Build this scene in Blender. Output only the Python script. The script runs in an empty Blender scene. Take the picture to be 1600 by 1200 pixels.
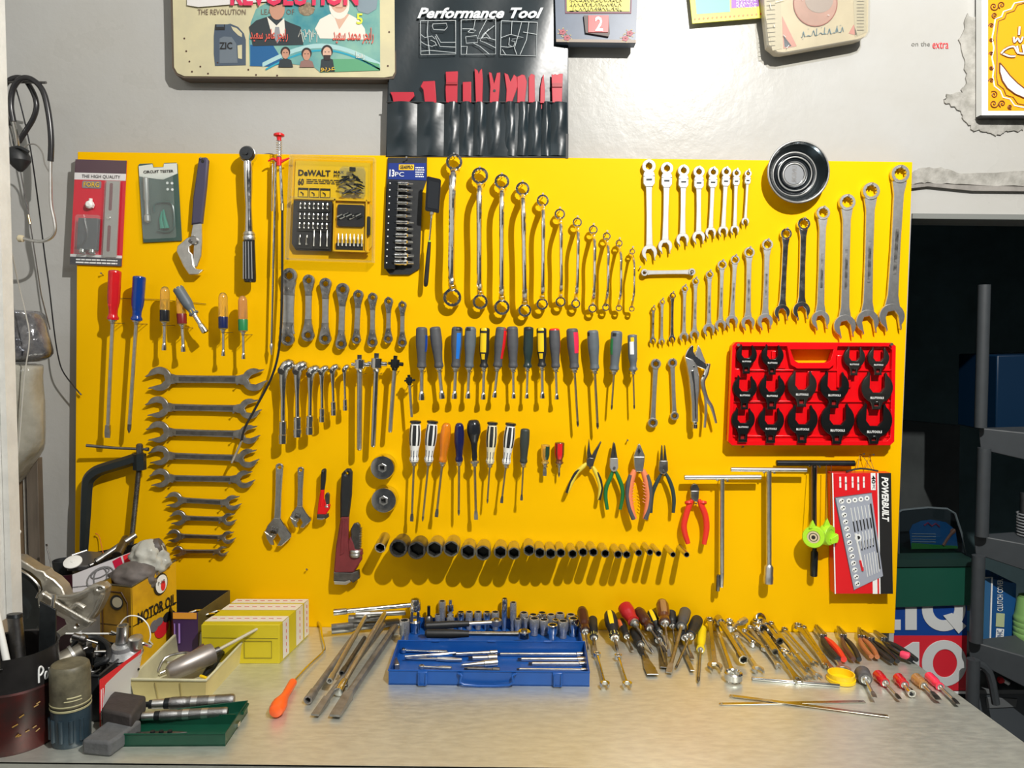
import bpy, bmesh, math, random
from mathutils import Vector as V, Matrix
R_=math.radians
random.seed(7)
SC=bpy.context.scene; COL=SC.collection
# ---------------------------------------------------------------- camera
F=1200.0; TBL=0.85; DIST=1.85; CAMZ=TBL+0.703
PITCH=R_(3.5); ROLL=R_(0.6)
cd=bpy.data.cameras.new('camera'); cam=bpy.data.objects.new('camera',cd); COL.objects.link(cam); SC.camera=cam
cd.sensor_width=36; cd.lens=36*F/1600; cd.clip_start=.02
CR=(Matrix.Rotation(math.pi/2-PITCH,4,'X')@Matrix.Rotation(ROLL,4,'Z'))
CP=V((0,-DIST,CAMZ)); cam.matrix_world=Matrix.Translation(CP)@CR
VIEW=(CR.to_3x3()@V((0,0,-1)))
# ---------------------------------------------------------------- light, world, exposure
SC.view_settings.view_transform='Standard'; SC.view_settings.look='None'
SC.view_settings.exposure=0.06; SC.view_settings.gamma=1.0
SC.view_settings.use_curve_mapping=False
w=bpy.data.worlds.new('world'); SC.world=w; w.use_nodes=True
w.node_tree.nodes['Background'].inputs[0].default_value=(.86,.93,1,1)
w.node_tree.nodes['Background'].inputs[1].default_value=.05
def lamp(name,kind,loc,power,col,**k):
    l=bpy.data.lights.new(name,kind); l.energy=power; l.color=col
    o=bpy.data.objects.new(name,l); COL.objects.link(o); o.location=loc
    for a,b in k.items(): setattr(l,a,b)
    return o
def ray(px,py):
    return CR.to_3x3()@V(((px-800)/F,-(py-600)/F,-1))
def P(px,py,Y=0.0):            # point of the plane y=Y seen at a pixel
    d=ray(px,py); return CP+d*((Y-CP.y)/d.y)
def T(px,py,h=0.0):            # point h above the bench top
    d=ray(px,py); return CP+d*((TBL+h-CP.z)/d.z)
def K(p): return (p-CP).dot(VIEW)/F     # metres per pixel there
_l=P(1290,-350,0.0)
lamp('bulb','POINT',(_l.x,-1.72,_l.z),232,(1,.965,.915),shadow_soft_size=.018)
a=lamp('tube','AREA',(-1.3,-2.4,2.75),7,(.92,.96,1),shape='RECTANGLE',size=1.2,size_y=.12); a.rotation_euler=(R_(38),0,0)  # added fill light, not a known lamp; lifts the dim left side
YB=-.036                                   # front of the board
# ---------------------------------------------------------------- materials
MT={}
def mat(name,col,rough=.5,metal=0,noise=0,ns=40,bump=0,bs=120,trans=0,coat=0,emit=0,col2=None,rn=0,alpha=None,stretch=None):
    if name in MT: return MT[name]
    m=bpy.data.materials.new(name); m.use_nodes=True; nt=m.node_tree; b=nt.nodes['Principled BSDF']
    I=b.inputs; I['Base Color'].default_value=(*col,1); I['Roughness'].default_value=rough; I['Metallic'].default_value=metal
    if trans: I['Transmission Weight'].default_value=trans
    if coat: I['Coat Weight'].default_value=coat; I['Coat Roughness'].default_value=.1
    if alpha is not None: I['Alpha'].default_value=alpha
    if emit: I['Emission Color'].default_value=(*col,1); I['Emission Strength'].default_value=emit
    if noise or bump or rn:
        tc=nt.nodes.new('ShaderNodeTexCoord'); mp=nt.nodes.new('ShaderNodeMapping')
        nt.links.new(tc.outputs['Object'],mp.inputs[0])
        if stretch: mp.inputs['Scale'].default_value=stretch
        def nz(scale,det=5):
            n=nt.nodes.new('ShaderNodeTexNoise'); n.inputs['Scale'].default_value=scale; n.inputs['Detail'].default_value=det
            n.inputs['Roughness'].default_value=.6
            nt.links.new(mp.outputs[0],n.inputs['Vector']); return n
        if noise or rn:
            n=nz(ns); r=nt.nodes.new('ShaderNodeValToRGB'); nt.links.new(n.outputs['Fac'],r.inputs[0])
            r.color_ramp.elements[0].position=.35; r.color_ramp.elements[1].position=.65
            c2=col2 or tuple(c*(1-noise) for c in col)
            r.color_ramp.elements[0].color=(*c2,1); r.color_ramp.elements[1].color=(*col,1)
            if noise: nt.links.new(r.outputs[0],I['Base Color'])
            if rn:
                mr=nt.nodes.new('ShaderNodeMapRange'); nt.links.new(n.outputs['Fac'],mr.inputs[0])
                mr.inputs[1].default_value=.3; mr.inputs[2].default_value=.7
                mr.inputs[3].default_value=max(.02,rough-rn); mr.inputs[4].default_value=rough+rn
                nt.links.new(mr.outputs[0],I['Roughness'])
        if bump:
            n=nz(bs,4); bp=nt.nodes.new('ShaderNodeBump'); bp.inputs['Strength'].default_value=bump; bp.inputs['Distance'].default_value=.004
            nt.links.new(n.outputs['Fac'],bp.inputs['Height']); nt.links.new(bp.outputs[0],I['Normal'])
    MT[name]=m; return m
def clear(name,col=(1,1,1),amt=.9,rough=.08):
    m=bpy.data.materials.new(name); m.use_nodes=True; nt=m.node_tree; nt.nodes.clear()
    o=nt.nodes.new('ShaderNodeOutputMaterial'); t=nt.nodes.new('ShaderNodeBsdfTransparent'); g=nt.nodes.new('ShaderNodeBsdfGlossy')
    g.inputs['Roughness'].default_value=rough; t.inputs[0].default_value=(*col,1)
    x=nt.nodes.new('ShaderNodeMixShader'); x.inputs[0].default_value=.05
    nt.links.new(t.outputs[0],x.inputs[1]); nt.links.new(g.outputs[0],x.inputs[2])
    if amt<.85:
        d=nt.nodes.new('ShaderNodeBsdfDiffuse'); d.inputs[0].default_value=(*col,1); y=nt.nodes.new('ShaderNodeMixShader'); y.inputs[0].default_value=(1-amt)*.2
        nt.links.new(x.outputs[0],y.inputs[1]); nt.links.new(d.outputs[0],y.inputs[2]); x=y
    nt.links.new(x.outputs[0],o.inputs[0]); MT[name]=m; return m
chrome=mat('polished chrome',(.78,.77,.74),.16,1,rn=.08,ns=60)
satin=mat('satin chrome',(.72,.72,.70),.36,1,noise=.15,ns=90)
steel=mat('worn steel',(.46,.45,.43),.36,1,noise=.3,ns=70,rn=.1)
dsteel=mat('dark oiled steel',(.24,.235,.23),.38,1,noise=.35,ns=60)
white_steel=mat('bright frosted steel',(.48,.48,.465),.5,.7,noise=.08,ns=90)
blackmet=mat('black phosphate steel',(.03,.035,.038),.35,.6,noise=.4,ns=50)
brass=mat('yellowed steel',(.6,.52,.33),.35,1,noise=.2)
black=mat('black rubber',(.018,.02,.022),.5,noise=.3,ns=60)
blackg=mat('glossy black plastic',(.015,.017,.02),.22)
grey=mat('charcoal grip rubber',(.085,.09,.10),.55,noise=.15,ns=80)
grey2=mat('slate grip rubber',(.12,.145,.165),.5,noise=.1)
navy=mat('navy plastic',(.012,.02,.09),.25)
navygrip=mat('purple navy grip',(.055,.05,.095),.5)
blue=mat('blue plastic',(.006,.06,.36),.3)
redp=mat('red plastic',(.72,.015,.02),.3)
redtool=mat('crimson pry tool plastic',(.42,.010,.028),.42)
redclear=mat('clear red acetate',(.8,.02,.03),.12,trans=.35,coat=.5)
blueclear=mat('clear blue acetate',(.006,.05,.3),.12,trans=.2,coat=.5)
amber=mat('clear amber acetate',(.95,.36,.02),.12,trans=.55,coat=.5)
yclear=mat('clear yellow acetate',(.9,.68,.18),.12,trans=.8,coat=.5)
brownclear=mat('smoky brown acetate',(.18,.06,.02),.15,trans=.3,coat=.5)
ambclear=mat('clear light amber acetate',(.75,.42,.16),.12,trans=.6,coat=.5)
white=mat('white plastic',(.82,.83,.8),.4)
cream=mat('cream plastic',(.78,.72,.5),.45)
yel=mat('yellow plastic',(.9,.6,.01),.35)
ypale=mat('pale yellow rubber',(.75,.66,.16),.5)
green=mat('green vinyl grip',(.015,.17,.045),.35)
greenc=mat('green collar plastic',(.02,.22,.07),.35)
orange=mat('orange rubber',(.9,.2,.06),.45)
redgrip=mat('red dipped grip',(.78,.035,.02),.38)
lime=mat('lime green plastic',(.42,.78,.03),.35)
ink=mat('black ink',(.015,.015,.015),.5)
inkw=mat('white ink',(.85,.87,.86),.5)
inkr=mat('red ink',(.75,.02,.03),.5)
inky=mat('yellow ink',(.9,.55,.01),.45)
pack=clear('clear blister plastic',(.95,.97,.97),.80)
film=clear('thin clear film',(.9,.93,.9),.7,.15)
bagm=mat('milky plastic bag',(.62,.62,.55),.25,trans=.15,noise=.35,ns=14,bump=.8,bs=22)
# ---------------------------------------------------------------- mesh builder
_FC={}
class MB:
    def __init__(s): s.v=[]; s.f=[]; s.c=[]
    def add(s,vs,fs):
        n=len(s.v); s.v+=[V(x) for x in vs]; s.f+=[tuple(i+n for i in f) for f in fs]; return s
    def box(s,x0,x1,y0,y1,z0,z1):
        return s.add([(x,y,z) for x in(x0,x1) for y in(y0,y1) for z in(z0,z1)],[(0,1,3,2),(4,6,7,5),(0,4,5,1),(2,3,7,6),(0,2,6,4),(1,5,7,3)])
    def hexa(s,a,b):                      # two matching quads
        return s.add(list(a)+list(b),[(3,2,1,0),(4,5,6,7)]+[(i,(i+1)%4,4+(i+1)%4,4+i) for i in range(4)])
    def prism(s,a,off):                   # polygon a extruded by vector off
        n=len(a); off=V(off); return s.add(list(a)+[V(p)+off for p in a],[tuple(range(n))[::-1],tuple(range(n,2*n))]+[(i,(i+1)%n,n+(i+1)%n,n+i) for i in range(n)])
    def lathe(s,prof,p0=(0,0,0),ax=(0,0,-1),n=20,caps=(1,1),a0=0,a1=360):
        p0=V(p0); ax=V(ax).normalized(); u=ax.orthogonal().normalized()
        if abs(ax.z)>.9: u=V((1,0,0))
        if abs(ax.z)<.5: u=V((0,0,1)).cross(ax).normalized()
        w=ax.cross(u); full=(a1-a0)>=360; m=n if full else n+1
        vs=[]
        for q in prof:
            t,r=q[0],q[1]; k=q[2] if len(q)>2 else 'c'
            for i in range(m):
                d=a0+(a1-a0)*i/n; rr=r
                if k=='h': rr=r/math.cos(R_((d+30)%60-30))*.93
                elif k=='s': rr=r/math.cos(R_((d+45)%90-45))*.8
                elif k=='d': rr=r*(1.0 if i%2 else .9)
                elif k=='f': rr=r*(1.0 if i%2 else .93)
                th=R_(d); vs.append(p0+ax*t+(u*math.cos(th)+w*math.sin(th))*rr)
        fs=[]
        for j in range(len(prof)-1):
            for i in range(n):
                i2=(i+1)%m if full else i+1
                fs.append((j*m+i,j*m+i2,(j+1)*m+i2,(j+1)*m+i))
        if full and caps[0] and prof[0][1]>0: fs.append(tuple(range(m))[::-1])
        if full and caps[1] and prof[-1][1]>0: fs.append(tuple(range((len(prof)-1)*m,len(prof)*m)))
        return s.add(vs,fs)
    def cyl(s,a,b,r,r2=None,n=14,k='c'):
        a=V(a);b=V(b); L=(b-a).length; return s.lathe([(0,r,k),(L,r if r2 is None else r2,k)],a,b-a,n)
    def tube(s,pts,r,n=8,smooth=0,sq=1.0,up=None):
        pts=[V(p) for p in pts]
        rs=list(r) if isinstance(r,(list,tuple)) else [r]*len(pts)
        if smooth:
            q=[];qr=[];N=len(pts)
            for i in range(N-1):
                p0,p1,p2,p3=pts[max(i-1,0)],pts[i],pts[i+1],pts[min(i+2,N-1)]
                for j in range(smooth):
                    t=j/smooth; q.append(.5*((2*p1)+(p2-p0)*t+(2*p0-5*p1+4*p2-p3)*t*t+(3*p1-p0-3*p2+p3)*t**3)); qr.append(rs[i]+(rs[i+1]-rs[i])*t)
            q.append(pts[-1]); qr.append(rs[-1]); pts,rs=q,qr
        N=len(pts); vs=[]; prev=None
        for i in range(N):
            d=(pts[min(i+1,N-1)]-pts[max(i-1,0)])
            d=d.normalized() if d.length>1e-9 else V((0,0,1))
            if prev is None: x=(V(up) if up else d.orthogonal()); 
            else: x=prev
            x=(x-d*x.dot(d)); x=x.normalized() if x.length>1e-6 else d.orthogonal().normalized(); prev=x; y=d.cross(x)
            for k in range(n):
                a=2*math.pi*k/n+(math.pi/n); vs.append(pts[i]+(x*math.cos(a)*sq+y*math.sin(a))*rs[i])
        fs=[(i*n+k,i*n+(k+1)%n,(i+1)*n+(k+1)%n,(i+1)*n+k) for i in range(N-1) for k in range(n)]
        fs+= [tuple(range(n))[::-1],tuple(range((N-1)*n,N*n))]
        return s.add(vs,fs)
    def flat(s,loops,th,bev=0,y=0,res=0):   # filled 2D shape with holes in local x,z, thickness along y (centre y)
        cu=bpy.data.curves.new('c','CURVE'); cu.dimensions='2D'; cu.fill_mode='BOTH'
        for pts in loops:
            sp=cu.splines.new('POLY'); sp.points.add(len(pts)-1)
            for a,b in zip(sp.points,pts): a.co=(b[0]*100,b[1]*100,0,1)
            sp.use_cyclic_u=True
        cu.extrude=max(.001,(th/2-bev)*100); cu.bevel_depth=bev*100; cu.offset=-bev*100; cu.bevel_resolution=res
        o=bpy.data.objects.new('c',cu); m=bpy.data.meshes.new_from_object(o)
        vs=[(p.co.x/100,y-p.co.z/100,p.co.y/100) for p in m.vertices]; fs=[tuple(p.vertices) for p in m.polygons]
        bpy.data.objects.remove(o); bpy.data.curves.remove(cu); bpy.data.meshes.remove(m)
        return s.add(vs,fs)
    def text(s,body,quad,th=.0006,bold=0,shear=0):   # text stretched over a world quad TL,TR,BR,BL
        cu=bpy.data.curves.new('t','FONT'); cu.body=body; cu.offset=bold; cu.shear=shear; cu.resolution_u=2
        o=bpy.data.objects.new('t',cu); m=bpy.data.meshes.new_from_object(o)
        if len(m.vertices):
            xs=[p.co.x for p in m.vertices]; ys=[p.co.y for p in m.vertices]; x0,x1,y0,y1=min(xs),max(xs),min(ys),max(ys)
            a,b,c,d=[V(q) for q in quad]; nn=(b-a).cross(d-a).normalized()*-1
            n=len(m.vertices); vs=[]
            for k in (1,0):
                for p in m.vertices:
                    u=(p.co.x-x0)/(x1-x0+1e-9); t=(y1-p.co.y)/(y1-y0+1e-9)
                    vs.append((a*(1-u)+b*u)*(1-t)+(d*(1-u)+c*u)*t+nn*th*k)
            s.add(vs[:n],[tuple(p.vertices) for p in m.polygons])
        bpy.data.objects.remove(o); bpy.data.curves.remove(cu); bpy.data.meshes.remove(m)
        return s
    def slab(s,px,Y,th):                   # pixel outline on plane y=Y, th metres deep behind it
        return s.prism([P(a,b,Y) for a,b in px],(0,th,0))
    def rect(s,x0,y0,x1,y1,Y,th=.001): return s.slab([(x0,y0),(x1,y0),(x1,y1),(x0,y1)],Y,th)
I4=Matrix.Identity(4)
def obj(name,mb,m,parent=None,M=None,label=None,world=False,ang=35,kind=None,bevel=0):
    me=bpy.data.meshes.new(name)
    vs=mb.v
    if world and parent is not None:
        r=parent
        while r.parent: r=r.parent
        inv=r['_M'] if False else WM[r.name].inverted(); vs=[inv@x for x in vs]
    elif world and M is not None:
        inv=M.inverted(); vs=[inv@x for x in vs]
    me.from_pydata([tuple(x) for x in vs],[],mb.f); bm=bmesh.new(); bm.from_mesh(me)
    bmesh.ops.remove_doubles(bm,verts=bm.verts,dist=1e-6); bmesh.ops.recalc_face_normals(bm,faces=bm.faces); bm.to_mesh(me); bm.free()
    me.materials.append(m)
    me.polygons.foreach_set('use_smooth',[True]*len(me.polygons)); me.set_sharp_from_angle(angle=R_(ang))
    o=bpy.data.objects.new(name,me); COL.objects.link(o)
    if parent is not None: o.parent=parent
    elif M is not None: o.matrix_world=M; 
    if parent is None: WM[o.name]=M.copy() if M is not None else I4.copy()
    if label: o['label']=label
    if kind: o['kind']=kind
    if bevel:
        b=o.modifiers.new('bevel','BEVEL'); b.width=bevel; b.segments=2; b.limit_method='ANGLE'; b.angle_limit=R_(40)
    return o
WM={}
def tag(o,label,cat,group=None):
    o['label']=label; o['category']=cat
    if group: o['group']=group
    return o
def thing(name,label,cat,M,group=None):
    o=bpy.data.objects.new(name,None); COL.objects.link(o); o.empty_display_size=.02
    if isinstance(M,V): M=Matrix.Translation(M)
    o.matrix_world=M; WM[o.name]=M.copy(); return tag(o,label,cat,group)
def single(name,mb,m,label,cat,M=None,group=None,world=True,**k):   # a thing that is one mesh
    if isinstance(M,V): M=Matrix.Translation(M)
    o=obj(name,mb,m,None,M,world=world and M is not None,**k); return tag(o,label,cat,group)
def frame(A,B,up=(0,-1,0)):
    z=(A-B).normalized(); u=V(up); y=-(u-z*u.dot(z)).normalized(); x=y.cross(z)
    m=Matrix((x,y,z)).transposed().to_4x4(); m.translation=A; return m
def hang(a,b,p):               # frame for a tool hanging p metres off the board, between two pixels
    A=P(*a,YB-p); B=P(*b,YB-p); return frame(A,B),(A-B).length,K(A)
def TB(px,py,h=0.0,ym=-.05):    # like T, but anything that would pass the board leans up against it instead
    q=T(px,py,h); return q if q.y<ym else P(px,py,ym)
def lie(a,b,h,h2=None,ym=-.05):        # frame for a tool lying on the bench, axis h above it
    A=TB(*a,h,ym); B=TB(*b,h if h2 is None else h2,ym); return frame(A,B,(0,0,1)),(A-B).length,(K(A)+K(B))/2
def circ(cx,cz,r,n=28,k='c',a0=0):
    o=[]
    for i in range(n):
        d=360*i/n+a0; rr=r
        if k=='h': rr=r/math.cos(R_((d+30)%60-30))*.93
        if k=='d': rr=r*(1 if i%2 else .88)
        o.append((cx+rr*math.cos(R_(d)),cz+rr*math.sin(R_(d))))
    return o
def jaw(cx,cz,R,ang,g=.5,deep=.42,tip=1.0,n=22):
    ca,sa=math.cos(R_(ang)),math.sin(R_(ang)); g*=R; pts=[(tip*1.05*R,g*.98),(0,g),(-deep*R,g*.5),(-deep*R,-g*.5),(0,-g),(tip*1.0*R,-g*.98),(tip*1.12*R,-g*1.18)]
    ph=40
    for i in range(n+1):
        a=R_(-ph-(360-2*ph)*i/n); pts.append((R*math.cos(a),R*math.sin(a)))
    pts.append((tip*1.2*R,g*1.2))
    return [(cx+x*ca-y*sa,cz+x*sa+y*ca) for x,y in pts]
ORD=['first','second','third','fourth','fifth','sixth','seventh','eighth','ninth','tenth','eleventh','twelfth','thirteenth','fourteenth','fifteenth','sixteenth','seventeenth','eighteenth','nineteenth','twentieth','twenty-first','twenty-second','twenty-third','twenty-fourth','twenty-fifth','twenty-sixth']
def nth(i,n,big='longest',small='shortest'):
    if i==0: return big
    if i==n-1: return small
    return ORD[i]+' '+big

class Pan:                 # a flat thing whose corners are read off the photo and set on a plane y=Y
    def __init__(s,TL,TR,BR,BL,Y): s.c=[P(*p,Y) for p in (TL,TR,BR,BL)]
    def p(s,u,v,off=0):
        a,b,c,d=s.c; q=(a*(1-u)+b*u)*(1-v)+(d*(1-u)+c*u)*v; q=q.copy(); q.y-=off; return q
    def r(s,u0,v0,u1,v1,off=0,th=.0008,mb=None): return (mb or MB()).prism([s.p(u0,v0,off),s.p(u1,v0,off),s.p(u1,v1,off),s.p(u0,v1,off)],(0,th,0))
    def poly(s,pts,off=0,th=.0008,mb=None): return (mb or MB()).prism([s.p(u,v,off) for u,v in pts],(0,th,0))
    def t(s,body,u0,v0,u1,v1,off=.001,mb=None,**k): return (mb or MB()).text(body,[s.p(u0,v0,off),s.p(u1,v0,off),s.p(u1,v1,off),s.p(u0,v1,off)],**k)
    def rnd(s,u0,v0,u1,v1,rad,off=0,th=.0008,mb=None,asp=1.0):
        pts=[]
        for cx,cy,a0 in ((u1-rad,v0+rad*asp,-90),(u1-rad,v1-rad*asp,0),(u0+rad,v1-rad*asp,90),(u0+rad,v0+rad*asp,180)):
            for k in range(6):
                an=R_(a0+k*18); pts.append((cx+rad*math.cos(an),cy+rad*asp*math.sin(an)))
        return s.poly(pts,off,th,mb)
def lines(pan,u0,v0,u1,v1,n,mb,off=.001,h=.4,seed=1):     # rows of tiny illegible print
    rr=random.Random(seed)
    for i in range(n):
        v=v0+(v1-v0)*(i+.3)/n; u=u0
        while u<u1-.02:
            e=min(u1,u+rr.uniform(.03,.09)*(u1-u0)/.4); pan.r(u,v,e,v+(v1-v0)*h/n,off,.0002,mb); u=e+.012
    return mb
# ================================================================= structure
wallm=mat('glossy white wall paint',(.435,.438,.425),.30,noise=.05,ns=3,bump=.32,bs=24,rn=.06,col2=(.415,.41,.385))
def struct(name,mb,m,M=None,**k):
    o=obj(name,mb,m,None,M,**k); o['kind']='structure'; return o
XO=P(1413,600,0).x; ZO=P(1430,334,0).z; XL=P(-40,600,0).x
struct('wall_back',MB().box(XL-.12,XO,0,.12,0,3.5),wallm)
struct('trim_1',MB().box(XO,3.2,0,.12,ZO,3.5),wallm)
struct('wall_left',MB().box(XL-.12,XL,-3.4,0,0,3.5),wallm)
struct('ceiling',MB().box(XL-.12,3.2,-3.4,.12,3.5,3.6),mat('dull grey ceiling',(.25,.25,.24),.6))
struct('floor',MB().box(XL-.12,3.2,-3.4,2.4,-.1,0),mat('dark concrete floor',(.12,.12,.115),.7,noise=.3,ns=6))
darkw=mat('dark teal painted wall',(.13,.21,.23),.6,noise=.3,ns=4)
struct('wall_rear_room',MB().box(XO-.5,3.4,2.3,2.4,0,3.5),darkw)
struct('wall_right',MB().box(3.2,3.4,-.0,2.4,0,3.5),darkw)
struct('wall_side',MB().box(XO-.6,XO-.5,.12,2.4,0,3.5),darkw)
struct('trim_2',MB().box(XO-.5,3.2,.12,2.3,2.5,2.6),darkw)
struct('trim_3',MB().box(XO,3.2,-.006,.10,ZO-.012,ZO),mat('dusty grey frame edge',(.18,.19,.18),.6))
# plaster band above the opening, rough grey cement
cem=mat('bare grey cement',(.40,.39,.36),.85,noise=.45,ns=30,bump=.9,bs=45,col2=(.24,.235,.21))
random.seed(3)
def ragged(pts,amp,steps=5):
    o=[]
    for i in range(len(pts)):
        a=pts[i];b=pts[(i+1)%len(pts)]
        for k in range(steps):
            t=k/steps; o.append((a[0]+(b[0]-a[0])*t+random.uniform(-amp,amp),a[1]+(b[1]-a[1])*t+random.uniform(-amp,amp)))
    return o
struct('trim_4',MB().slab(ragged([(1424,270),(1440,262),(1470,262),(1500,270),(1640,267),(1640,292),(1500,288),(1450,285),(1424,288)],1.3),-.004,.006),cem)
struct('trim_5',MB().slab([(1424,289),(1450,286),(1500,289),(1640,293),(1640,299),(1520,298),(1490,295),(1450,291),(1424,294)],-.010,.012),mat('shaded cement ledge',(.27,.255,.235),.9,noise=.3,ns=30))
struct('trim_6',MB().slab(ragged([(1512,22),(1540,30),(1540,180),(1600,186),(1600,204),(1572,206),(1560,212),(1545,208),(1520,202),(1505,186),(1498,170),(1476,158),(1478,148),(1500,146),(1512,128),(1506,92),(1500,62)],2.6,6),-.004,.006),cem)
nt=wallm.node_tree; bs_=nt.nodes['Principled BSDF']; bs_.inputs['Specular IOR Level'].default_value=.22; old=bs_.inputs['Base Color'].links[0].from_socket   # smudges of old dirt on the paint
n1=nt.nodes.new('ShaderNodeTexNoise'); n1.inputs['Scale'].default_value=5.5; n1.inputs['Detail'].default_value=9; n1.inputs['Roughness'].default_value=.75
nt.links.new(nt.nodes['Mapping'].outputs[0],n1.inputs['Vector']); r1=nt.nodes.new('ShaderNodeValToRGB'); nt.links.new(n1.outputs['Fac'],r1.inputs[0])
r1.color_ramp.elements[0].position=.62; r1.color_ramp.elements[0].color=(0,0,0,1); r1.color_ramp.elements[1].position=.76; r1.color_ramp.elements[1].color=(.45,.45,.45,1)
mx=nt.nodes.new('ShaderNodeMix'); mx.data_type='RGBA'; nt.links.new(r1.outputs[0],mx.inputs[0]); nt.links.new(old,mx.inputs[6]); mx.inputs[7].default_value=(.27,.25,.19,1)
nt.links.new(mx.outputs[2],bs_.inputs['Base Color'])
# ---------------------------------------------------------------- yellow board
bx=[(121,237),(1426,253),(1398,990),(116,962)]
A=[P(x,y,YB) for x,y in bx]; A[3]=P(116,985,YB); A[3].z=A[2].z=min(A[2].z,TBL+.002)
boardm=mat('yellow painted board',(.90,.50,.0005),.5,noise=.03,ns=2.2,bump=.05,bs=60); boardm.node_tree.nodes['Principled BSDF'].inputs['Specular IOR Level'].default_value=.06
BO=thing('tool_board','large bright yellow painted tool board leaning upright on the wall behind the bench','board',A[0]); 
obj('panel',MB().prism(A,(0,.016,0)),boardm,BO,world=True,bevel=.0015)
nailm=mat('nail steel',(.35,.33,.3),.4,1)
NN=[0]
def nail(px,py,out,r=.0011,drop=0):
    q=P(px,py,YB-out*.5); c=V((q.x,YB,q.z-drop)); m=MB().cyl(c,(c.x,YB-out,c.z+.004),r,n=8)
    m.cyl((c.x,YB-out,c.z+.004),(c.x,YB-out-.0012,c.z+.004),r*2,n=10)
    obj('nail',m,nailm,BO,world=True); NN[0]+=1
def loop(px,py,out,rad=.006):     # wire hook that carries a handle by its collar
    q=P(px,py,YB-out); x,z=q.x,q.z
    obj('wire_hook',MB().tube([(x-rad,YB,z),(x-rad,YB-out,z-.001),(x-rad*.6,YB-out-rad,z-.001),(x+rad*.6,YB-out-rad,z-.001),(x+rad,YB-out,z-.001),(x+rad,YB,z)],.0008,6),nailm,BO,world=True)
for x,y,in [(480,891),(160,430),(980,690),(1392,640),(1160,700),(1000,420),(1230,460),(1450,690)][:6]: nail(x,y,.010)
# ---------------------------------------------------------------- bench
tm=mat('galvanised bench sheet',(.76,.78,.70),.38,.72,noise=.16,ns=60,rn=.05,stretch=(.5,1.6,1))
a=T(-60,1192);a.x=min(a.x,XL);b=T(1600,1160);c=T(1428,1034);
# right edge runs along b-c ; extend to front line and to the wall
yf=T(160,1192).y; d=(b-c); fr=c+d*((yf-c.y)/d.y); bk=c+d*((-.001-c.y)/d.y)
pts=[V((XL+.002,YB-.002,TBL)),V((bk.x,YB-.002,TBL)),V((fr.x,yf,TBL)),V((XL+.002,yf,TBL))]
WB=thing('workbench','wide galvanised sheet metal workbench running below the yellow board','workbench',V((0,yf/2,0)))
obj('worktop',MB().prism(pts,(0,0,-.003)),tm,WB,world=True)
obj('front_lip',MB().prism([V((XL+.002,yf,TBL-.0005)),V((fr.x,yf,TBL-.0005)),V((fr.x,yf+.004,TBL-.0005)),V((XL+.002,yf+.004,TBL-.0005))],(0,0,-.04)),tm,WB,world=True)
wood=mat('brown bench timber',(.16,.10,.06),.7,noise=.4,ns=20)
obj('apron',MB().box(XL+.05,fr.x-.05,yf+.03,-.03,TBL-.07,TBL-.004),wood,WB,world=True)
for x,y in ((XL+.1,yf+.06),(fr.x-.15,yf+.06),(XL+.1,-.08),(bk.x-.1,-.08)):
    obj('leg',MB().box(x-.03,x+.03,y-.03,y+.03,0,TBL-.07),wood,WB,world=True)
# ================================================================= wrenches on the board
def ratio_shank(m,z0,z1,w,th,y=0,fl=1.5,bev=.0008,w2=None):
    w2=w2 or w; h=(z0-z1)
    m.flat([[(-w*fl/2,z0),(-w/2,z0-h*.10),(-w*.46,z0-h*.5),(-w2/2,z1+h*.10),(-w2*fl/2,z1),(w2*fl/2,z1),(w2/2,z1+h*.10),(w*.46,z0-h*.5),(w/2,z0-h*.10),(w*fl/2,z0)]],th,bev,y); return m
def offset_ring(i,n,a,b,Ra,Rb,w,lab):
    M,L,k=hang(a,b,.022); t=thing('offset_ring_wrench',lab,'wrench',M,'offset ring wrenches on the board')
    Ra*=k*1.13;Rb*=k*1.1;w*=k*1.12; th=max(.008,Ra*.85); yo=-.030-w*.8
    for nm,z,R in(('ring',0,Ra),('ring',-L,Rb)):
        obj(nm,MB().flat([circ(0,z,R),circ(0,z,R*.74,24,'d')],th,.0006,0),chrome,t)
    m=MB(); m.tube([(0,0,-Ra*.85),(0,-.004,-Ra*1.2),(0,yo,-Ra-.028),(0,yo,-L*.5),(0,yo,-L+Rb+.028),(0,-.004,-L+Rb*1.2),(0,0,-L+Rb*.85)],[w*.75,w*.62,w*.5,w*.48,w*.5,w*.62,w*.75],10,4,sq=1,up=(1,0,0)); obj('shank',m,chrome,t)
    m=MB(); m.box(-w*.2,w*.2,yo-w*.56,yo-w*.40,-L*.64,-L*.36); obj('size_mark',m,satin,t)
    nail(a[0],a[1]-Ra/k*.72,.03)
ow=[((710,254),(707,465),11.3,13,9.5),((750,275.5),(750.5,471.7),11.5,10.7,8),((784.3,284.4),(784.3,480.2),10.2,11,7.5),((816.5,295.7),(820,485),9.5,9.3,7.5),((847.9,314),(847,475.3),8.3,8.3,6.5),((874.5,335),(875.7,471.7),7.4,7.3,5.6),((901.8,347.7),(899.4,474.6),6.5,6.5,5.2),((926.7,359.3),(925.7,481.9),6.2,6.2,5),((947.7,369.5),(946.5,480.2),5.5,5.3,4.5),((967,380.3),(966.8,481.4),4.9,4.6,4),((987.6,393.2),(986.9,482.6),4,4,3.2)]
for i,a in enumerate(ow):
    lab='%s chrome offset double-ring wrench of eleven, %s'%(nth(i,11),['beside the inspection mirror','second from the left','third from the left','fourth from the left','fifth from the left','in the centre of the row','fifth from the right','fourth from the right','third from the right','second from the right','nearest the flex-head wrenches'][i])
    offset_ring(i,11,*a,lab)
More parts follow.
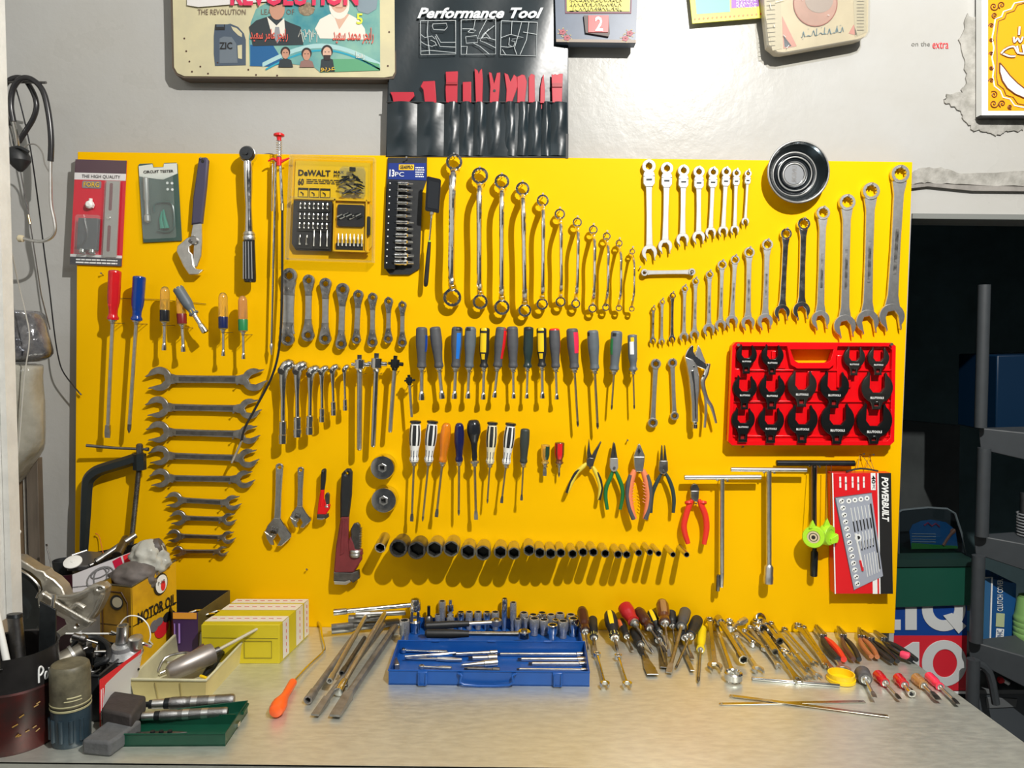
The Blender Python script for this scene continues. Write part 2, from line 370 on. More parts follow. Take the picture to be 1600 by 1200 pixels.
def comb(a,b,Ra,Rb,w,lab,group,m_=satin,flex=False,th=.007,name='combination_wrench',p=.010,ang=-78,hg=True,M3=None):
    M,L,k=M3 or hang(a,b,p); t=thing(name,lab,'wrench',M,group); Ra*=k;Rb*=k;w*=k
    m=MB().flat([circ(0,0,Ra),circ(0,0,Ra*(.52 if flex else .70),24,'d')],th*1.25,.0007)
    obj('ring_end',m,m_,t)
    if flex:
        obj('flex_joint',MB().flat([[(-Ra*.72,-Ra*.8),(-Ra*.86,-Ra*1.3),(-Ra*.86,-Ra*2.5),(-Ra*.5,-Ra*3.0),(Ra*.5,-Ra*3.0),(Ra*.86,-Ra*2.5),(Ra*.86,-Ra*1.3),(Ra*.72,-Ra*.8)]],th*1.3,.0009),m_,t)
        obj('pivot_pin',MB().box(-Ra*.42,Ra*.42,-th*.9,th*.3,-Ra*2.05,-Ra*1.85).box(-Ra*.85,-Ra*.55,-th*.70,0,-Ra*1.5,-Ra*1.4).box(Ra*.55,Ra*.85,-th*.70,0,-Ra*1.5,-Ra*1.4),blackmet,t)
        z0=-Ra*2.8
    else: z0=-Ra*.82
    m=ratio_shank(MB(),z0,-L+Rb*.72,w,th*.8,fl=1.15 if flex else 1.45,w2=w*1.08)
    obj('shank',m,m_,t)
    h=L-Ra-Rb
    if not flex and L>.06: obj('size_mark',MB().box(-w*.17,w*.17,-th*.5,-th*.36,-L*.70,-L*.38),steel if m_ is satin else m_,t)
    obj('open_end',MB().flat([jaw(0,-L,Rb,ang)],th,.0007),m_,t)
    if hg: nail(a[0],a[1]-Ra/k*(.45 if flex else .62),.022)
fl=[((1013.6,260.2),(1014.5,394.5),10.5,12,9),((1041.8,263.6),(1039,384.5),9.7,11,8.8),((1067.7,266.8),(1066.3,374),9,10,8),((1091.6,268.8),(1091.3,370.5),8.8,10,7.5),((1114,269.4),(1110,363.5),8,8.5,6.5),((1134.4,268.8),(1129.5,361),7.5,8,6.5),((1150.2,271),(1147.6,359),6.4,7,5.5),((1168.3,271.7),(1164,346),5.5,6,4)]
for i,a in enumerate(fl): comb(*a,'%s white-chrome flex-head ratchet wrench of the top row, %s'%(nth(i,8),['far left of that row','second from the left','third from the left','fourth from the left','fifth from the left','sixth from the left','second from the right','nearest the round magnetic tray'][i]),'flex-head ratchet wrenches',white_steel,True,ang=-82)
cw=[((1020.8,483),(1020,532),3.5,5,3.6),((1034.6,472),(1033.8,533.5),4.3,5,4),((1050.7,462.3),(1049.9,530),5,5.5,4.4),((1069.7,451.4),(1068.5,526),5.3,7.2,5),((1086.7,440),(1085,522.7),5.6,7.5,5.3),((1108.5,429.2),(1107.4,514.6),6,9.3,6),((1128,414),(1125.5,508),7.2,8.8,6),((1148.2,406),(1143.3,502),7,9.5,6.5),((1170.3,394.5),(1168.3,504),8.3,10.5,8),((1198.5,382.4),(1195,502),8.6,12,8.5),((1227.8,365.7),(1221.5,488),8.6,12,8.5),((1255.2,350.2),(1251.7,485),9.8,13.3,9.2),((1285.3,333),(1281.3,499.5),10.5,14.2,10.5),((1323,316.3),(1319.3,509),12.5,17.3,12.5),((1360.1,299),(1354.6,502),13.3,17.8,13.5),((1405.5,272.3),(1392.5,494.5),14,20,15.5)]
for i,a in enumerate(cw): comb(*a,'%s combination wrench of the sixteen rising to the corner, %s'%(nth(15-i,16),['at its lower left end','second from left','dark, third from left','fourth from left','fifth from left','sixth from left','seventh from left','eighth from left','eighth from right','seventh from right','dark polished, left of two','dark polished, right of two','beside two dark ones','with wide pale shank','second from right edge','nearest the right edge'][i]),'combination wrenches in the rising row',chrome if i in(2,10,11) else (steel if i==0 else satin),th=.005+.0003*i)
# two spanners with ring ends both sides
def ring2(a,b,Ra,Rb,w,lab,m_,group,name='ratchet_ring_wrench',p=.010,plate=False,holes=False,hg=True,c=.62):
    M,L,k=hang(a,b,p); t=thing(name,lab,'wrench',M,group); Ra*=k;Rb*=k;w*=k; th=.008
    for z,R,s in((0,Ra,-1),(-L,Rb,1)):
        obj('ring_head',MB().flat([circ(0,z,R),circ(0,z,R*c,24,'h')],th*1.2,.0008),m_,t)
        obj('ratchet_ring',MB().flat([circ(0,z,R*c*1.02),circ(0,z,R*c*.78,24,'d')],th*.9,.0002),dsteel,t)
        if plate:
            obj('head_plate',MB().flat([[(-R*.93,z+s*R*.3),(-R*.55,z+s*R*1.9),(-w*.5,z+s*R*2.5),(w*.5,z+s*R*2.5),(R*.55,z+s*R*1.9),(R*.93,z+s*R*.3),(R*.55,z+s*R*.84),(-R*.55,z+s*R*.84)]],th*1.15,.0006),m_,t)
            obj('rivet',MB().lathe([(0,R*.16),(.0012,R*.1)],(0,-th*.55,z+s*R*1.65),(0,-1,0),10),chrome,t)
    m=ratio_shank(MB(),-Ra*.8,-L+Rb*.8,w,th*.7,fl=1.2); obj('shank',m,m_ if not plate else satin,t)
    if hg: nail(a[0],a[1]-Ra/k*.5,.022)
ring2((1006.7,426),(1080.6,425),5.5,5.5,6.5,'small frosted double-ended wrench hung horizontally left of the rising row',white_steel,None,'horizontal_wrench',hg=False,c=.5); nail(1007,427,.02); nail(1080,428,.02)
ring2((1024.4,568.5),(1019.8,660.4),8,7.6,7.5,'longer of two satin ratcheting ring wrenches left of the locking pliers',satin,'pair of ratcheting ring wrenches')
ring2((1050.5,567),(1053.7,649.7),7.2,6.6,6.5,'shorter of two satin ratcheting ring wrenches beside the locking pliers',satin,'pair of ratcheting ring wrenches')
rw=[((452.5,431),(450,530),12,10.5,18),((482.7,438.4),(481.4,523.7),9.3,10,10.5),((509,443.6),(508,528.9),9.3,9.7,10.5),((535.7,452.6),(533.1,537.2),10.3,8.7,10),((560.2,461),(557.1,530.7),8,7,9),((582.5,465),(582,534.8),7.5,8,8),((607.5,471.3),(606.8,529.4),6.9,6.9,7.3),((629,477.2),(628.7,535.4),6.4,7,7)]
for i,a in enumerate(rw): ring2(*a,'%s grey flat ratcheting box wrench, %s'%(['largest','second largest','third largest','fourth largest','fifth largest','sixth largest','second smallest','smallest'][i],['beside the flexible cable','second from the left in its row','third from the left in its row','fourth from the left in its row','fourth from the right in its row','third from the right in its row','second from the right in its row','at the right end of its row'][i]),steel,'flat ratcheting box wrenches',plate=True,p=.014)
# horizontal double open wrenches
dw=[((250,592),(396.8,593.3),19,18,12.5),((247.4,636),(390,638.7),17,16,11),((248.7,674.7),(388.8,678.7),17,15,11),((250,711.5),(387.5,716),15.5,15,10),((251.4,746.8),(382,748.9),15,14,10),((272.8,780.7),(363.5,785.5),12.5,12,8.5),((279.4,809),(358,811.3),12,10,7.5),((272.8,837),(356.8,839.6),10.5,10,6.5),((278.6,861.5),(347.5,861.5),8.5,8,6)]
for i,(a,b,Ra,Rb,wd) in enumerate(dw):
    M,L,k=hang(a,b,.012); t=thing('double_open_wrench','%s of nine horizontal grey open-end wrenches from top, %s'%(ORD[i],['under the nut drivers','just above the middle of the stack','crossed by the flexible cable','touched by the cable','just below the cable tip','first of the short ones','second of the four short ones','third of the four short ones','at the bottom of the stack'][i]),'wrench',M,'horizontal open-end wrenches')
    Ra*=k;Rb*=k;wd*=k
    obj('open_end',MB().flat([jaw(0,0,Ra,90+16,g=.44)],.007,.0009),steel,t); obj('open_end',MB().flat([jaw(0,-L,Rb,-90+22,g=.44)],.007,.0009),steel,t)
    obj('shank',ratio_shank(MB(),-Ra*.7,-L+Rb*.7,wd,.006,fl=1.5),steel,t)
    obj('recessed_panel',MB().box(-wd*.28,wd*.28,-.0042,-.003,-L+Rb*1.6,-Ra*1.6),dsteel,t)
    f=.16; nail(a[0]+(b[0]-a[0])*f,a[1]+wd/k*.5+2.5,.02); nail(a[0]+(b[0]-a[0])*(1-f),b[1]+wd/k*.5+2.5,.02)
# angled socket wrenches
lw=[((442.6,577),(442,693),8,6.6,36),((464.6,578),(465,682.7),7.2,6.8,32),((485.3,583),(484,678.8),6.5,6.2,30),((502.9,580.5),(503.4,659.4),5,4.6,22),((519.4,578),(521.5,649),4.6,4.4,22),((538.3,577),(539.6,641.3),3.8,3.8,18)]
for i,(a,b,r,rs,sl) in enumerate(lw):
    M,L,k=hang(a,b,.036); t=thing('angled_socket_wrench','%s chrome angled tube socket wrench of six, %s'%(nth(i,6),['at the left beside the cable','second from the left','third from the left','third from the right','second from the right','beside the sliding T-bars'][i]),'wrench',M,'angled socket wrenches'); r*=k;rs*=k;sl*=k
    m=MB().tube([(r*1.5,.018,r*.6),(r*1.1,.004,r*.9),(r*.3,0,r*.2),(0,0,-r*2.2),(0,0,-L*.4),(0,0,-L+sl)],[r*1.0,r*1.15,r*1.15,r*.78,r*.5,r*.5],14,5); obj('shank',m,chrome,t)
    m=MB().lathe([(0,r*.5),(.002,rs*.92),(sl*.6,rs*.92),(sl*.62,rs*1.05),(sl,rs*1.0),(sl,rs*.72,'h'),(sl*.6,rs*.72,'h')],(0,0,-L+sl),n=24,caps=(1,1)); obj('socket_end',m,chrome,t)
    m=MB().lathe([(0,r*.95),(-.004,r*.9),(-.004,r*.6,'h'),(.008,r*.6,'h')],(0,-r*.6,-r*.3),(0,-1,-.25),18); obj('hex_mouth',m,dsteel,t)
    nail(a[0],a[1]+3,.03)
# sliding T-bars
tb=[((562.3,562),(561.5,704),4.3,8.5,'left of three, polished head'),((588.7,560),(583,699),4.3,9,'middle of three, brightest head'),((617.6,562),(609.4,676),3.4,7,'dark head with a short cross pin'),((639,590),(643.5,652),2.2,5,'tiny thin one by the blue driver')]
for i,(a,b,r,hw,d) in enumerate(tb):
    M,L,k=hang(a,b,.042); t=thing('sliding_t_bar','chrome sliding bar handle hanging upright, '+d,'bar',M,'sliding bar handles'); r*=k;hw*=k; hm=chrome if i in(0,1) else blackmet
    obj('rod',MB().lathe([(0,r),(L-r*1.0,r),(L-.3*r,r*.8),(L,r*.4)],(0,0,0)),satin if i!=1 else chrome,t)
    m=MB().lathe([(-.001,hw*.55),(.0,hw),(hw*1.6,hw),(hw*1.9,hw*.7),(hw*2.4,hw*.6)],(0,0,0),n=20); obj('sliding_head',m,hm,t)
    obj('drive_square',MB().lathe([(0,hw*.5,'s'),(hw*.9,hw*.5,'s')],(0,0,hw*.9),(0,0,-1),n=16),hm,t)
    obj('detent',MB().lathe([(0,r*.9),(hw*.9,r*.9),(hw*1.0,r*.5)],(hw*.9,0,-hw*.9),(1,0,0)).lathe([(0,r*.7),(hw*.6,r*.7)],(-hw*.9,0,-hw*.9),(-1,0,0)),hm,t)
    loop(a[0]+(b[0]-a[0])*.15,a[1]+hw/k*2.6,.03,r*1.4)
# ================================================================= drivers
def driver(M3,L1,R,rs,lab,group,hm,style='grip',tip='flat',cm=None,stripe=None,stripem=None,sm=None,name='screwdriver',cat='screwdriver',flutes=False,ts=1.3,cap=None):
    # M3=(matrix,total length,k) ; L1 handle length px ; R handle radius px ; rs shaft radius px
    M,L,k=M3; t=thing(name,lab,cat,M,group); L1*=k;R*=k;rs*=k; c='f' if flutes else 'c'; n=24 if flutes else 22
    pr={'grip':[(0,.55),(.02,.86),(.06,.96),(.25,1),(.45,.97),(.68,.80),(.86,.72),(.93,.80),(.97,.82),(1,.6)],
        'fluted':[(0,.5),(.02,.92),(.05,1),(.55,.98),(.66,.92),(.80,.70),(.90,.68),(.96,.9),(1,.85)],
        'barrel':[(0,.35),(.03,.68),(.10,.86),(.3,1),(.5,.97),(.72,.74),(.86,.66),(.94,.80),(1,.7)],
        'bulb':[(0,.5),(.02,.7),(.1,.93),(.2,1),(.3,.97),(.42,.75),(.55,.5),(.75,.38),(.9,.42),(1,.3)],
        'cyl':[(0,.3),(.03,.62),(.10,.88),(.14,.95),(.62,1),(.64,.93),(1,.93)],
        'ball':[(0,.4),(.05,.75),(.2,.97),(.5,1),(.7,.92),(.82,.75),(.92,.85),(1,.9)]}[style]
    def rad(u):
        for (a,ra),(b,rb) in zip(pr,pr[1:]):
            if a<=u<=b: return ra+(rb-ra)*(u-a)/(b-a)
        return pr[-1][1]
    us=sorted(set([p[0] for p in pr]+[i/14 for i in range(15)]))
    obj('handle',MB().lathe([(u*L1,rad(u)*R,c if .08<u<.7 else 'c') for u in us],n=n),hm,t,ang=50)
    if cap: obj('end_cap',MB().lathe([(-.001,R*.5),(0,R*.93),(L1*.045,R*1.0),(L1*.05,R*.98)],n=20),cap,t)
    if stripe:
        for (u0,u1,a0,a1,mm) in stripe:
            uu=[u0+(u1-u0)*i/8 for i in range(9)]
            # angle 0 = +x right, -90 towards the viewer
            m=MB()
            out=[(u*L1,rad(u)*R*1.03) for u in uu]; inn=[(u*L1,rad(u)*R*.96) for u in uu[::-1]]
            m.lathe(out+inn+[out[0]],n=8,a0=a0,a1=a1); obj('grip_inlay',m,mm,t)
    if cm: obj('collar',MB().lathe([(L1*.66,R*.96),(L1*.68,R*1.01),(L1*.97,R*.98),(L1,R*.7)],n=20),cm,t)
    sm=sm or satin
    obj('ferrule',MB().lathe([(L1*.98,R*.45),(L1,R*.62),(L1+R*.25,R*.62),(L1+R*.3,R*.4),(L1+R*.7,R*.35)],n=18),satin,t)
    Ls=L-.0
    if tip=='nut':
        obj('shaft',MB().lathe([(L1,rs),(L-rs*3.4,rs)],n=14),sm,t)
        obj('nut_socket',MB().lathe([(L-rs*4.5,rs),(L-rs*3.2,rs*ts*1.25),(L-rs*1.8,rs*ts*1.25),(L-rs*1.8,rs*ts*1.4),(L,rs*ts*1.4),(L,rs*ts,'h'),(L-rs*2,rs*ts,'h')],n=24),chrome,t)
    elif tip=='phillips':
        obj('shaft',MB().lathe([(L1,rs),(L-rs*5,rs)],n=14),sm,t)
        obj('tip',MB().lathe([(L-rs*5,rs*1.0),(L-rs*2.2,rs*1.0),(L-rs*.3,rs*.3,'f'),(L,rs*.1)],n=16),dsteel,t)
    else:
        obj('shaft',MB().lathe([(L1,rs),(L-rs*7,rs)],n=14),sm,t)
        z0=-(L-rs*7);z1=-L
        m=MB().add([(-rs,-rs,z0),(rs,-rs,z0),(rs,rs,z0),(-rs,rs,z0),(-rs*1.5,-rs*.6,z0-rs*4),(rs*1.5,-rs*.6,z0-rs*4),(rs*1.5,rs*.6,z0-rs*4),(-rs*1.5,rs*.6,z0-rs*4),(-rs*1.4,-rs*.2,z1),(rs*1.4,-rs*.2,z1),(rs*1.4,rs*.2,z1),(-rs*1.4,rs*.2,z1)],[(0,1,2,3),(0,4,5,1),(1,5,6,2),(2,6,7,3),(3,7,4,0),(4,8,9,5),(5,9,10,6),(6,10,11,7),(7,11,8,4),(8,11,10,9)])
        obj('tip',m,dsteel if rs*1000<3 else steel,t)
    return t,L1,R
def hd(top,hb,tip,p=.03):
    M,L,k=hang(top,tip,p); hl=math.hypot(hb[0]-top[0],hb[1]-top[1]); loop(hb[0]+(tip[0]-hb[0])*.06,hb[1]+5,p,.005); return (M,L,k),hl
# lathe angle: 0 = local +x (right), 90 = toward +-y
def S(u0,u1,a,wd,m): return (u0,u1,a-wd/2,a+wd/2,m)
FR=90
m3,hl=hd((179.7,422),(176.8,499.4),(167.9,684),.042); driver(m3,hl,9.7,2.9,'long flat screwdriver with fluted clear red handle at the left of the board',None,redclear,'fluted','flat',flutes=True)
m3,hl=hd((217.9,431),(214.3,500.6),(201.5,677),.042); driver(m3,hl,9.7,2.9,'long cross-head screwdriver with fluted deep blue handle beside the red one',None,blueclear,'fluted','phillips',flutes=True)
for tp,hb,ti,hm,cm,lab in(((257.8,447.5),(256.6,503),(256.6,547.3),yclear,blackg,'clear yellow nut driver with black collar, left one of the short row'),((282,457),(285.6,506.7),(286.8,549.7),yclear,mat('dark red collar plastic',(.2,.012,.015),.35),'clear yellow nut driver with dark red collar behind the grey ratchet driver'),((348.4,457),(349,514),(349,556.2),yclear,navy,'clear yellow nut driver with navy collar'),((379,462),(380.5,517.6),(380.5,561),ambclear,greenc,'clear amber nut driver with green collar')):
    m3,hl=hd(tp,hb,ti,.045); driver(m3,hl,7.4,2.5 if tp[0]<300 else 2,lab,'short clear nut drivers',hm,'cyl','nut',cm=cm,name='nut_driver',cat='nut driver',ts=1.15)
M3=hang((277,449),(321,519),.052); t,_,_=driver(M3,49,8.5,3.6,'short slanting ratchet screwdriver with grey handle and yellow rings',None,grey2,'fluted','nut',name='ratchet_screwdriver',stripe=[(.0,.06,0,359,yel),(.84,.95,0,359,yel)],ts=1.1)
# thin wire between nails behind them
obj('string',MB().tube([P(186,466,YB-.003),P(250,468,YB-.004),P(322,475,YB-.003)],.0006,5),mat('dark string',(.05,.03,.02),.8),BO,world=True)
g='grey gripped drivers in the long middle row'
row=[((658.8,511),(659.5,575),(658.8,625),9.2,3,grey,[S(.2,.6,25,40,blue)],'nut','charcoal nut driver with blue flank at the left end of the middle row'),
((679.5,510.5),(685.5,575),(691,623),9,2.8,grey,[S(.25,.6,-10,30,orange)],'nut','charcoal nut driver leaning right with an orange flank, second in the middle row'),
((714.5,510.5),(711,574.5),(710,623),9,2.6,grey,[S(.15,.78,65,45,mat('sky blue inlay',(.02,.18,.65),.3)),S(.0,.1,65,60,ink)],'nut','charcoal nut driver with a bright blue front stripe'),
((735.5,510.5),(733.8,575),(731,622.5),9,2.4,grey2,[S(.02,.1,110,50,ink),S(.2,.5,0,30,greenc)],'nut','slate nut driver with a faint green flank right of the blue striped one'),
((757.5,512),(755.5,573.8),(755,624),7.8,2.3,black,[S(.14,.62,105,75,yel),S(.66,.8,105,50,yel),S(.0,.08,100,70,yel)],'nut','slim black nut driver with yellow panel left of the red striped one'),
((783.8,511),(776,573.8),(772.5,621),9,2.2,grey,[S(.03,.78,38,45,redp)],'nut','charcoal nut driver with a bright red right stripe leaning left'),
((800.5,510),(802,575),(802.5,622.5),9,2,grey,None,'nut','plain charcoal nut driver right of the red striped one'),
((826,510.5),(823.8,573.8),(823,622.5),7.8,1.9,mat('dark bottle green grip',(.02,.04,.04),.35),[S(.0,.1,90,70,ink)],'nut','narrow dark bottle-green nut driver in the middle row'),
((846,512),(848,572.5),(847.5,622.5),7.8,2.3,black,[S(.14,.62,105,75,yel),S(.66,.8,105,50,yel),S(.0,.08,100,70,yel)],'nut','slim black nut driver with yellow panel right of the bottle-green one'),
((866,513),(868.8,575),(870,624),8.6,2,grey,[S(.05,.7,0,45,redp),S(.0,.05,90,170,redp)],'nut','charcoal nut driver with red cap and red right flank'),
((893.8,513),(898,576),(903,667.5),9.5,1.9,grey,[S(.1,.62,55,55,mat('pinkish red inlay',(.8,.03,.09),.35))],'phillips','slate screwdriver with long shaft and pinkish red front panel'),
((926,515.8),(930,577.5),(934,671),9.2,2.1,grey2,[S(.05,.14,150,40,ink)],'phillips','plain slate screwdriver with the longest shaft of the middle row'),
((963.8,517),(958.8,578.8),(955.5,641),9.3,1.6,grey2,[S(.2,.6,150,45,greenc),S(.06,.14,120,40,ink)],'phillips','slate screwdriver with green left flank leaning left'),
((988,522.5),(989.5,578.8),(991,640),7.6,1.4,grey2,[S(.05,.65,25,28,yel),S(.2,.55,110,50,inkw),S(.08,.2,100,40,yel)],'phillips','smallest slate screwdriver with yellow edge at the right end of the middle row')]
for tp,hb,ti,R,rs,hm,st,tp2,lab in row:
    m3,hl=hd(tp,hb,ti,.034); driver(m3,hl,R,rs,lab,g,hm,'grip' if R>8 else 'fluted',tp2,stripe=st,name='nut_driver' if tp2=='nut' else 'screwdriver',cat='nut driver' if tp2=='nut' else 'screwdriver',sm=satin if tp2=='nut' else brass)
g='screwdrivers in the lower row'
wk=lambda c:[(.10,.60,72,108,black),(.10,.60,128,150,black),(.10,.60,30,52,black),(.0,.06,0,359,black)]
navyc=mat('navy collar plastic',(.012,.025,.07),.15)
row=[((649.4,657.5),(647,721.4),(643.3,814.7),9.2,1.8,white,'wk','flat','white and black chequered screwdriver at the left end of the lower row'),
((676,657.5),(669.9,721.4),(660.3,815),9.2,1.7,white,'wk','phillips','white and black chequered screwdriver with navy collar, second from the left, leaning'),
((698.2,660.7),(691.8,722.3),(681.8,808),8.6,1.9,amber,'barrel','flat','clear orange amber screwdriver leaning left'),
((717.7,660.7),(716.8,721.4),(716.8,806),8.2,1.9,mat('glossy midnight handle',(.012,.014,.07),.1,coat=.5),'barrel','phillips','glossy midnight blue screwdriver between the amber and the bulbous one'),
((739.9,656),(741.3,721.4),(743.9,812),11,2.1,blackg,'bulb','flat','black screwdriver with a big bulb-shaped handle'),
((769.6,659.6),(765.6,724),(761.4,787),8.6,1.5,cream,'wk','phillips','cream and black chequered screwdriver with navy collar'),
((798.2,661),(791.9,724.9),(783.6,786),8.8,1.6,white,'wk','flat','white and black chequered screwdriver right of the cream one'),
((820.7,669.8),(818.3,724),(814.8,782),7.6,1.4,mat('dark olive grip',(.035,.045,.04),.5),'grip','flat','plain dark olive screwdriver at the right end of the lower row')]
for tp,hb,ti,R,rs,hm,sty,tp2,lab in row:
    m3,hl=hd(tp,hb,ti,.036)
    if sty=='wk': driver(m3,hl,R,rs,lab,g,hm,'barrel',tp2,stripe=wk(0)+[(.72,.98,0,359,navyc)],cap=blackg,sm=brass)
    else: driver(m3,hl,R,rs,lab,g,hm,sty,tp2,sm=brass,flutes=(sty=='barrel' and hm is amber))
m3,hl=hd((852.4,694.3),(851.9,724),(851,743.6),.02); driver(m3,hl,7,2,'stubby screwdriver with clear yellow and dark green handle','stubby screwdrivers on the board',yclear,'fluted','flat',stripe=[S(.08,.8,60,60,mat('dark green inlay',(.02,.06,.035),.3))])
m3,hl=hd((874.6,690.8),(873.2,724),(873.4,746),.02); driver(m3,hl,7.6,1.6,'stubby screwdriver with clear red handle right of the yellow stubby one','stubby screwdrivers on the board',brownclear,'fluted','phillips',stripe=[S(.05,.8,90,60,redp),S(.05,.8,160,30,redp)],flutes=True)
# ================================================================= sockets on pegs
sk=[(622.4,857,14.5),(651,860,14.5),(678.8,858.5,13),(705,857.5,12.8),(731.4,862.5,12),(754.7,864,12.2),(781.7,863,10.5),(803,864.7,10),(826.6,860,9),(843.5,864,8.6),(860.4,865,8.6),(876.2,864,7.5),(894.8,865.7,7.3),(911,863,7.2),(927.2,863,7),(945.8,865,6.8),(965.7,866.4,6.5),(979.2,866.7,6.2),(998,864,5.6),(1015.6,863,5.2),(1029,865,4.9),(1051.7,866.7,4.5),(1073,866.7,4.5)]
slen=.078
olive=mat('dull chrome socket',(.62,.60,.52),.3,1,noise=.15,ns=60)
for i,(x,y,r) in enumerate(sk):
    fr=P(x,y,YB-slen-.004); k=K(fr); R=r*k; ln=slen if i<17 else slen-.008
    bkp=V((fr.x,YB-.004,fr.z-.004)); ax=(fr-bkp).normalized(); ln=(fr-bkp).length
    M=Matrix.Translation(bkp); t=thing('deep_socket','deep socket on a peg, %s from the left%s'%(ORD[i],', one of two dark widest' if i<2 else (', pale and wide' if i<6 else (', among the tiniest' if i>18 else ', mid-sized'))),'socket',M,'deep sockets on pegs')
    body=MB().lathe([(0,R*.55),(.0,R*.86),(ln*.04,R*.9),(ln*.45,R*.92),(ln*.55,R),(ln*.97,R),(ln,R*.94),(ln,R*.78,'h' if i!=0 else 'd')],(0,0,0),ax,24,caps=(0,0))
    obj('body',body,dsteel if i<2 else olive,t)
    obj('hex_bore',MB().lathe([(ln*.999,R*.78,'h' if i!=0 else 'd'),(ln*.5,R*.76,'h'),(ln*.5,R*.3)],(0,0,0),ax,24,caps=(0,1)),mat('dark socket bore',(.10,.10,.09),.45,.8),t)
    c=bkp+ax*(ln*.3); obj('nail',MB().cyl((c.x,YB,c.z+R*.5),(c.x,YB-.035,c.z+R*.5),.0012,n=6),nailm,BO,world=True)
# leaning spark plug tube
a=P(602,838,YB-.012); b=P(594,856,YB-.07); k=K(b); R=8.5*k; ln=(b-a).length
t=thing('spark_plug_socket','long dull spark plug socket tilted upward at the left end of the socket row','socket',Matrix.Translation(a))
obj('body',MB().lathe([(0,R*.6),(.002,R*.95),(ln,R),(ln,R*.8,'h')],(0,0,0),b-a,24,caps=(1,0)),olive,t)
obj('hex_bore',MB().lathe([(ln,R*.8,'h'),(ln*.5,R*.78,'h')],(0,0,0),b-a,24,caps=(0,1)),MT['dark socket bore'],t)
nail(600,848,.03)
# ================================================================= special tools and packs on the board
def wthing(name,lab,cat,px,py,Y,group=None): return thing(name,lab,cat,P(px,py,Y),group)
def W(name,mb,m,t,parent=None,**k): return obj(name,mb,m,parent or t,world=True,**k)
Y0=YB-.004
# --- red tool pack "THE HIGH QUALITY"
t=wthing('tool_pack','red blister pack marked THE HIGH QUALITY at the top left corner of the board','tool pack',118,249,Y0)
p=Pan((118,249),(198,251),(190,416),(109,413),Y0)
W('backing_card',p.r(0,0,1,1,0,.002),mat('red card',(.60,.025,.045),.35,coat=.5),t)
W('header_band',p.r(0,0,1,.125,.0006),mat('plum brown card',(.10,.06,.075),.35),t)
W('title_band',p.r(0,.125,1,.19,.0006),mat('pale card',(.72,.70,.70),.35),t)
W('lettering',p.t('THE HIGH QUALITY',.15,.142,.9,.178,.0014),ink,t)
W('footer_band',p.r(0,.90,1,.925,.0006).add(*[[],[]]) if 0 else p.r(0,.90,1,.925,.0006),mat('pale card',(0,0,0)),t)
W('footer_strip',p.r(0,.925,1,1,.0006),mat('plum grey card',(.08,.08,.09),.35),t)
W('lettering',lines(p,.12,.935,.92,.99,2,MB(),.0014,.5,4),inkw,t)
W('badge',p.rnd(.16,.20,.53,.27,.02,.001,.001),mat('grey badge',(.25,.23,.24),.4),t)
W('lettering',p.t('FORG',.20,.213,.50,.258,.0022),inky,t)
W('slotted_bar',MB().prism([p.p(a,b,.008) for a,b in ((.66,.2),(.92,.2),(.92,.92),(.66,.92))],(0,.003,0)),mat('pressed steel strip',(.62,.58,.56),.35,.8),t)
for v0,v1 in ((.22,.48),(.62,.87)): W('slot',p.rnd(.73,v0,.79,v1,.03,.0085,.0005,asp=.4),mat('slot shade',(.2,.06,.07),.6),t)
W('bolt',MB().lathe([(0,.005),(.003,.004)],p.p(.74,.55,.008),(0,-1,0)),chrome,t)
W('knob',MB().lathe([(0,.010),(.008,.009),(.012,.005)],p.p(.35,.43,.002),(0,-1,0),8).lathe([(0,.004),(.015,.004)],p.p(.36,.37,.005),(0,0,-1),8),white,t)
W('adapter_block',MB().prism([p.p(a,b,.014) for a,b in ((.18,.56),(.56,.56),(.56,.86),(.18,.86))],(0,.012,0)),grey,t,bevel=.001)
for u in (.27,.46): W('socket',MB().lathe([(0,.0075),(.007,.0075),(.007,.005,'h'),(.002,.004,'h')],p.p(u,.86,.008),(0,-.3,-1),24),chrome,t)
W('blister',p.rnd(.14,.53,.62,.93,.05,.018,.0006,asp=.5),pack,t)
W('blister',p.rnd(.64,.19,.95,.94,.03,.011,.0006,asp=.5),pack,t)
# --- circuit tester pack
t=wthing('circuit_tester_pack','green and white carded CIRCUIT TESTER pack right of the red pack','tester pack',216,256,Y0)
p=Pan((216,256),(277,254),(284,376),(224,379),Y0)
W('backing_card',p.poly([(0,.02),(.03,0),(.36,0),(.38,.05),(.64,.05),(.66,0),(.97,0),(1,.02),(1,1),(0,1)],0,.002),mat('dark green card',(.055,.10,.085),.4),t)
W('header_band',p.poly([(0.01,.03),(.36,.01),(.38,.055),(.64,.055),(.66,.01),(.99,.01),(.99,.14),(.62,.21),(.45,.20),(.01,.16)],.0006),mat('pale green white card',(.66,.68,.62),.4),t)
W('lettering',p.t('CIRCUIT TESTER',.13,.09,.90,.125,.0016,bold=.02),ink,t)
W('probe_body',MB().lathe([(0,.004),(.002,.006),(.05,.006),(.055,.0045),(.085,.0045),(.088,.007),(.100,.007),(.104,.003)],p.p(.2,.18,.006),p.p(.17,.9,.006)-p.p(.2,.18,.006)),white_steel,t)
W('alligator_clip',MB().tube([p.p(.55,.84,.006),p.p(.52,.72,.006),p.p(.56,.62,.006)],[.006,.004,.002],8).tube([p.p(.66,.84,.006),p.p(.62,.72,.006),p.p(.60,.60,.006)],[.006,.004,.002],8),mat('teal green vinyl',(.01,.25,.17),.3),t)
W('coiled_lead',MB().tube([p.p(.35,.62,.004),p.p(.38,.52,.004),p.p(.7,.50,.004),p.p(.84,.56,.004),p.p(.84,.8,.004),p.p(.7,.88,.004),p.p(.4,.86,.004)],.0022,6,5),mat('dark teal lead',(.02,.08,.07),.3),t)
m=MB()
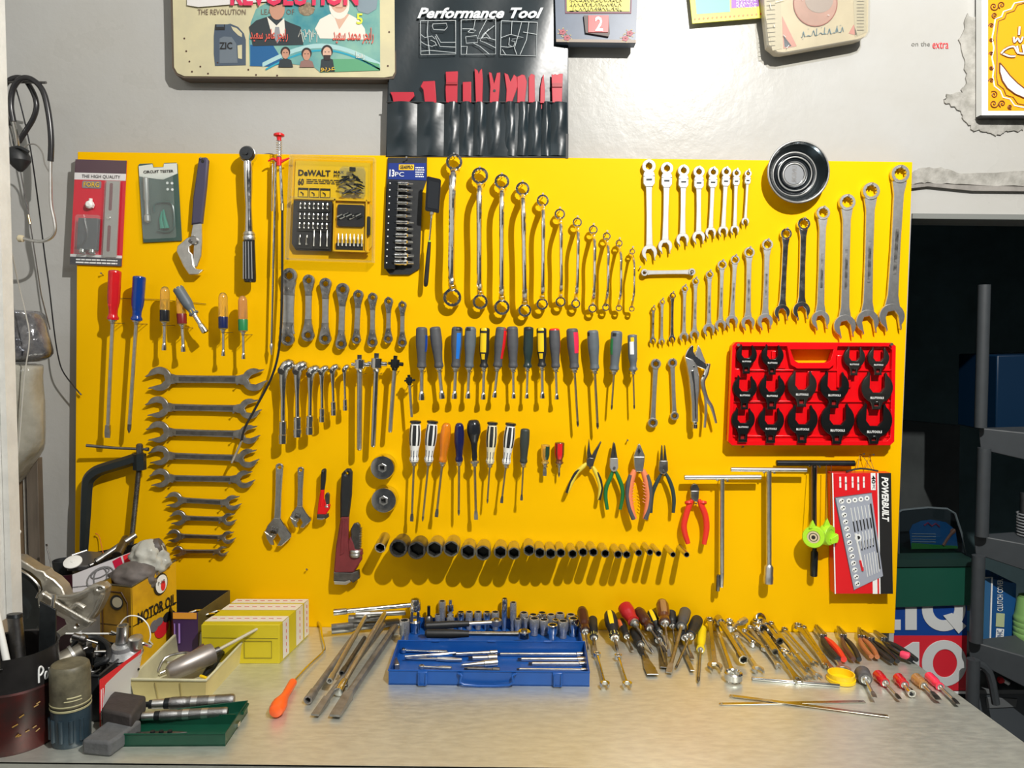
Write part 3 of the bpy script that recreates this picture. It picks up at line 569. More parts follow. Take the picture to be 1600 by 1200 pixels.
for v in (.22,.30): 
    for u in (.72,.84): m.lathe([(0,.003),(.0004,.003)],p.p(u,v+u*.05,.001),(0,-1,0),12)
W('picture_print',m,inkw,t)
W('blister',p.rnd(.07,.15,.93,.97,.06,.014,.0006,asp=.5),pack,t)
# --- self gripping wrench
M,L,k=hang((318,248),(301,430),.018); t=thing('self_grip_wrench','adjustable gripping wrench with purple grey sleeve and bare curved jaw','wrench',M)
obj('sleeve',MB().flat([[(-6*k,0),(5*k,2*k),(8.5*k,-2*k),(9*k,-40*k),(8*k,-100*k),(-8*k,-104*k),(-9*k,-60*k)]],.014,.003),navygrip,t)
obj('hang_hole',MB().lathe([(0,2.6*k),(.001,2.2*k)],(1*k,-.007,-5*k),(0,-1,0),14),ink,t)
obj('shank',MB().flat([[(-6*k,-100*k),(7*k,-100*k),(10*k,-128*k),(11*k,-150*k),(6*k,-168*k),(0,-168*k),(-2*k,-135*k),(-8*k,-125*k)]],.006,.001),satin,t)
obj('hook_jaw',MB().flat([[(-2*k,-120*k),(-13*k,-126*k),(-26*k,-140*k),(-27*k,-148*k),(-14*k,-170*k),(-4*k,-182*k),(10*k,-180*k),(17*k,-172*k),(6*k,-172*k),(1*k,-166*k),(-2*k,-150*k),(-7*k,-146*k),(-8*k,-138*k),(0,-132*k)]],.010,.0015,-.002),satin,t)
obj('pivot_slot',MB().flat([circ(-2*k,-128*k,7*k,16)],.013,.002,-.002),steel,t); obj('pivot_pin',MB().flat([circ(-6*k,-130*k,3*k,12)],.016,.001,-.003),dsteel,t)
nail(318,252,.03)
# --- torque wrench
M,L,k=hang((387,241),(390.5,440),.034); t=thing('torque_wrench','chrome torque wrench with round black ratchet head and ribbed black grip','wrench',M)
obj('ratchet_head',MB().lathe([(-.014,11*k),(.006,12*k),(.012,10*k),(.012,3*k),(.016,3*k),(.016,0)],(0,0,0),(0,-1,0),28),blackg,t)
obj('head_ring',MB().lathe([(-.013,12.4*k),(.003,12.6*k),(.004,11.6*k)],(0,0,0),(0,-1,0),28),chrome,t)
obj('tube',MB().lathe([(8*k,6*k),(18*k,7.2*k),(50*k,6.6*k),(80*k,5*k),(110*k,6*k),(122*k,6.6*k)],n=24),chrome,t)
obj('collar',MB().lathe([(120*k,7.5*k),(124*k,9.5*k),(126*k,8.5*k),(129*k,9.8*k),(133*k,9*k)],n=24),satin,t)
obj('grip',MB().lathe([(132*k,8.6*k,'f'),(190*k,9.6*k,'f'),(197*k,9.4*k),(199*k,8*k)],n=28),blackg,t)
for a_ in (-7,-3,1.5,5.5):
    obj('grip_rib',MB().tube([(a_*k*1.0,-9.0*k*math.cos(a_/9.5)+.0005,-136*k),(a_*k*1.12,-9.6*k*math.cos(a_/9.5),-194*k)],.9*k,6),MT['charcoal grip rubber'] if 0 else mat('grey grip ridge',(.25,.26,.27),.35),t)
nail(387,247,.03)
# --- claw pick-up tool (rods) and flexible one
t=wthing('claw_pickup_tool','flexible claw pick-up tool with red plunger, spring and long black cable','pick-up tool',436,211,YB-.03)
q=lambda x,y,d=.03:P(x,y,YB-d); k=K(q(436,240))
W('plunger_cap',MB().lathe([(-3*k,5*k),(-1*k,8.3*k),(1.5*k,8.3*k),(3*k,4*k),(6*k,3.4*k),(9*k,3.4*k)],q(436,211),(0,0,-1),24),redp,t)
sp=[]
for i in range(121):
    a_=i/120; th=a_*2*math.pi*8; c=q(436,218+a_*28); sp.append(c+V((4.2*k*math.cos(th),4.2*k*math.sin(th),0)))
W('spring',MB().tube(sp,.5*k,5),satin,t); W('plunger_rod',MB().cyl(q(436,216),q(436,252),1.2*k),satin,t)
W('finger_grip',MB().tube([q(419,252),q(427,248),q(436,253),q(445,250),q(452,247)],[1.2*k,1.8*k,3*k,1.8*k,1.2*k],8,3).lathe([(0,4*k),(14*k,4*k)],q(436,245),(0,0,-1),16),redp,t)
W('tube',MB().cyl(q(438,257),q(441,320),2.4*k),chrome,t); W('ferrule',MB().cyl(q(441,318),q(441,329),2.8*k),brass,t)
W('flexible_cable',MB().tube([q(441,328),q(441,420),q(440,480,.035),q(436,545,.04),q(424,590,.045),q(398,640,.045),q(383,668,.045),q(377,690,.045)],1.9*k,10,8),blackg,t)
W('claw_sleeve',MB().tube([q(378,688,.045),q(370,706,.045),q(362,723,.045)],1.9*k,10),satin,t)
t=wthing('telescopic_rod','thin telescopic chrome pick-up rod hanging left of the flexible claw tool','pick-up tool',430,256,YB-.028)
W('rod',MB().cyl(q(431,254,.026),q(427,420,.026),2.2*k).cyl(q(427,420,.026),q(424,540,.026),1.7*k),chrome,t); W('tip',MB().lathe([(0,2*k),(4*k,3*k),(9*k,2.2*k),(18*k,1.2*k)],q(424,537,.026),(0,0,-1)),satin,t)
W('rod_clip',MB().cyl(q(426,256,.024),q(425,330,.024),1.2*k),chrome,t)
nail(432,256,.03)
# --- yellow bit kit
t=wthing('bit_set_case','large clear clamshell with yellow DEWALT card and black screwdriver bits','bit set',452,246,Y0)
p=Pan((457,246),(588,250),(586,411),(450,407),Y0)
W('backing_card',p.r(.04,.03,.93,.40,0,.002),mat('bright yellow card',(.86,.55,.002),.4),t)
W('lettering',p.t('DeWALT',.08,.115,.46,.175,.0012,bold=.03),ink,t)
W('lettering',p.t('MAX\nFIT',.50,.115,.62,.18,.0012,bold=.02),ink,t)
W('lettering',p.t('60',.08,.20,.15,.265,.0012,bold=.03),ink,t); W('lettering',lines(p,.18,.20,.58,.25,3,MB(),.0012,.5,9),ink,t)
m=MB()
for u in (.085,.215,.345):
    p.r(u,.29,u+.12,.31,.0012,.0003,m); 
    for a_,b_,c_,d_ in ((u,.29,u+.006,.38),(u+.114,.29,u+.12,.38),(u,.375,u+.12,.38)): p.r(a_,b_,c_,d_,.0012,.0003,m)
    m.tube([p.p(u+.03,.33,.001),p.p(u+.06,.345,.001),p.p(u+.06,.365,.001)],.0012,5)
W('picture_print',m,ink,t)
cl2=mat('smoked black tray',(.03,.03,.035),.3)
def bits(pan,us,v0,v1,r,parent,mt,name='bit'):
    for u in us:
        a_=pan.p(u,v0,.016);b_=pan.p(u,v1,.016); L=(b_-a_).length
        W(name,MB().lathe([(0,r*.35),(L*.25,r*.6),(L*.3,r),(L*.55,r*.7),(L,r)],a_,b_-a_,8),mt,t,parent)
bc=W('bit_box',MB().prism([p.p(a_,b_,.012) for a_,b_ in ((.58,.10),(.62,.08),(.86,.08),(.88,.12),(.88,.34),(.86,.38),(.62,.38),(.58,.34))],(0,.010,0)),film,t)
rr=random.Random(5)
for i in range(26):
    c=p.p(rr.uniform(.62,.84),rr.uniform(.17,.34),.012+rr.uniform(0,.006)); an=rr.uniform(-.6,.6); dv=V((math.cos(an),0,math.sin(an)))*.009
    W('bit',MB().cyl(c-dv,c+dv,.0022,.0014,7),blackmet if i%3 else dsteel,t,bc)
W('clip',p.r(.70,.09,.77,.13,.016,.003),ink,t,bc)
tr=W('bit_tray',MB().prism([p.p(a_,b_,.010) for a_,b_ in ((.05,.42),(.50,.42),(.50,.90),(.10,.90),(.05,.84))],(0,.008,0)),cl2,t)
for v in (.45,.55,.64):
    W('bit_rail',p.r(.11,v+.045,.48,v+.075,.014,.004),ink,t,tr); bits(p,[.14+.052*i for i in range(7)],v-.005,v+.05,.0026,tr,chrome)
bits(p,[.15,.23],.755,.85,.0034,tr,chrome); bits(p,[.31,.385,.46],.70,.86,.002,tr,satin)
W('bit_rail',p.r(.10,.83,.49,.885,.014,.004),ink,t,tr)
tr=W('bit_tray',MB().prism([p.p(a_,b_,.010) for a_,b_ in ((.53,.42),(.58,.40),(.94,.42),(.97,.46),(.97,.84),(.92,.90),(.53,.90))],(0,.008,0)),mat('yellow tray',(.84,.50,.004),.4),t)
m=MB(); p.r(.53,.40,.95,.415,.018,.010,m); p.r(.53,.89,.95,.905,.018,.010,m); p.r(.53,.40,.545,.905,.018,.010,m); p.r(.90,.40,.915,.905,.018,.010,m); W('tray_rim',m,MT['yellow tray'],t,tr)
b2=W('bit_box',p.rnd(.57,.45,.88,.66,.02,.016,.006),cl2,t,tr)
for i in range(14):
    c=p.p(.60+.018*i,.56+.02*math.sin(i),.018); W('bit',MB().cyl(c-V((.006,0,.003)),c+V((.006,0,.003)),.0022,.0014,7),blackmet if i%2 else satin,t,tr)
bits(p,[.59+.045*i for i in range(7)],.73,.85,.002,tr,satin); W('bit_rail',p.r(.56,.82,.87,.885,.014,.004),ink,t,tr)
W('latch',p.rnd(.92,.56,.955,.74,.01,.02,.006),ink,t,tr)
W('clamshell',p.rnd(.0,.0,1,1,.04,.026,.0006),clear('very clear clamshell',(.97,.97,.95),.9),t)
m=MB()
for a_,b_,c_,d_ in ((0,0,1,.012),(0,.988,1,1),(0,0,.014,1),(.986,0,1,1),(.03,.395,.56,.405)): p.r(a_,b_,c_,d_,.027,.026,m)
W('clamshell_edge',m,pack,t)
# --- socket rail
t=wthing('socket_rail_set','tall black hanging socket rail with blue header card and thirteen chrome sockets','socket set',606,250,YB-.006)
pY=YB-.006
W('rail_back',MB().slab([(606,246),(667,246),(667,280),(660,300),(655,420),(640,429),(609,429),(600,418),(603,300)],pY,.004),black,t)
p=Pan((607,255),(666,255),(666,282),(606,280),pY)
W('header_card',p.r(0,0,1,1,.001,.001),mat('royal blue card',(.008,.03,.22),.35),t)
W('lettering',p.t('13',.04,.40,.17,.85,.0016,bold=.03).text('PC',[p.p(.19,.55,.0016),p.p(.42,.55,.0016),p.p(.42,.82,.0016),p.p(.19,.82,.0016)]),inkw,t); W('lettering',lines(p,.72,.2,.95,.85,5,MB(),.0016,.5,3),inkw,t)
W('badge',p.r(.28,.08,.68,.42,.0014,.0006),inky,t); W('lettering',p.t('GEARPRO',.31,.14,.65,.36,.0022,bold=.02),ink,t)
p=Pan((606,284),(650,284),(644,421),(600,421),pY)
W('rail',MB().prism([p.p(a_,b_,.014) for a_,b_ in ((.04,0),(.42,0),(.42,1),(.04,1))],(0,.012,0)),blackg,t,bevel=.001)
m=MB()
for i in range(13): m.lathe([(0,.0016),(.0006,.0016)],p.p(.12,.03+i*.075,.0142),(0,-1,0),8)
W('size_dots',m,inkw,t)
for i in range(13):
    v=.03+.073*i+.004*max(0,i-9)*1.2; r=(3.0 if i<6 else 3.4 if i<8 else 4.3 if i<11 else 5)*K(p.p(0,0)); a_=p.p(.40,v,.012); L=(.0345 if i<6 else .040)*(1 if i<11 else 1.1)
    W('socket',MB().lathe([(0,r*.95),(L*.35,r),(L*.36,r*.88),(L*.5,r*.88),(L*.52,r),(L*.65,r*.9),(L*.7,r*.5),(L,r*.4)],a_,(1,0,-.03),16),chrome,t)
    W('socket_hub',MB().lathe([(0,r*.7),(.005,r*.7)],a_-V((.005,0,0)),(1,0,0),12),blackmet,t)
nail(636,250,.02)
# --- inspection mirror
t=wthing('inspection_mirror','folding inspection mirror in black frame with green-ringed black grip','mirror',677,276,YB-.05)
p=Pan((667,275),(689,280),(686,333),(664,329),YB-.05)
W('frame',p.rnd(0,0,1,1,.10,0,.006,asp=.5),blackg,t)
W('mirror_glass',p.rnd(.14,.12,.88,.90,.06,.0008,.001,asp=.5),mat('mirror silver',(.9,.9,.9),.02,1),t)
a_,b_,c_=P(675,332,YB-.045),P(671,378,YB-.038),P(665,448,YB-.03)
W('ball_joint',MB().lathe([(-3*k,1*k),(-1*k,3.5*k),(3*k,3.5*k),(5*k,1.6*k),(9*k,1.6*k)],a_,(b_-a_)),satin,t)
W('rod',MB().cyl(a_,b_,1.5*k),chrome,t); W('grip_ring',MB().cyl(b_-(c_-b_)*.03,b_,2.2*k),lime,t)
W('grip',MB().lathe([(0,2.6*k),(20*k,3.3*k),(62*k,3.8*k),(68*k,3.2*k),(70*k,1.5*k)],b_,c_-b_,16),black,t)
# --- magnetic tray
c=P(1240,273,YB-.003); k=K(c); t=thing('magnetic_tray','round polished steel magnetic parts tray with concentric rings at the board top edge','tray',c)
W('bowl',MB().lathe([(0,30*k),(.004,34*k),(.030,45*k),(.033,48*k),(.034,47*k),(.033,45*k),(.006,34.5*k),(.004,33*k),(.004,31*k),(.009,30*k),(.009,29*k),(.004,28*k),(.004,22*k),(.008,21*k),(.008,20*k),(.003,18*k),(.003,0)],(c.x,YB-.001,c.z),(0,-1,0),56,caps=(1,0)),mat('mirror stainless',(.62,.64,.66),.10,1,rn=.03),t)
W('rubber_ring',MB().lathe([(.0062,34.3*k),(.029,44*k),(.0295,43.7*k),(.0067,33.9*k)],(c.x,YB-.001,c.z),(0,-1,0),56,caps=(0,0)),mat('dark steel band',(.03,.04,.045),.25,.7),t)
W('rubber_ring',MB().lathe([(.0045,27.5*k),(.0055,27.5*k),(.0055,22.5*k)],(c.x,YB-.001,c.z),(0,-1,0),48,caps=(0,0)),MT['dark steel band'],t)
for rr_,yy_ in ((46.5,.034),(33.5,.008),(26,.0105),(17,.0055)):
    W('ring',MB().tube([V((c.x+rr_*k*math.cos(i*.1571),YB-.001-yy_,c.z+rr_*k*math.sin(i*.1571))) for i in range(41)],1.0*k,6),white_steel,t)
W('centre_disc',MB().lathe([(.0040,15.5*k),(.0048,15*k)],(c.x,YB-.001,c.z),(0,-1,0),36),mat('brushed disc',(.20,.21,.22),.5,.3),t)
W('lettering',MB().text('UNIOR',[V((c.x-.005,YB-.0068,c.z+.019)),V((c.x-.005,YB-.0068,c.z-.019)),V((c.x+.006,YB-.0068,c.z-.019)),V((c.x+.006,YB-.0068,c.z+.019))][0:4],bold=.02),dsteel,t)
# --- clamp
q=lambda x,y,d=.03:P(x,y,YB-d); k=K(q(180,760))
t=wthing('screw_clamp','black bent-frame screw clamp with long threaded spindle and sliding bar','clamp',219,700,YB-.03)
fr_=[q(x,y) for x,y in ((224,713),(190,724),(160,733),(148,739),(139,748),(136,760),(134,800),(131,860))]
W('frame',MB().tube(fr_,[9*k,9*k,9*k,9.5*k,9.5*k,9*k,8.5*k,7*k],6,4,sq=.8,up=(0,1,0)),mat('black painted iron',(.012,.018,.02),.35,bump=.1),t)
W('frame_boss',MB().lathe([(-3*k,9*k,'h'),(22*k,9*k,'h')],q(218,712),(0,0,-1),24),MT['black painted iron'],t)
th=[]
for i in range(60): th+=[(i*2.0*k,3.4*k),(i*2.0*k+1.0*k,4.4*k)]
a_=q(217,734);b_=q(205,852)
W('spindle',MB().lathe([p_ for p_ in th if p_[0]<(b_-a_).length],a_,b_-a_,14),dsteel,t)
W('spindle_head',MB().lathe([(-.003,3*k),(0,5*k),(16*k,5*k)],q(218,695),(0,0,-1),16),dsteel,t)
W('tommy_bar',MB().tube([q(135,696,.045),q(180,700,.035),q(229,702,.028)],[2.6*k,2.4*k,2.0*k],10).lathe([(0,3*k),(4*k,3*k)],q(228,702,.028),(1,0,0)),dsteel,t)
# --- adjustable wrenches
for (a,b,w_,hr,lab) in (((437.3,727),(432,852),9.5,20,'larger chrome adjustable wrench hanging jaw down left of the smaller one'),((470.4,732),(468,824),8,15.5,'smaller chrome adjustable wrench between the larger one and the red pipe wrench')):
    M,L,k=hang(a,b,.014); t=thing('adjustable_wrench',lab,'wrench',M,'adjustable wrenches'); w_*=k; hr*=k
    obj('handle',MB().flat([circ(0,-w_*.3,w_*.68,18)[0:10]+[(-w_*.62,-w_*.3),(-w_*.5,-L*.35),(-w_*.55,-L+hr*2.1),(w_*.55,-L+hr*2.1),(w_*.5,-L*.35),(w_*.62,-w_*.3)],circ(0,-w_*.3,w_*.3,12)],.008,.001),chrome,t)
    obj('recessed_panel',MB().box(-w_*.28,w_*.28,-.0052,-.0038,-L+hr*2.3,-w_*1.4),satin,t)
    z=-L; obj('head',MB().flat([[(-w_*.55,z+hr*2.2),(w_*.55,z+hr*2.2),(hr*.65,z+hr*1.6),(hr*1.15,z+hr*1.0),(hr*1.15,z+hr*.75),(hr*.45,z),(hr*.1,z-hr*.02),(hr*.35,z+hr*.55),(hr*.1,z+hr*.95),(-hr*.35,z+hr*.75),(-hr*.9,z+hr*1.1),(-hr*.75,z+hr*1.55)]],.011,.0014),chrome,t)
    obj('sliding_jaw',MB().flat([[(-hr*.35,z+hr*.72),(-hr*.95,z+hr*1.08),(-hr*.75,z+hr*.5),(-hr*.45,z+hr*.05),(-hr*.2,z+hr*.02),(-hr*.3,z+hr*.4),(0,z+hr*.85)]],.009,.0012),satin,t)
    obj('knurl_screw',MB().lathe([(0,hr*.26),(hr*.14,hr*.30),(hr*.16,hr*.24),(hr*.3,hr*.30),(hr*.32,hr*.24),(hr*.5,hr*.28)],(-hr*.42,-.005,z+hr*1.25),(1,0,-.15),12),dsteel,t)
    nail(a[0],a[1]+w_/k*.3-1,.022)
# --- pipe wrenches (head down)
def pipe(a,b,s,hm,gm,lab,gl):
    M,L,k=hang(a,b,.022); t=thing('pipe_wrench',lab,'wrench',M,'pipe wrenches'); u=L/178.0   # drawn for the big one: 178 units long
    f=lambda pts:[(x*u,-y*u) for x,y in pts]
    obj('grip',MB().flat([f([(-4,4),(0,0),(6,0),(9,5),(9,40),(6,74*gl),(-7,76*gl),(-8,40),(-7,8)]),[(x+1*u,z) for x,z in circ(0,-7*u,2.2*u,12)]],.016*s,.004*s),black,t)
    obj('body',MB().flat([f([(-6,74*gl),(6,74*gl),(6,110),(12,122),(22,128),(28,134),(28,140),(16,160),(-13,162),(-14,158),(-12,120)])],.015*s,.003*s),hm,t)
    obj('body_rib',MB().flat([f([(-3,78*gl),(0,78*gl),(1,130),(-5,134)])],.018*s,.001*s),hm,t)
    obj('jaw_frame',MB().flat([f([(6,112),(10,104),(15,112),(18,122),(28,124),(29,132),(8,132)])],.019*s,.003*s),hm,t)
    obj('hook_jaw',MB().flat([f([(10,92),(14,84),(20,82),(24,86),(25,124),(12,126)])],.011*s,.002*s,-.002),dsteel,t)
    m=MB(); n=9
    for i in range(n): m.box(22*u,26.5*u,-.007*s,.004*s,-(90+i*3.6)*u-1.6*u,-(90+i*3.6)*u)
    obj('rack_teeth',m,steel,t)
    obj('adjusting_nut',MB().lathe([(0,9*u),(2.5*u,10.5*u),(5*u,9.5*u),(7.5*u,10.5*u),(11*u,9*u)],(18*u,0,-124*u),(0,0,-1),20),steel,t)
    obj('heel_jaw',MB().flat([f([(-14,160),(14,160),(24,156),(26,168),(16,176),(12,172),(4,174),(-14,174)])],.016*s,.002*s),dsteel,t)
    obj('lower_tooth_plate',MB().flat([f([(-13,174),(4,174),(11,171),(13,174),(6,179),(-12,179)])],.018*s,.001),satin,t)
    nail(a[0]+1,a[1]+5,.03)
pipe((541.8,732),(536,911),1,mat('maroon cast iron',(.20,.03,.035),.45,noise=.2),None,'large maroon pipe wrench with black dipped grip and knurled jaw',1)
pipe((506,732),(502,811),.7,mat('bright red cast iron',(.72,.01,.012),.35),None,'small bright red pipe wrench with black grip beside the maroon one',1)
# --- oil filter cups
for (x,y,r,lab) in ((597.5,731,19.5,'upper chrome oil filter cup wrench with square hole'),(599.5,782,20.5,'lower chrome oil filter cup wrench with square hole')):
    c=P(x,y,YB-.03); k=K(c); r*=k; t=thing('oil_filter_cup',lab,'filter wrench',c,'oil filter cups')
    W('cup',MB().lathe([(-.028,r*.99),(-.004,r*.99),(0,r*.93),(.001,r*.6),(.001,r*.3)],c,(0,-1,0),36,caps=(0,0)),chrome,t)
    W('drive_hub',MB().lathe([(.0005,r*.36,'h'),(.004,r*.33,'h'),(.004,r*.22,'s'),(-.006,r*.22,'s'),(-.006,.0001,'s')],c,(0,-1,0),24,caps=(0,0)),satin,t)
    W('drive_hole',MB().lathe([(-.004,r*.21,'s'),(-.0045,.0001)],c,(0,-1,0),16),ink,t)
    nail(x,y-3,.03)
# ================================================================= pliers
def plier(root,lab,jawL,jawR,body,hL,hR,rad,gm,jm,bm_,p=.022,inner=None,cat='pliers',name='pliers',extra=None):
    c=P(*root,YB-p); k=K(c); t=thing(name,lab,cat,c,'pliers on the board'); q=lambda x,y,d=0:P(x,y,YB-p-d)
    for pts in (jawL,jawR): W('jaw',MB().prism([q(*a,.004) for a in pts],(0,.009,0)),jm,t,bevel=.0008)
    W('joint',MB().prism([q(*a,.0065) for a in body],(0,.013,0)),bm_,t,bevel=.0012)
    for pts in (hL,hR):
        n=len(pts); rr=[rad*k*f for f in ([.62,.95,1,1,.95,.8] if n==6 else [.62]+[1]*(n-2)+[.8])]
        W('handle',MB().tube([q(*a) for a in pts],rr,12,5,sq=1.0),gm,t)
    return t,q,k
# 1 long nose open
ym=mat('yellow rubber sleeve',(.78,.62,.06),.45)
t,q,k=plier((923,720),'long-nose pliers with splayed jaws and curved yellow and black handles','',[],[],[],[],1,ym,dsteel,dsteel) if 0 else plier((923,720),'long-nose pliers with splayed jaws and curved yellow and black handles',[(920.4,686),(922.5,706),(927,718),(918,722),(917.5,708)],[(940,690.5),(934,705),(929,721),(922,718),(928,706),(938.5,690)],[(917,718),(921,715),(928,716),(929,720),(927,728),(922,731),(917,727)],[(917,724),(911,729),(901,739),(893,754),(886,770)],[(926,729),(930,736),(935,748),(938.5,762),(936,781)],3.6,ym,dsteel,dsteel)
for pts in ([(909,731),(899,740),(891,755),(885.5,770)],[(933,738),(938,750),(940,764),(936.5,781)]): W('grip_inlay',MB().tube([q(*a,.002) for a in pts],[2.0*k,2.6*k,2.2*k,2.4*k],8,4),black,t)
nail(922,733,.02)
# 2 green circlip
t,q,k=plier((960,715),'circlip pliers with slim green dipped handles',[(958,693),(959.5,691),(959.5,717),(953.5,717)],[(959.5,691),(961,693),(965,717),(959.5,717)],[(953.5,716),(965.5,716),(966,731),(963,737),(956,737),(953,731)],[(957,736),(954,746),(948,760),(946,775),(949,796)],[(962,736),(966,745),(971.5,760),(973,775),(969,796)],3.3,green,dsteel,white_steel)
W('adjust_screw',MB().cyl(q(960,731,.006),q(960,731,.009),2*k,n=12),dsteel,t); nail(960,740,.02)
# 3 combination
om=mat('salmon orange rubber',(.85,.24,.10),.45)
t,q,k=plier((998,720),'combination pliers with bright bare head and orange and black ribbed handles',[(997.6,694),(998.3,694),(998.3,722),(991,722),(990.5,712)],[(999,694),(1000,694),(1007.5,712),(1007,722),(998.3,722)],[(990.5,714),(1007.5,714),(1006,728),(1004.5,737),(993.5,737),(991.5,728)],[(992,734),(988,744),(985,756),(983,775),(986,795),(991,811)],[(1004,734),(1008,744),(1011,756),(1013.5,775),(1011.5,795),(1008,811)],5.4,om,satin,satin,p=.028)
W('pipe_grip',MB().prism([q(*a,.0075) for a in ((998.5,700),(1001,705),(999,709),(996.5,705))],(0,.002,0)),ink,t)
for s,pts in ((1,[(985,742),(981.5,757),(980.5,775),(984,795),(990,811)]),(-1,[(1011,742),(1015,757),(1016,775),(1013.5,795),(1008.5,811)])):
    g_=W('grip_inlay',MB().tube([q(*a,.0035) for a in pts],[3*k,3.9*k,3.4*k,3.6*k,3.6*k],10,5),grey,t)
    for i in range(7): W('grip_rib',MB().tube([q(pts[0][0]+s*(2.5 -(1.2 if 2<i<5 else 0)),756+i*5,.0055),q(pts[0][0]+s*(7-(1.5 if 2<i<5 else 0)),753.5+i*5,.004)],.5*k,5),om,t,g_)
nail(998.5,740,.02)
# 4 dark circlip
t,q,k=plier((1037,722),'dark circlip pliers with straight needle jaws and thin black-green handles',[(1034,696),(1035.2,696),(1036.3,722),(1031.5,722)],[(1038.4,696),(1039.4,696),(1042.5,722),(1037.3,722)],[(1030.5,720),(1043.5,720),(1044,735),(1040.5,741),(1033,741),(1029.5,735)],[(1034,739),(1027,752),(1020,769),(1017.5,785),(1017,801)],[(1040,739),(1046,751),(1051,766),(1053,782),(1052,801)],3.2,mat('dark grey-green grip',(.03,.055,.06),.35),dsteel,steel)
W('adjust_screw',MB().cyl(q(1037,736,.006),q(1037,736,.009),2*k,n=12),dsteel,t); nail(1037,744,.02)
# 5 red cutters
t,q,k=plier((1086,765),'diagonal cutters with thick red dipped handles and small dark jaws',[(1085,756),(1086,756.5),(1086,772),(1080,772),(1079,764),(1081,758)],[(1087,756),(1090,758),(1092.8,764),(1092,772),(1086,772),(1086,756.5)],[(1079.5,767),(1092.5,767),(1092,778),(1090,785),(1086,784),(1080,779)],[(1082,780),(1077,790),(1072,805),(1068.5,825),(1075,849)],[(1092,781),(1096,790),(1102,805),(1104,826),(1100,850)],4.8,redgrip,dsteel,steel)
for a in ((1076,785),(1098,785)): W('thumb_guard',MB().lathe([(-.004,2*k),(-.002,6.3*k),(.003,6.3*k),(.006,3*k)],q(*a),(0,-.4,-1),14),redgrip,t)
nail(1086,788,.02)
# locking pliers
c=P(1085,545,YB-.026); t=thing('locking_pliers','bright curved-jaw locking pliers hanging between ring wrenches and red tray','pliers',c); q=lambda x,y,d=0:P(x,y,YB-.026-d); k=K(c)
W('upper_jaw',MB().prism([q(*a,.005) for a in ((1081,539),(1084,541),(1083.5,549),(1087,556),(1093,560),(1106,570),(1103,578),(1092,574),(1083,570),(1073,566),(1070.5,556),(1074,547))],(0,.012,0)),chrome,t,bevel=.0015)
W('lower_jaw',MB().prism([q(*a,.003) for a in ((1091,539),(1095,545),(1099,556),(1103,566),(1096,573),(1090,562),(1086.5,553),(1088.5,548))],(0,.008,0)),satin,t,bevel=.001)
W('fixed_handle',MB().prism([q(*a,.007) for a in ((1070.5,557),(1073,568),(1077,590),(1081,630),(1081.5,660),(1091,660),(1091,625),(1093,610),(1093,590),(1090,572),(1083,562))],(0,.014,0)),satin,t,bevel=.002)
W('handle_channel',MB().prism([q(*a,.0085) for a in ((1079,580),(1083,600),(1085,630),(1086,655),(1088,655),(1088,625),(1086,600),(1084,578))],(0,.003,0)),chrome,t,bevel=.0007)
W('lever',MB().tube([q(1107,568),q(1103,584),q(1098,598),q(1104,622),(q(1112,636)),q(1119,661)],[3.5*k,4.2*k,3.8*k,3.2*k,2.8*k,1.8*k],10,5),satin,t)
W('release_lever',MB().tube([q(1101,612),q(1103,640),q(1101,668)],[1.8*k,2.2*k,2*k],8,3),satin,t)
W('adjusting_screw',MB().lathe([(0,3.6*k),(4*k,3.6*k),(5*k,4.6*k,'f'),(11*k,4.6*k,'f'),(12*k,3.5*k)],q(1086,658),(0,0,-1),20),chrome,t)
for a in ((1084,573),(1099,587),(1105,570)): W('rivet',MB().lathe([(0,2.2*k),(.002,1.5*k)],q(*a,.006),(0,-1,0),12),chrome,t)
nail(1085,553,.02)
# ================================================================= T handles
def thandle(bl,br,top,bot,rb,rs,lab,m_,sock,p=.03):
    c=P(*top,YB-p); k=K(c); t=thing('t_handle_wrench',lab,'wrench',c,'T-handle socket wrenches'); q=lambda x,y,d=0:P(x,y,YB-p-d)
    W('cross_bar',MB().lathe([(0,rb*k*.8),(.001,rb*k),((q(*br)-q(*bl)).length-.001,rb*k),((q(*br)-q(*bl)).length,rb*k*.8)],q(*bl),q(*br)-q(*bl),18),m_,t)
    W('shaft',MB().cyl(q(*top),q(*bot),rs*k),m_,t)
    m=MB(); 
    for dx in (-8,8) : m.lathe([(0,1.8*k),(.001,1.2*k)],q(top[0]+dx,top[1]+3,rb*k*.6),(0,-1,-.2),10)
    W('weld_spot',m,white_steel if m_ is not blackmet else dsteel,t)
    sock(t,q,k); nail(top[0]-3,top[1]+rb+1,p+.004); nail(top[0]+5,top[1]+rb+1,p+.004)
def s1(t,q,k):
    for dx,dy in ((-4.5,6),(1.5,0)):
        W('prong',MB().lathe([(0,2.4*k),(3*k,3.3*k),(25*k,3.1*k),(26*k,2.6*k)],q(1127+dx,892+dy),(-.02,0,-1),14),dsteel if dx<0 else satin,t)
thandle((1069,746),(1189,745.5),(1128.6,747),(1128,895),4,3.6,'left chrome T-handle wrench of two, hanging beside the red cutters',satin,s1)
thandle((1141.5,733.5),(1260.5,734.5),(1201.5,735),(1201.5,888),3.6,4,'right chrome T-handle wrench of two, with a wide socket end',satin,lambda t,q,k:W('socket_end',MB().lathe([(0,4.2*k),(4*k,7*k),(18*k,7*k),(19*k,7.6*k),(30*k,7.4*k),(30*k,5*k,'h'),(10*k,5*k,'h')],q(1201.5,882),(0,0,-1),24),satin,t))
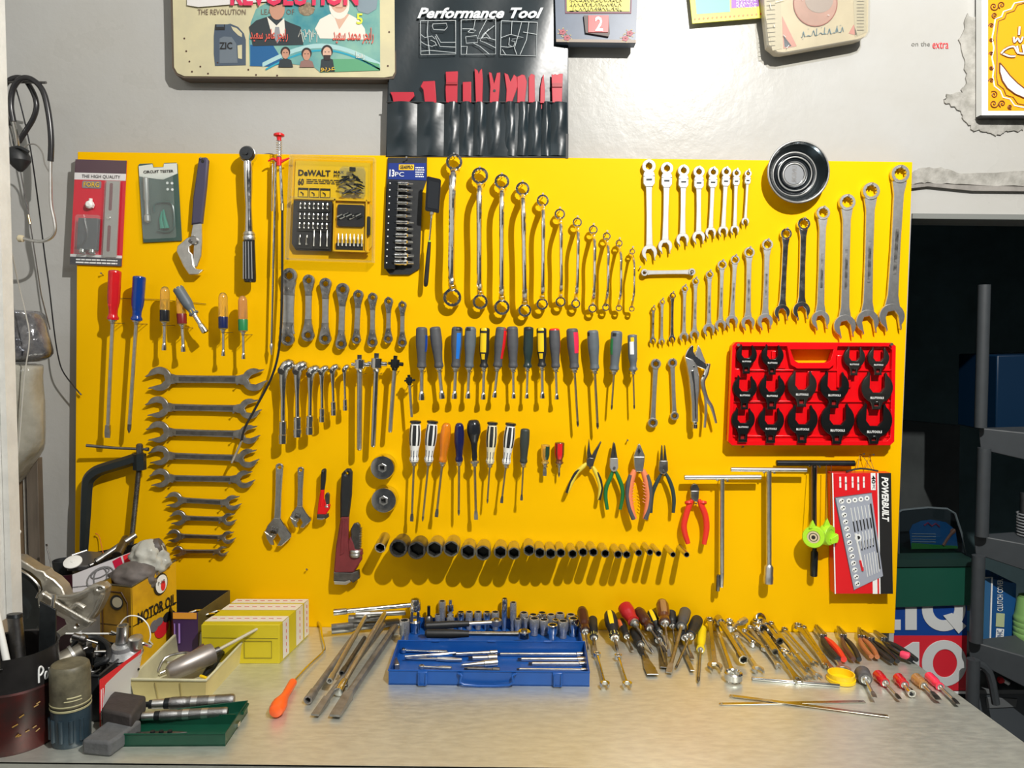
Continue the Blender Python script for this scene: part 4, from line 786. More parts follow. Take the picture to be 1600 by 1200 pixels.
thandle((1213,723.5),(1335.6,724),(1272.7,725),(1272.7,868),4.6,3.3,'black T-handle wrench whose shaft runs behind the lime green wheels',blackmet,lambda t,q,k:W('socket_end',MB().lathe([(0,3.5*k),(3*k,5.6*k),(40*k,5.6*k),(41*k,5*k),(41*k,3.6*k,'h'),(20*k,3.6*k,'h')],q(1272.7,860),(0,0,-1),24),blackmet,t),p=.02)
# lime tape measures hanging on cords
cord=mat('brown cord',(.12,.04,.02),.7)
for (x,y,lab,rim) in ((1271.5,839,'left lime green winding reel with a round printed face',1),(1294,836,'right lime green winding reel overlapping the left one',0)):
    dep=.055 if rim else .035; c=P(x,y,YB-dep); k=K(c); t=thing('winding_reel',lab,'reel',c,'lime green reels')
    r=17*k if rim else 16*k
    ax=V((-.55,-1,.1)) if rim else V((.75,-1,.05))
    W('casing',MB().lathe([(-.014,r*.5),(-.013,r*.93),(-.010,r),(.004,r),(.007,r*.93),(.007,r*.6),(.005,r*.55)],c,ax,32,caps=(1,1)),lime,t)
    if rim:
        W('face_label',MB().lathe([(.0055,r*.55),(.0062,r*.55)],c,ax,28),mat('buff label',(.62,.52,.32),.5),t); W('face_print',MB().lathe([(.0066,r*.18),(.0068,r*.12)],c,ax,16).lathe([(.0064,r*.40),(.0067,r*.36),(.0064,r*.33)],c,ax,24,caps=(0,0)),ink,t)
    W('mouth_block',MB().prism([P(a,b,YB-dep-.008) for a,b in ((x+4,y+6),(x+16,y-1),(x+17,y+6),(x+15,y+12),(x+5,y+15))],(0,.02,0)),lime,t,bevel=.001)
    W('top_fin',MB().prism([P(a,b,YB-dep-.004) for a,b in ((x-7,y-13),(x-1,y-26),(x+5,y-13))],(0,.008,0)),lime,t,bevel=.001)
    W('cord',MB().tube([P(x-3,y-20,YB-dep),P(x-3,727,YB-.03)],.0008,6).tube([P(x+3,y-18,YB-dep+.005),P(x+5,727,YB-.03)],.0008,6),cord,t)
# ================================================================= red tap and die box
t=wthing('tap_die_box','flat red and black POWERBUILT tap and die box hanging from string','box',1299.8,739,YB-.03)
p=Pan((1299.8,739),(1392,739),(1395,927.7),(1304,927.7),YB-.030)
W('carton',MB().prism([p.p(0,0),p.p(1,0),p.p(1,1),p.p(0,1)],(0,.026,0)),mat('red carton',(.72,.015,.02),.3),t,bevel=.0006)
W('black_band',p.r(.785,0,1,1,.0008),ink,t); W('white_stripe',p.r(.765,0,.788,1,.0009),inkw,t); W('white_stripe',p.r(.655,0,.735,.14,.0009),inkw,t); W('white_stripe',p.r(.655,.87,.735,1,.0009),inkw,t);W('edge_stripe',p.r(0,0,.02,1,.0009),inkw,t)
def vt(body,u0,v0,u1,v1,m_,**k): W('lettering',MB().text(body,[p.p(u1,v0,.0016),p.p(u1,v1,.0016),p.p(u0,v1,.0016),p.p(u0,v0,.0016)],**k),m_,t)
vt('POWERBUILT',.83,.03,.95,.40,inkw,bold=.04,shear=.25); vt('40',.665,.02,.73,.085,ink,bold=.02); vt('PC',.68,.095,.72,.13,ink)
m=MB()
for i in range(5):
    for v0,v1 in ((.03,.07),(.075,.12)): p.r(.12+.095*i+(.02 if i>1 else 0),v0,.15+.095*i+(.02 if i>1 else 0),v1+.02*(i%2),.0012,.0003,m)
W('print_lines',m,inkw,t)
tray=[(.05,.205),(.66,.165),(.83,.85),(.33,.965)]
tc=MB().prism([p.p(u,v,.0022) for u,v in tray],(0,.0014,0)); W('tray_print',tc,mat('silver blue print',(.35,.38,.45),.4),t)
W('tray_border',MB().prism([p.p(u,v,.0018) for u,v in ((.03,.20),(.67,.16),(.66,.175),(.09,.21),(.36,.955),(.33,.975))],(0,.001,0)),mat('tray edge print',(.10,.11,.13),.4),t)
def tq(u,v):  # inside the printed tray
    a,b,c_,d=[p.p(x,y,.0026) for x,y in tray]; return (a*(1-u)+b*u)*(1-v)+(d*(1-u)+c_*u)*v
m=MB(); m2=MB()
for i in range(13):
    c=tq(.14,.04+.076*i); m.lathe([(0,.0062),(.0003,.0062)],c,(0,-1,0),14); m2.lathe([(.0004,.0022),(.0006,.0022)],c+V((.002,0,.001)),(0,-1,0),6).lathe([(.0004,.0018),(.0006,.0018)],c+V((-.002,0,-.002)),(0,-1,0),6)
for i in range(4):
    c=tq(.34+.17*i,.05); m.lathe([(0,.0060),(.0003,.0060)],c,(0,-1,0),14); m2.lathe([(.0004,.0022),(.0006,.0022)],c,(0,-1,0),6)
for i in range(6):
    a=tq(.36+.10*i,.13);b=tq(.36+.10*i,.36); m.tube([a,b],.0010,4); a=tq(.40+.09*i,.42); b=tq(.38+.09*i,.60); m.tube([a,b],.0010,4); a=tq(.52+.08*i,.68);b=tq(.50+.08*i,.93); m.tube([a,b],.0009,4)
    m2.tube([tq(.36+.10*i,.28),tq(.36+.10*i,.40)],.0014,4); m2.tube([tq(.40+.09*i,.52),tq(.38+.09*i,.62)],.0013,4)
m.tube([tq(.36,.42),tq(.40,.80)],.0022,5); m.lathe([(0,.008),(.0003,.008)],tq(.42,.47),(0,-1,0),16); m2.lathe([(.0004,.0045),(.0006,.0045)],tq(.42,.47),(0,-1,0),16)
m2.tube([tq(.93,.12),tq(.93,.9)],.0018,4)
W('die_print',m,inkw,t); W('die_print',m2,ink,t); W('handle_print',MB().tube([tq(.36,.72),tq(.38,.84)],.003,5),inkr,t)
W('hang_tab',MB().tube([P(1322,737,YB-.032),P(1345,732,YB-.030),P(1372,736,YB-.032)],.0022,6,3),black,t)
st=mat('rusty wire',(.25,.12,.04),.5)
W('hang_wire',MB().tube([P(1340,733,YB-.03),P(1343,712,YB-.012),P(1348,712,YB-.012),P(1362,733,YB-.03)],.0007,5).tube([P(1352,733,YB-.03),P(1358,712,YB-.012),P(1366,735,YB-.03)],.0007,5),st,t)
nail(1347,711,.018); nail(1362,712,.018)
# ================================================================= red crowfoot tray
t=wthing('crowfoot_tray','big glossy red moulded tray holding black crowfoot wrenches','tool tray',1144.5,534,YB-.03)
rd=mat('glossy red moulding',(.80,.004,.008),.22,coat=.3)
tp_=[(1138,690),(1144.5,540),(1150,534.5),(1394,535.5),(1400,541),(1397.5,690),(1391,696),(1144,696)]
HO=[(1235,546),(1303,546),(1298,563),(1292,567),(1248,567),(1241,563)]
q=lambda x,y,d=0:P(x,y,YB-d)
def holed(out,hole,y0,y1):   # slab with a hole; both outlines on the plane y=y0
    a=[P(x,y,y0) for x,y in out]; h=[P(x,y,y0) for x,y in hole]
    m=MB().flat([[(v_.x,v_.z) for v_ in a],[(v_.x,v_.z) for v_ in h]],abs(y1-y0),.0006,(y0+y1)/2); return m
o=W('tray_bed',holed(tp_,HO,YB-.022,YB-.002),rd,t)
inn=[(1144,688),(1150,546),(1155,541),(1389,541.5),(1394,547),(1391.5,684),(1386,689),(1150,689)]
o=W('tray_rim',holed(tp_,inn,YB-.034,YB-.020),rd,t)
W('handle_boss',holed([(1230,541),(1309,541),(1305,568),(1296,576),(1246,576),(1236,570)],HO,YB-.034,YB-.020),rd,t)
for yy in (577,626,680):
    W('shelf_step',MB().prism([q(x,y,.026) for x,y in ((1146,yy),(1392,yy),(1392,yy+3),(1146,yy+3))],(0,.006,0)),rd,t,bevel=.001)
for x0,x1,y0,y1 in ((1262,1282,580,612),(1308,1330,555,606),(1206,1228,548,576),(1146,1166,576,590)):
    W('raised_pad',MB().prism([q(x,y,.027) for x,y in ((x0,y0),(x1,y0),(x1,y1),(x0,y1))],(0,.006,0)),rd,t,bevel=.0012)
for a in ((1149.5,541.5),(1386,540.5)): nail(a[0],a[1],.042,.0018)
cf=[(655,200,60,312),(805,205,65,318),(1280,215,63,322),(1420,218,63,320),(645,390,70,520),(803,390,75,520),(977,375,85,505),(1165,380,85,512),(1412,390,92,520),(635,575,68,710),(797,580,76,715),(980,575,88,715),(1183,575,98,720),(1397,580,103,720)]
cfm=mat('black oxide steel',(.045,.05,.05),.22,.85); cfm2=mat('grey brown oxide steel',(.10,.095,.085),.25,.85)
nm=['top row far left','top row second from left','top row second from right, browner','top row far right, brownish','middle row far left','middle row second from left','middle row third from left, greyish','middle row fourth from left','middle row far right, brownish','bottom row far left','bottom row second from left','bottom row third from left','bottom row second largest','bottom row far right, the largest']
for i,(cx,cy,r,tb_) in enumerate(cf):
    sx,sy=990+cx/3.721,500+cy/3.721; c=P(sx,sy,YB-.036); k=K(c); R=r/3.721*k; M=Matrix.Translation(c); bt=tb_/3.721*k-cy/3.721*k
    tt=thing('crowfoot_wrench','black crowfoot wrench in the red tray, '+nm[i],'wrench',M,'crowfoot wrenches in the red tray'); mm_=cfm2 if i in(2,3,6,8) else cfm
    sh=R*.20
    obj('jaw',MB().flat([jaw(0,-sh*.2,R,90,g=.47,deep=.30,tip=.86,n=26)],.010,.0018,0,1),mm_,tt)
    w_=5.6*k*(1 if i<5 else 1.25)
    obj('drive_tail',MB().flat([[(-R*.55,-R*.72),(-w_*1.25,-R*1.05),(-w_,-R*1.3),(-w_,-bt),(w_,-bt),(w_,-R*1.3),(w_*1.25,-R*1.05),(R*.55,-R*.72)],[(-w_*.5,-bt+w_*.7),(w_*.5,-bt+w_*.7),(w_*.5,-bt+w_*1.7),(-w_*.5,-bt+w_*1.7)]],.011,.0012),mm_,tt)
    obj('drive_hole',MB().box(-w_*.52,w_*.52,.001,.004,-bt+w_*.7,-bt+w_*1.7),mat('red shade plastic',(.3,.01,.01),.4),tt)
    obj('lettering',MB().text('BLUTOOLS',[V((-R*.42,-.0053,-R*.60)),V((R*.42,-.0053,-R*.60)),V((R*.42,-.0053,-R*.74)),V((-R*.42,-.0053,-R*.74))],th=.0003,bold=.02).box(-w_*.18,w_*.18,-.0054,-.005,-R*.92,-R*.84),inkw,tt)
# ================================================================= things on the upper wall
# oil company sign board with torn poster
t=wthing('sign_board','worn cream sign board with ZIC oil jug and torn poster, upper left wall','sign',272,-60,-.04)
ys=-.040
cm_=mat('aged cream board',(.60,.545,.33),.5,noise=.22,ns=9,col2=(.50,.46,.30))
W('board',MB().prism([P(x,y,ys) for x,y in ((268,-90),(272,105),(277,114),(288,119),(600,121),(613,119),(617,112),(616,-90))],(0,.034,0)),cm_,t)
W('edge_frame',MB().prism([P(x,y,ys+.002) for x,y in ((265,-90),(269,106),(275,117),(288,122),(600,124),(615,123),(619,114),(618,-90))],(0,.034,0)),mat('dark frame edge',(.09,.065,.045),.6),t)
d=lambda pts,off,mm,nm='print',mb=None: W(nm,MB().prism([P(x,y,ys-off) for x,y in pts],(0,.0005,0)),mm,t)
def tw(body,x0,y0,x1,y1,mm,off=.0015,nm='lettering',**k): W(nm,MB().text(body,[P(x0,y0,ys-off),P(x1,y0,ys-off),P(x1,y1,ys-off),P(x0,y1,ys-off)],**k),mm,t)
tw('THE REVOLUTION',309,14.5,384,23,mat('brown ink',(.16,.11,.08),.5)); tw('LEADER OF',408,14.5,460,23,MT['brown ink'])
jm=mat('slate jug print',(.06,.085,.12),.4); d([(336,38),(355,38),(360,37),(372,42),(381,52),(384,62),(384,102),(336,103),(334,84),(334,56)],.0008,jm,'jug_print')
d([(361,41),(370,44),(378,52),(378,58),(372,55),(364,47)],.0013,cm_,'jug_print'); d([(371,71),(378,70),(378,92),(372,91)],.0013,cm_,'jug_print'); d([(343,60),(350,57),(362,58),(369,68),(371,98),(343,99)],.0013,mat('grey label print',(.13,.16,.19),.4),'jug_print'); d([(336,38),(338,38),(338,42),(350,42),(350,38),(351,38),(351,47),(336,47)],.0014,ink,'jug_print')
tw('ZIC',343,66,363,77,ink,.002,bold=.02)
# poster: teal ground
d([(392,35),(389,60),(390,103),(424,104),(444,98),(491,105),(500,113),(594,110),(593,-90),(430,-90),(420,2),(400,14)],.0010,mat('teal poster print',(.02,.20,.26),.4,noise=.7,ns=6,col2=(.22,.42,.34)),'poster')
bl=mat('deep blue poster print',(.01,.10,.26),.4); d([(391,70),(425,68),(444,98),(424,104),(391,103)],.0013,bl,'poster_print')
def arc(x0,x1,y0,h,th,n=14): 
    top=[(x0+(x1-x0)*i/n,y0-h*math.sin(math.pi*i/n)) for i in range(n+1)]; return top+[(a,b+th) for a,b in top[::-1]]
d(arc(410,594,98,30,7),.0014,mat('pale arc print',(.35,.55,.55),.4),'poster_print'); d(arc(415,594,107,30,3),.0016,mat('cyan arc print',(.02,.30,.42),.4),'poster_print')
d([(500,113),(594,110),(593,100),(560,92),(520,92)],.0016,mat('green poster print',(.10,.32,.17),.4),'poster_print')
skin=mat('skin tone print',(.48,.25,.17),.5); skin2=mat('pale skin print',(.6,.38,.28),.5); suit=mat('dark suit print',(.025,.035,.04),.5); wh=mat('off white print',(.68,.66,.58),.5); dkh=mat('dark hair print',(.03,.02,.02),.5)
el=lambda cx,cy,rx,ry,n=18:[(cx+rx*math.cos(2*math.pi*i/n),cy+ry*math.sin(2*math.pi*i/n)) for i in range(n)]
# left man (head cut by the top strip), right man in white
d([(389,42),(400,32),(415,27),(430,22),(442,30),(452,35),(470,42),(474,70),(395,72)],.0018,suit,'portrait'); d([(417,26),(432,40),(444,28),(446,55),(434,62),(424,52)],.0021,wh,'portrait'); d(el(433,14,12,17),.0024,skin,'portrait'); d(el(433,-1,13,9),.0028,dkh,'portrait'); d([(430,42),(436,42),(439,60),(433,68),(428,58)],.0025,mat('grey tie print',(.25,.26,.28),.5),'portrait')
d([(492,45),(500,30),(515,22),(545,22),(560,30),(570,45),(572,62),(500,60)],.0018,wh,'portrait'); d([(520,20),(530,46),(546,22)],.0020,skin2,'portrait'); d(el(530,8,16,22),.0022,wh,'portrait'); d(el(530,2,14,18),.0024,skin2,'portrait'); d([(524,11),(536,11),(535,13),(525,13)],.0027,skin,'portrait'); d(el(530,-14,15,8),.0027,wh,'portrait')
d([(552,0),(590,0),(588,14),(575,22),(560,18)],.002,mat('slate print',(.20,.26,.30),.5),'poster_print')
tw('\u0665' if 0 else '5',557,21,567,38,mat('lime ink',(.62,.68,.05),.5),.003,bold=.02)
# emblem of a lamp-like crest between the men and the Urdu name lines
d(el(479,14,13,11,10),.0018,mat('tawny print',(.33,.25,.16),.5,noise=.5,ns=200),'poster_print')
m=MB()
for i in range(9): m.tube([P(466+i*3.6,58-(i%3)*5,ys-.002),P(470+i*3.2,46+(i%2)*5,ys-.002),P(474+i*2.6,66-(i%4)*4,ys-.002)],.0008,4)
W('emblem_print',m,wh,t)
red_u=mat('red urdu ink',(.62,.10,.07),.5)
def script(x0,x1,yb,h,mm,off=.0032,seed=1,r=.0014,parent=None,pan=None,th=None):   # joined cursive strokes, dots above
    rr=random.Random(seed); m=MB(); x=x0
    f=pan or (lambda x,y:P(x,y,ys-off))
    while x<x1-4:
        w_=min(rr.uniform(9,17)*h/12,x1-x); n=4; pts=[f(x+w_*i/n,yb-(rr.choice([0,.1,.35,.9]) if 0<i<n else .05)*h) for i in range(n+1)]
        m.tube(pts,[r*.5]+[r]*(n-1)+[r*.6],6,4)
        if rr.random()<.5: m.tube([f(x+w_*.8,yb-h*1.2),f(x+w_*.75,yb-h*.1)],r*.9,6)
        if rr.random()<.7: c=f(x+w_*.4,yb+(h*.35 if rr.random()<.4 else -h*1.25)); m.lathe([(0,r*1.1),(r*.5,r)],c,(0,-1,0),6)
        x+=w_+1.2*h/12
    return m
tw('\uFEAA\uFEF4\uFECC\uFEB3 \uFEAE\uFEE3\uFE8E\uFECB \uFEAE\uFEA0\uFE91\u0627\u0631',391,45,450,66,red_u,.0034,bold=.015)
tw('\uFEAA\uFEF4\uFECC\uFEB3 \uFEAA\uFEE4\uFEA4\uFEE3 \uFEAE\uFEA0\uFE91\u0627\u0631',520,43,584,69,red_u,.0034,bold=.015)
tw('\uFE8E\uFEE4\uFEE8\uFEEB\u0631',556,80,570,94,wh,.0034)
for cx,cy,r,hb_ in ((446,84,6.5,0),(479,86,7,0),(511,83,8,1)):
    d([(cx-11,105 if cx<500 else 112),(cx-9,cy+10),(cx,cy+6),(cx+9,cy+10),(cx+12,105 if cx<500 else 112)],.0022,mat('brown shirt print',(.25,.14,.12),.5) if cx==479 else suit,'portrait')
    d(el(cx,cy-3,r+1,r*1.25),.0024,dkh,'portrait'); d(el(cx,cy,r*.85,r*1.2),.0028,skin2 if hb_ else skin,'portrait')
    if hb_ : d([(cx-6,cy+3),(cx+6,cy+3),(cx+4,cy+11),(cx-4,cy+11)],.0030,dkh,'portrait')
    for s in(-1,1): d(el(cx+s*r*.35,cy-2,1.1,.7,8),.0033,dkh,'portrait')
tw('\uFEEE\uFE91\uFEAE\uFECB',501,105,524,112,mat('gold ink',(.7,.45,.05),.5),.0034)
d([(294,-90),(292,8),(310,11),(420,2),(470,-6),(470,-90)],.0046,mat('white torn paper',(.66,.64,.62),.5),'paper_strip')
tw('REVOLUTION',360,-22,560,9,mat('pinkish red ink',(.62,.03,.09),.5),.006,bold=.04)
m=MB()
for x,y in ((291,80),(296,96),(313,104),(300,112),(325,115),(388,109),(433,118),(400,117),(606,103),(608,50),(340,98),(288,60)): m.lathe([(0,.0022),(.0006,.0018)],P(x,y,ys-.0006),(0,-1,0),8)
W('rust_spot',m,mat('rust',(.07,.03,.02),.7),t)
# black tool roll
rm=mat('black teal vinyl',(.012,.022,.028),.32,noise=.3,ns=10,bump=.25,bs=9)
t=wthing('tool_roll','black vinyl hanging tool roll printed Performance Tool above the board','tool roll',607,-60,-.03)
yr=-.030
def sheet(pts_top,pts_bot,y,amp,per,nm,nx=60,nz=10,th=.002,seed=0):
    vs=[];fs=[]
    for j in range(nz+1):
        v=j/nz
        for i in range(nx+1):
            u=i/nx; a=P(pts_top[0][0]*(1-u)+pts_top[1][0]*u,pts_top[0][1]*(1-u)+pts_top[1][1]*u,y); b=P(pts_bot[0][0]*(1-u)+pts_bot[1][0]*u,pts_bot[0][1]*(1-u)+pts_bot[1][1]*u,y)
            q_=a*(1-v)+b*v; q_.y-=amp(u,v); vs.append(q_)
    w_=nx+1
    for j in range(nz):
        for i in range(nx): fs.append((j*w_+i,j*w_+i+1,(j+1)*w_+i+1,(j+1)*w_+i))
    return MB().add(vs,fs)
W('backing',sheet([(620,-90),(887,-90)],[(603,244),(887,246)],yr,lambda u,v:.0035*math.sin(u*9+v*3)+.003*math.sin(v*5+u*14)+.004,0,'b',40,20),rm,t,ang=80)
W('backing_edge',MB().slab([(618,-90),(888,-90),(888,247),(603,245),(606,120)],yr+.004,.004),rm,t)
W('lettering',MB().text('Performance Tool',[P(654,12,yr-.012),P(849,12,yr-.012),P(846,29,yr-.012),P(652,29,yr-.012)],bold=.035,shear=.25,th=.001),mat('silver print',(.62,.66,.68),.4),t)
sil=mat('silver line print',(.55,.6,.62),.4)
def pl(pts,r=.0007,mb=None): return (mb or MB()).tube([P(x,y,yr-.0115) for x,y in pts],r,5)
z=lambda cx,cy:(600+cx/4,cy/4)
for bx_ in ([(228,130),(448,128),(448,338),(230,342)],[(482,125),(698,118),(698,338),(482,340)],[(733,130),(958,140),(950,350),(728,342)]):
    m=MB(); b_=[z(*a) for a in bx_]; pl(b_+[b_[0]],.0008,m); W('picture_frame',m,sil,t)
sk_=[[(275,130),(270,200),(285,340)],[(305,150),(390,145),(395,170),(380,188),(310,185),(302,165),(305,150)],[(230,215),(255,235),(300,225),(320,245)],[(230,260),(262,280),(300,290),(325,280)],[(325,215),(355,265),(448,265)],[(320,225),(350,290),(448,295)],[(230,320),(290,315),(448,330)],[(290,250),(318,262),(330,285)],
[(570,125),(560,180),(490,180)],[(510,230),(580,222),(585,265),(515,270),(510,230)],[(640,125),(600,200),(585,240),(640,235),(698,250)],[(690,160),(620,215),(600,255),(640,270),(698,300)],[(482,290),(520,290),(515,338)],[(560,270),(600,290),(660,340)],[(525,200),(560,205),(575,190),(540,185),(525,200)],[(655,180),(610,240)],[(630,200),(665,240)],
[(800,135),(795,215)],[(860,140),(840,215),(815,300),(830,342)],[(733,235),(760,225),(790,215),(870,235),(800,245)],[(730,290),(775,295),(810,290),(820,260),(795,255)],[(905,140),(890,250),(850,342)],[(870,200),(955,215)],[(785,235),(780,280),(800,292)],[(740,310),(760,342)]]
for s_ in (sk_[:8],sk_[8:17],sk_[17:]):
    m=MB(); [pl([z(*a) for a in q_],.0007,m) for q_ in s_]; W('line_drawing',m,sil,t)
# pockets
xs=[608,652,695,719,740,758,783,806,824,845,859,885]
ed=[605,652,694,718,740,760,786,808,826,846,861,886]
for i in range(11):
    x0,x1=ed[i],ed[i+1]; 
    W('pocket',sheet([(x0,160),(x1,160)],[(x0-1,243),(x1-1,244)],yr-.006,lambda u,v,i=i:.008*math.sin(math.pi*u)*(1-.55*v)+.0015*math.sin(v*11+i*2+u*4)*math.sin(math.pi*u),0,'p',12,10),rm,t,ang=80)
W('pocket_hem',MB().tube([P(x,159.5,yr-.010) for x in range(604,888,12)],.0018,6),black,t)
W('stitch_band',MB().tube([P(603,244,yr-.006),P(887,246,yr-.006)],.002,6),black,t)
W('side_tab',MB().slab([(884,209),(888.5,209),(888,247),(884,247)],yr-.008,.004),black,t)
# red pry tools in the pockets
zz=lambda pts:[z(*a) for a in pts]
pry=[([(38,575),(185,575),(190,600),(150,632),(60,632),(50,600)],'broad flat one lowest at the left'),([(245,508),(318,505),(328,630),(255,630),(245,560),(228,540)],'wide hooked one, second from the left'),([(385,448),(462,445),(460,500),(458,628),(388,628),(384,560),(388,500)],'tall square-topped one with a step'),([(492,512),(545,510),(545,628),(492,628)],'short square one beside the tallest'),([(566,428),(585,440),(592,460),(600,440),(612,428),(618,500),(614,628),(574,628)],'tallest one with a notched tip'),([(655,450),(672,455),(688,520),(705,455),(727,452),(722,560),(715,628),(660,628),(664,540)],'deeply forked one with a hole'),([(752,455),(775,465),(790,510),(812,465),(830,480),(835,540),(800,628),(762,628),(766,560)],'forked one with a curved shoulder'),([(832,480),(862,465),(880,470),(893,510),(880,628),(832,628),(834,560)],'broad leaf-shaped one'),([(905,480),(920,460),(942,468),(944,628),(904,628)],'narrow rounded one right of the leaf-shaped'),([(978,540),(992,470),(998,465),(1006,560),(1006,632),(976,632)],'thin pointed spike'),([(1047,462),(1058,468),(1070,462),(1082,468),(1098,460),(1118,460),(1112,628),(1052,628)],'square notched one at the right end')]
for i,(pts,dsc) in enumerate(pry):
    pp=zz(pts); pp=[(x,y+ (3 if y>155 else 0)) for x,y in pp]
    tt=thing('pry_tool','crimson plastic trim pry tool in the black roll, '+dsc,'pry tool',P(pp[0][0],pp[0][1],yr-.012),'trim pry tools'); xm=sum(x for x,y in pp)/len(pp); xa=min(x for x,y in pp); xb=max(x for x,y in pp)
    low=[(x,y) for x,y in pp]; base=max(y for x,y in pp)
    W('blade',MB().prism([P(x,y,yr-.012) for x,y in pp],(0,.005,0)),redtool,tt,bevel=.0007)
    W('shank',MB().slab([(xm-2.5,base-3),(xm+2.5,base-3),(xm+2.5,base+9),(xm-2.5,base+9)],yr-.0075,.003),redtool,tt)
    if i in (2,10): W('edge_step',MB().slab([(xa+1,pp[0][1]+(16 if i==2 else 14)),(xb-1,pp[0][1]+(16 if i==2 else 14)),(xb-1,pp[0][1]+20),(xa+1,pp[0][1]+20)],yr-.015,.004),mat('dark crimson plastic',(.3,.01,.02),.4),tt)
    if i==5: W('hole',MB().lathe([(0,.0032),(.0003,.0032)],P(*z(690,567),yr-.0125),(0,-1,0),12),ink,tt)
# calendar
t=wthing('wall_calendar','dark blue hanging calendar block with a red number 2 card','calendar',868,-60,-.05)
p=Pan((866,-60),(998,-62),(993.5,67),(869,65.5),-.048)
W('board',MB().prism([p.p(0,0),p.p(1,0),p.p(1,1),p.p(0,1)],(0,.03,0)),mat('dusk blue print',(.085,.115,.17),.4,noise=.2,ns=12),t)
W('edge_band',MB().prism([p.p(.01,.975),p.p(.99,.975),p.p(1,1.0),p.p(.01,1.0)],(0,.001,0)).add([],[]) if 0 else p.r(0,.965,1,1,.0006),mat('brown card edge',(.25,.20,.16),.5),t)
W('verse_panel',p.r(.14,0,.91,.62,.0014),mat('olive gold print',(.50,.45,.05),.45),t); m=MB()
for a_ in ((.12,0,.13,.63),(.92,0,.93,.63),(.12,.63,.93,.645)): p.r(*a_,.0016,.0005,m)
W('verse_border',m,mat('maroon print',(.16,.03,.05),.5),t)
fp=lambda x,y:P(x,y,-.0505)
for j,yb in enumerate((3,10,17)): W('verse_script',script(890,972,yb,5,None,seed=j,r=.0005,pan=fp),ink,t)
W('number_block',MB().prism([P(a,b,-.054) for a,b in ((912,24),(951,24),(953,52),(951,57),(915,51))],(0,.006,0)),mat('dark brown block',(.06,.04,.035),.5),t)
W('number_card',MB().prism([P(a,b,-.056) for a,b in ((919.5,24),(951,24),(950,50),(919.5,50))],(0,.002,0)),mat('coral red card',(.78,.05,.05),.4),t)
W('lettering',MB().text('2',[P(930,26,-.0566),P(942,26,-.0566),P(942,49,-.0566),P(930,49,-.0566)],bold=.02,th=.001),inkw,t)
rf=mat('dusty rose print',(.30,.06,.08),.5); gf=mat('tan leaf print',(.35,.27,.12),.5)
for cx,cy in ((879,50),(984,52),(886,59),(977,60)):
    m=MB(); 
    for a_ in range(5): m.prism([P(cx+3.2*math.cos(a_*1.256)+2.6*math.cos(j*1.05),cy+2.6*math.sin(a_*1.256)+2.2*math.sin(j*1.05),-.0492-.0002*a_) for j in range(6)],(0,.0004,0))
    W('rose_print',m,rf,t)
    m=MB(); 
    for a_ in range(6): an=a_*1.05+cx; m.prism([P(cx+6*math.cos(an),cy+5*math.sin(an),-.0489),P(cx+9*math.cos(an+.2),cy+7.5*math.sin(an+.2),-.0489),P(cx+7*math.cos(an+.5),cy+6*math.sin(an+.5),-.0489)],(0,.0003,0))
    W('leaf_print',m,gf,t)
# green and yellow leaflet
t=wthing('wall_leaflet','small green and purple leaflet with dotted yellow border at the top','leaflet',1078,-60,-.02)
p=Pan((1072,-60),(1194,-62),(1192,27.5),(1082,36.5),-.018)
W('sheet',p.r(0,0,1,1,0,.004),mat('lemon yellow print',(.75,.72,.03),.45),t); W('picture_print',p.r(.07,0,.54,.86,.0005,.0004),mat('sea green print',(.10,.42,.30),.45),t); W('text_panel',p.r(.56,0,.94,.80,.0005,.0004),mat('violet print',(.20,.03,.36),.45),t)
m=MB()
for i in range(16): m.lathe([(0,.0026),(.0003,.0026)],p.p(.04+.062*i,.935,.0006),(0,-1,0),8)
W('border_dot',m,mat('orange red dot',(.8,.18,.05),.5),t)
for j,yb in enumerate((.62,.69,.76)): W('verse_script',script(1150,1185,2+j*6-(j),4,None,seed=j+9,r=.0005,pan=lambda x,y:P(x,y,-.0192)),inkw,t)
# wrapped plaque
t=wthing('wrapped_plaque','faded plaque in crumpled clear plastic with pink dial, upper right wall','plaque',1190,-60,-.05)
p=Pan((1186,-70),(1358,-70),(1356,58),(1200,86),-.045)
W('plaque',MB().prism([p.p(a_,b_) for a_,b_ in ((0,0),(1,0),(1,.93),(.97,.985),(.90,1),(.16,1.0),(.10,.985),(.02,.90))],(0,.03,0)),mat('cream faded print',(.62,.56,.44),.35,noise=.12,ns=14),t)
for nm_,pts,mm in (('side_strip',[(1192,-60),(1218,-60),(1222,76),(1207,79),(1195,20)],mat('grey beige print',(.50,.47,.38),.4)),('side_strip',[(1330,-60),(1354,-60),(1354,50),(1336,58)],MT['grey beige print']),('pink_corner',[(1222,25),(1224,76),(1245,72)],mat('faded pink print',(.58,.25,.24),.4)),('blue_corner',[(1224,55),(1237,72),(1226,74)],mat('faded blue print',(.10,.16,.27),.4)),('pink_corner',[(1334,38),(1326,52),(1340,56)],MT['faded pink print'])):
    W(nm_,MB().prism([P(a,b,-.0458) for a,b in pts],(0,.0006,0)),mm,t)
W('dial',MB().prism([P(a,b,-.0462) for a,b in el(1274,5,34,36,32)],(0,.0006,0)),mat('dusty pink dial',(.52,.30,.28),.35,noise=.2,ns=20),t)
W('dial_ring',MB().tube([P(a,b,-.0465) for a,b in el(1274,5,34,36,32)+[(1308,5)]],.0012,5),mat('brown pink ring',(.35,.14,.12),.5),t)
W('dial_centre',MB().prism([P(a,b,-.0468) for a,b in el(1280,0,22,20,24)],(0,.0006,0)),mat('grey pink print',(.36,.30,.31),.4),t)
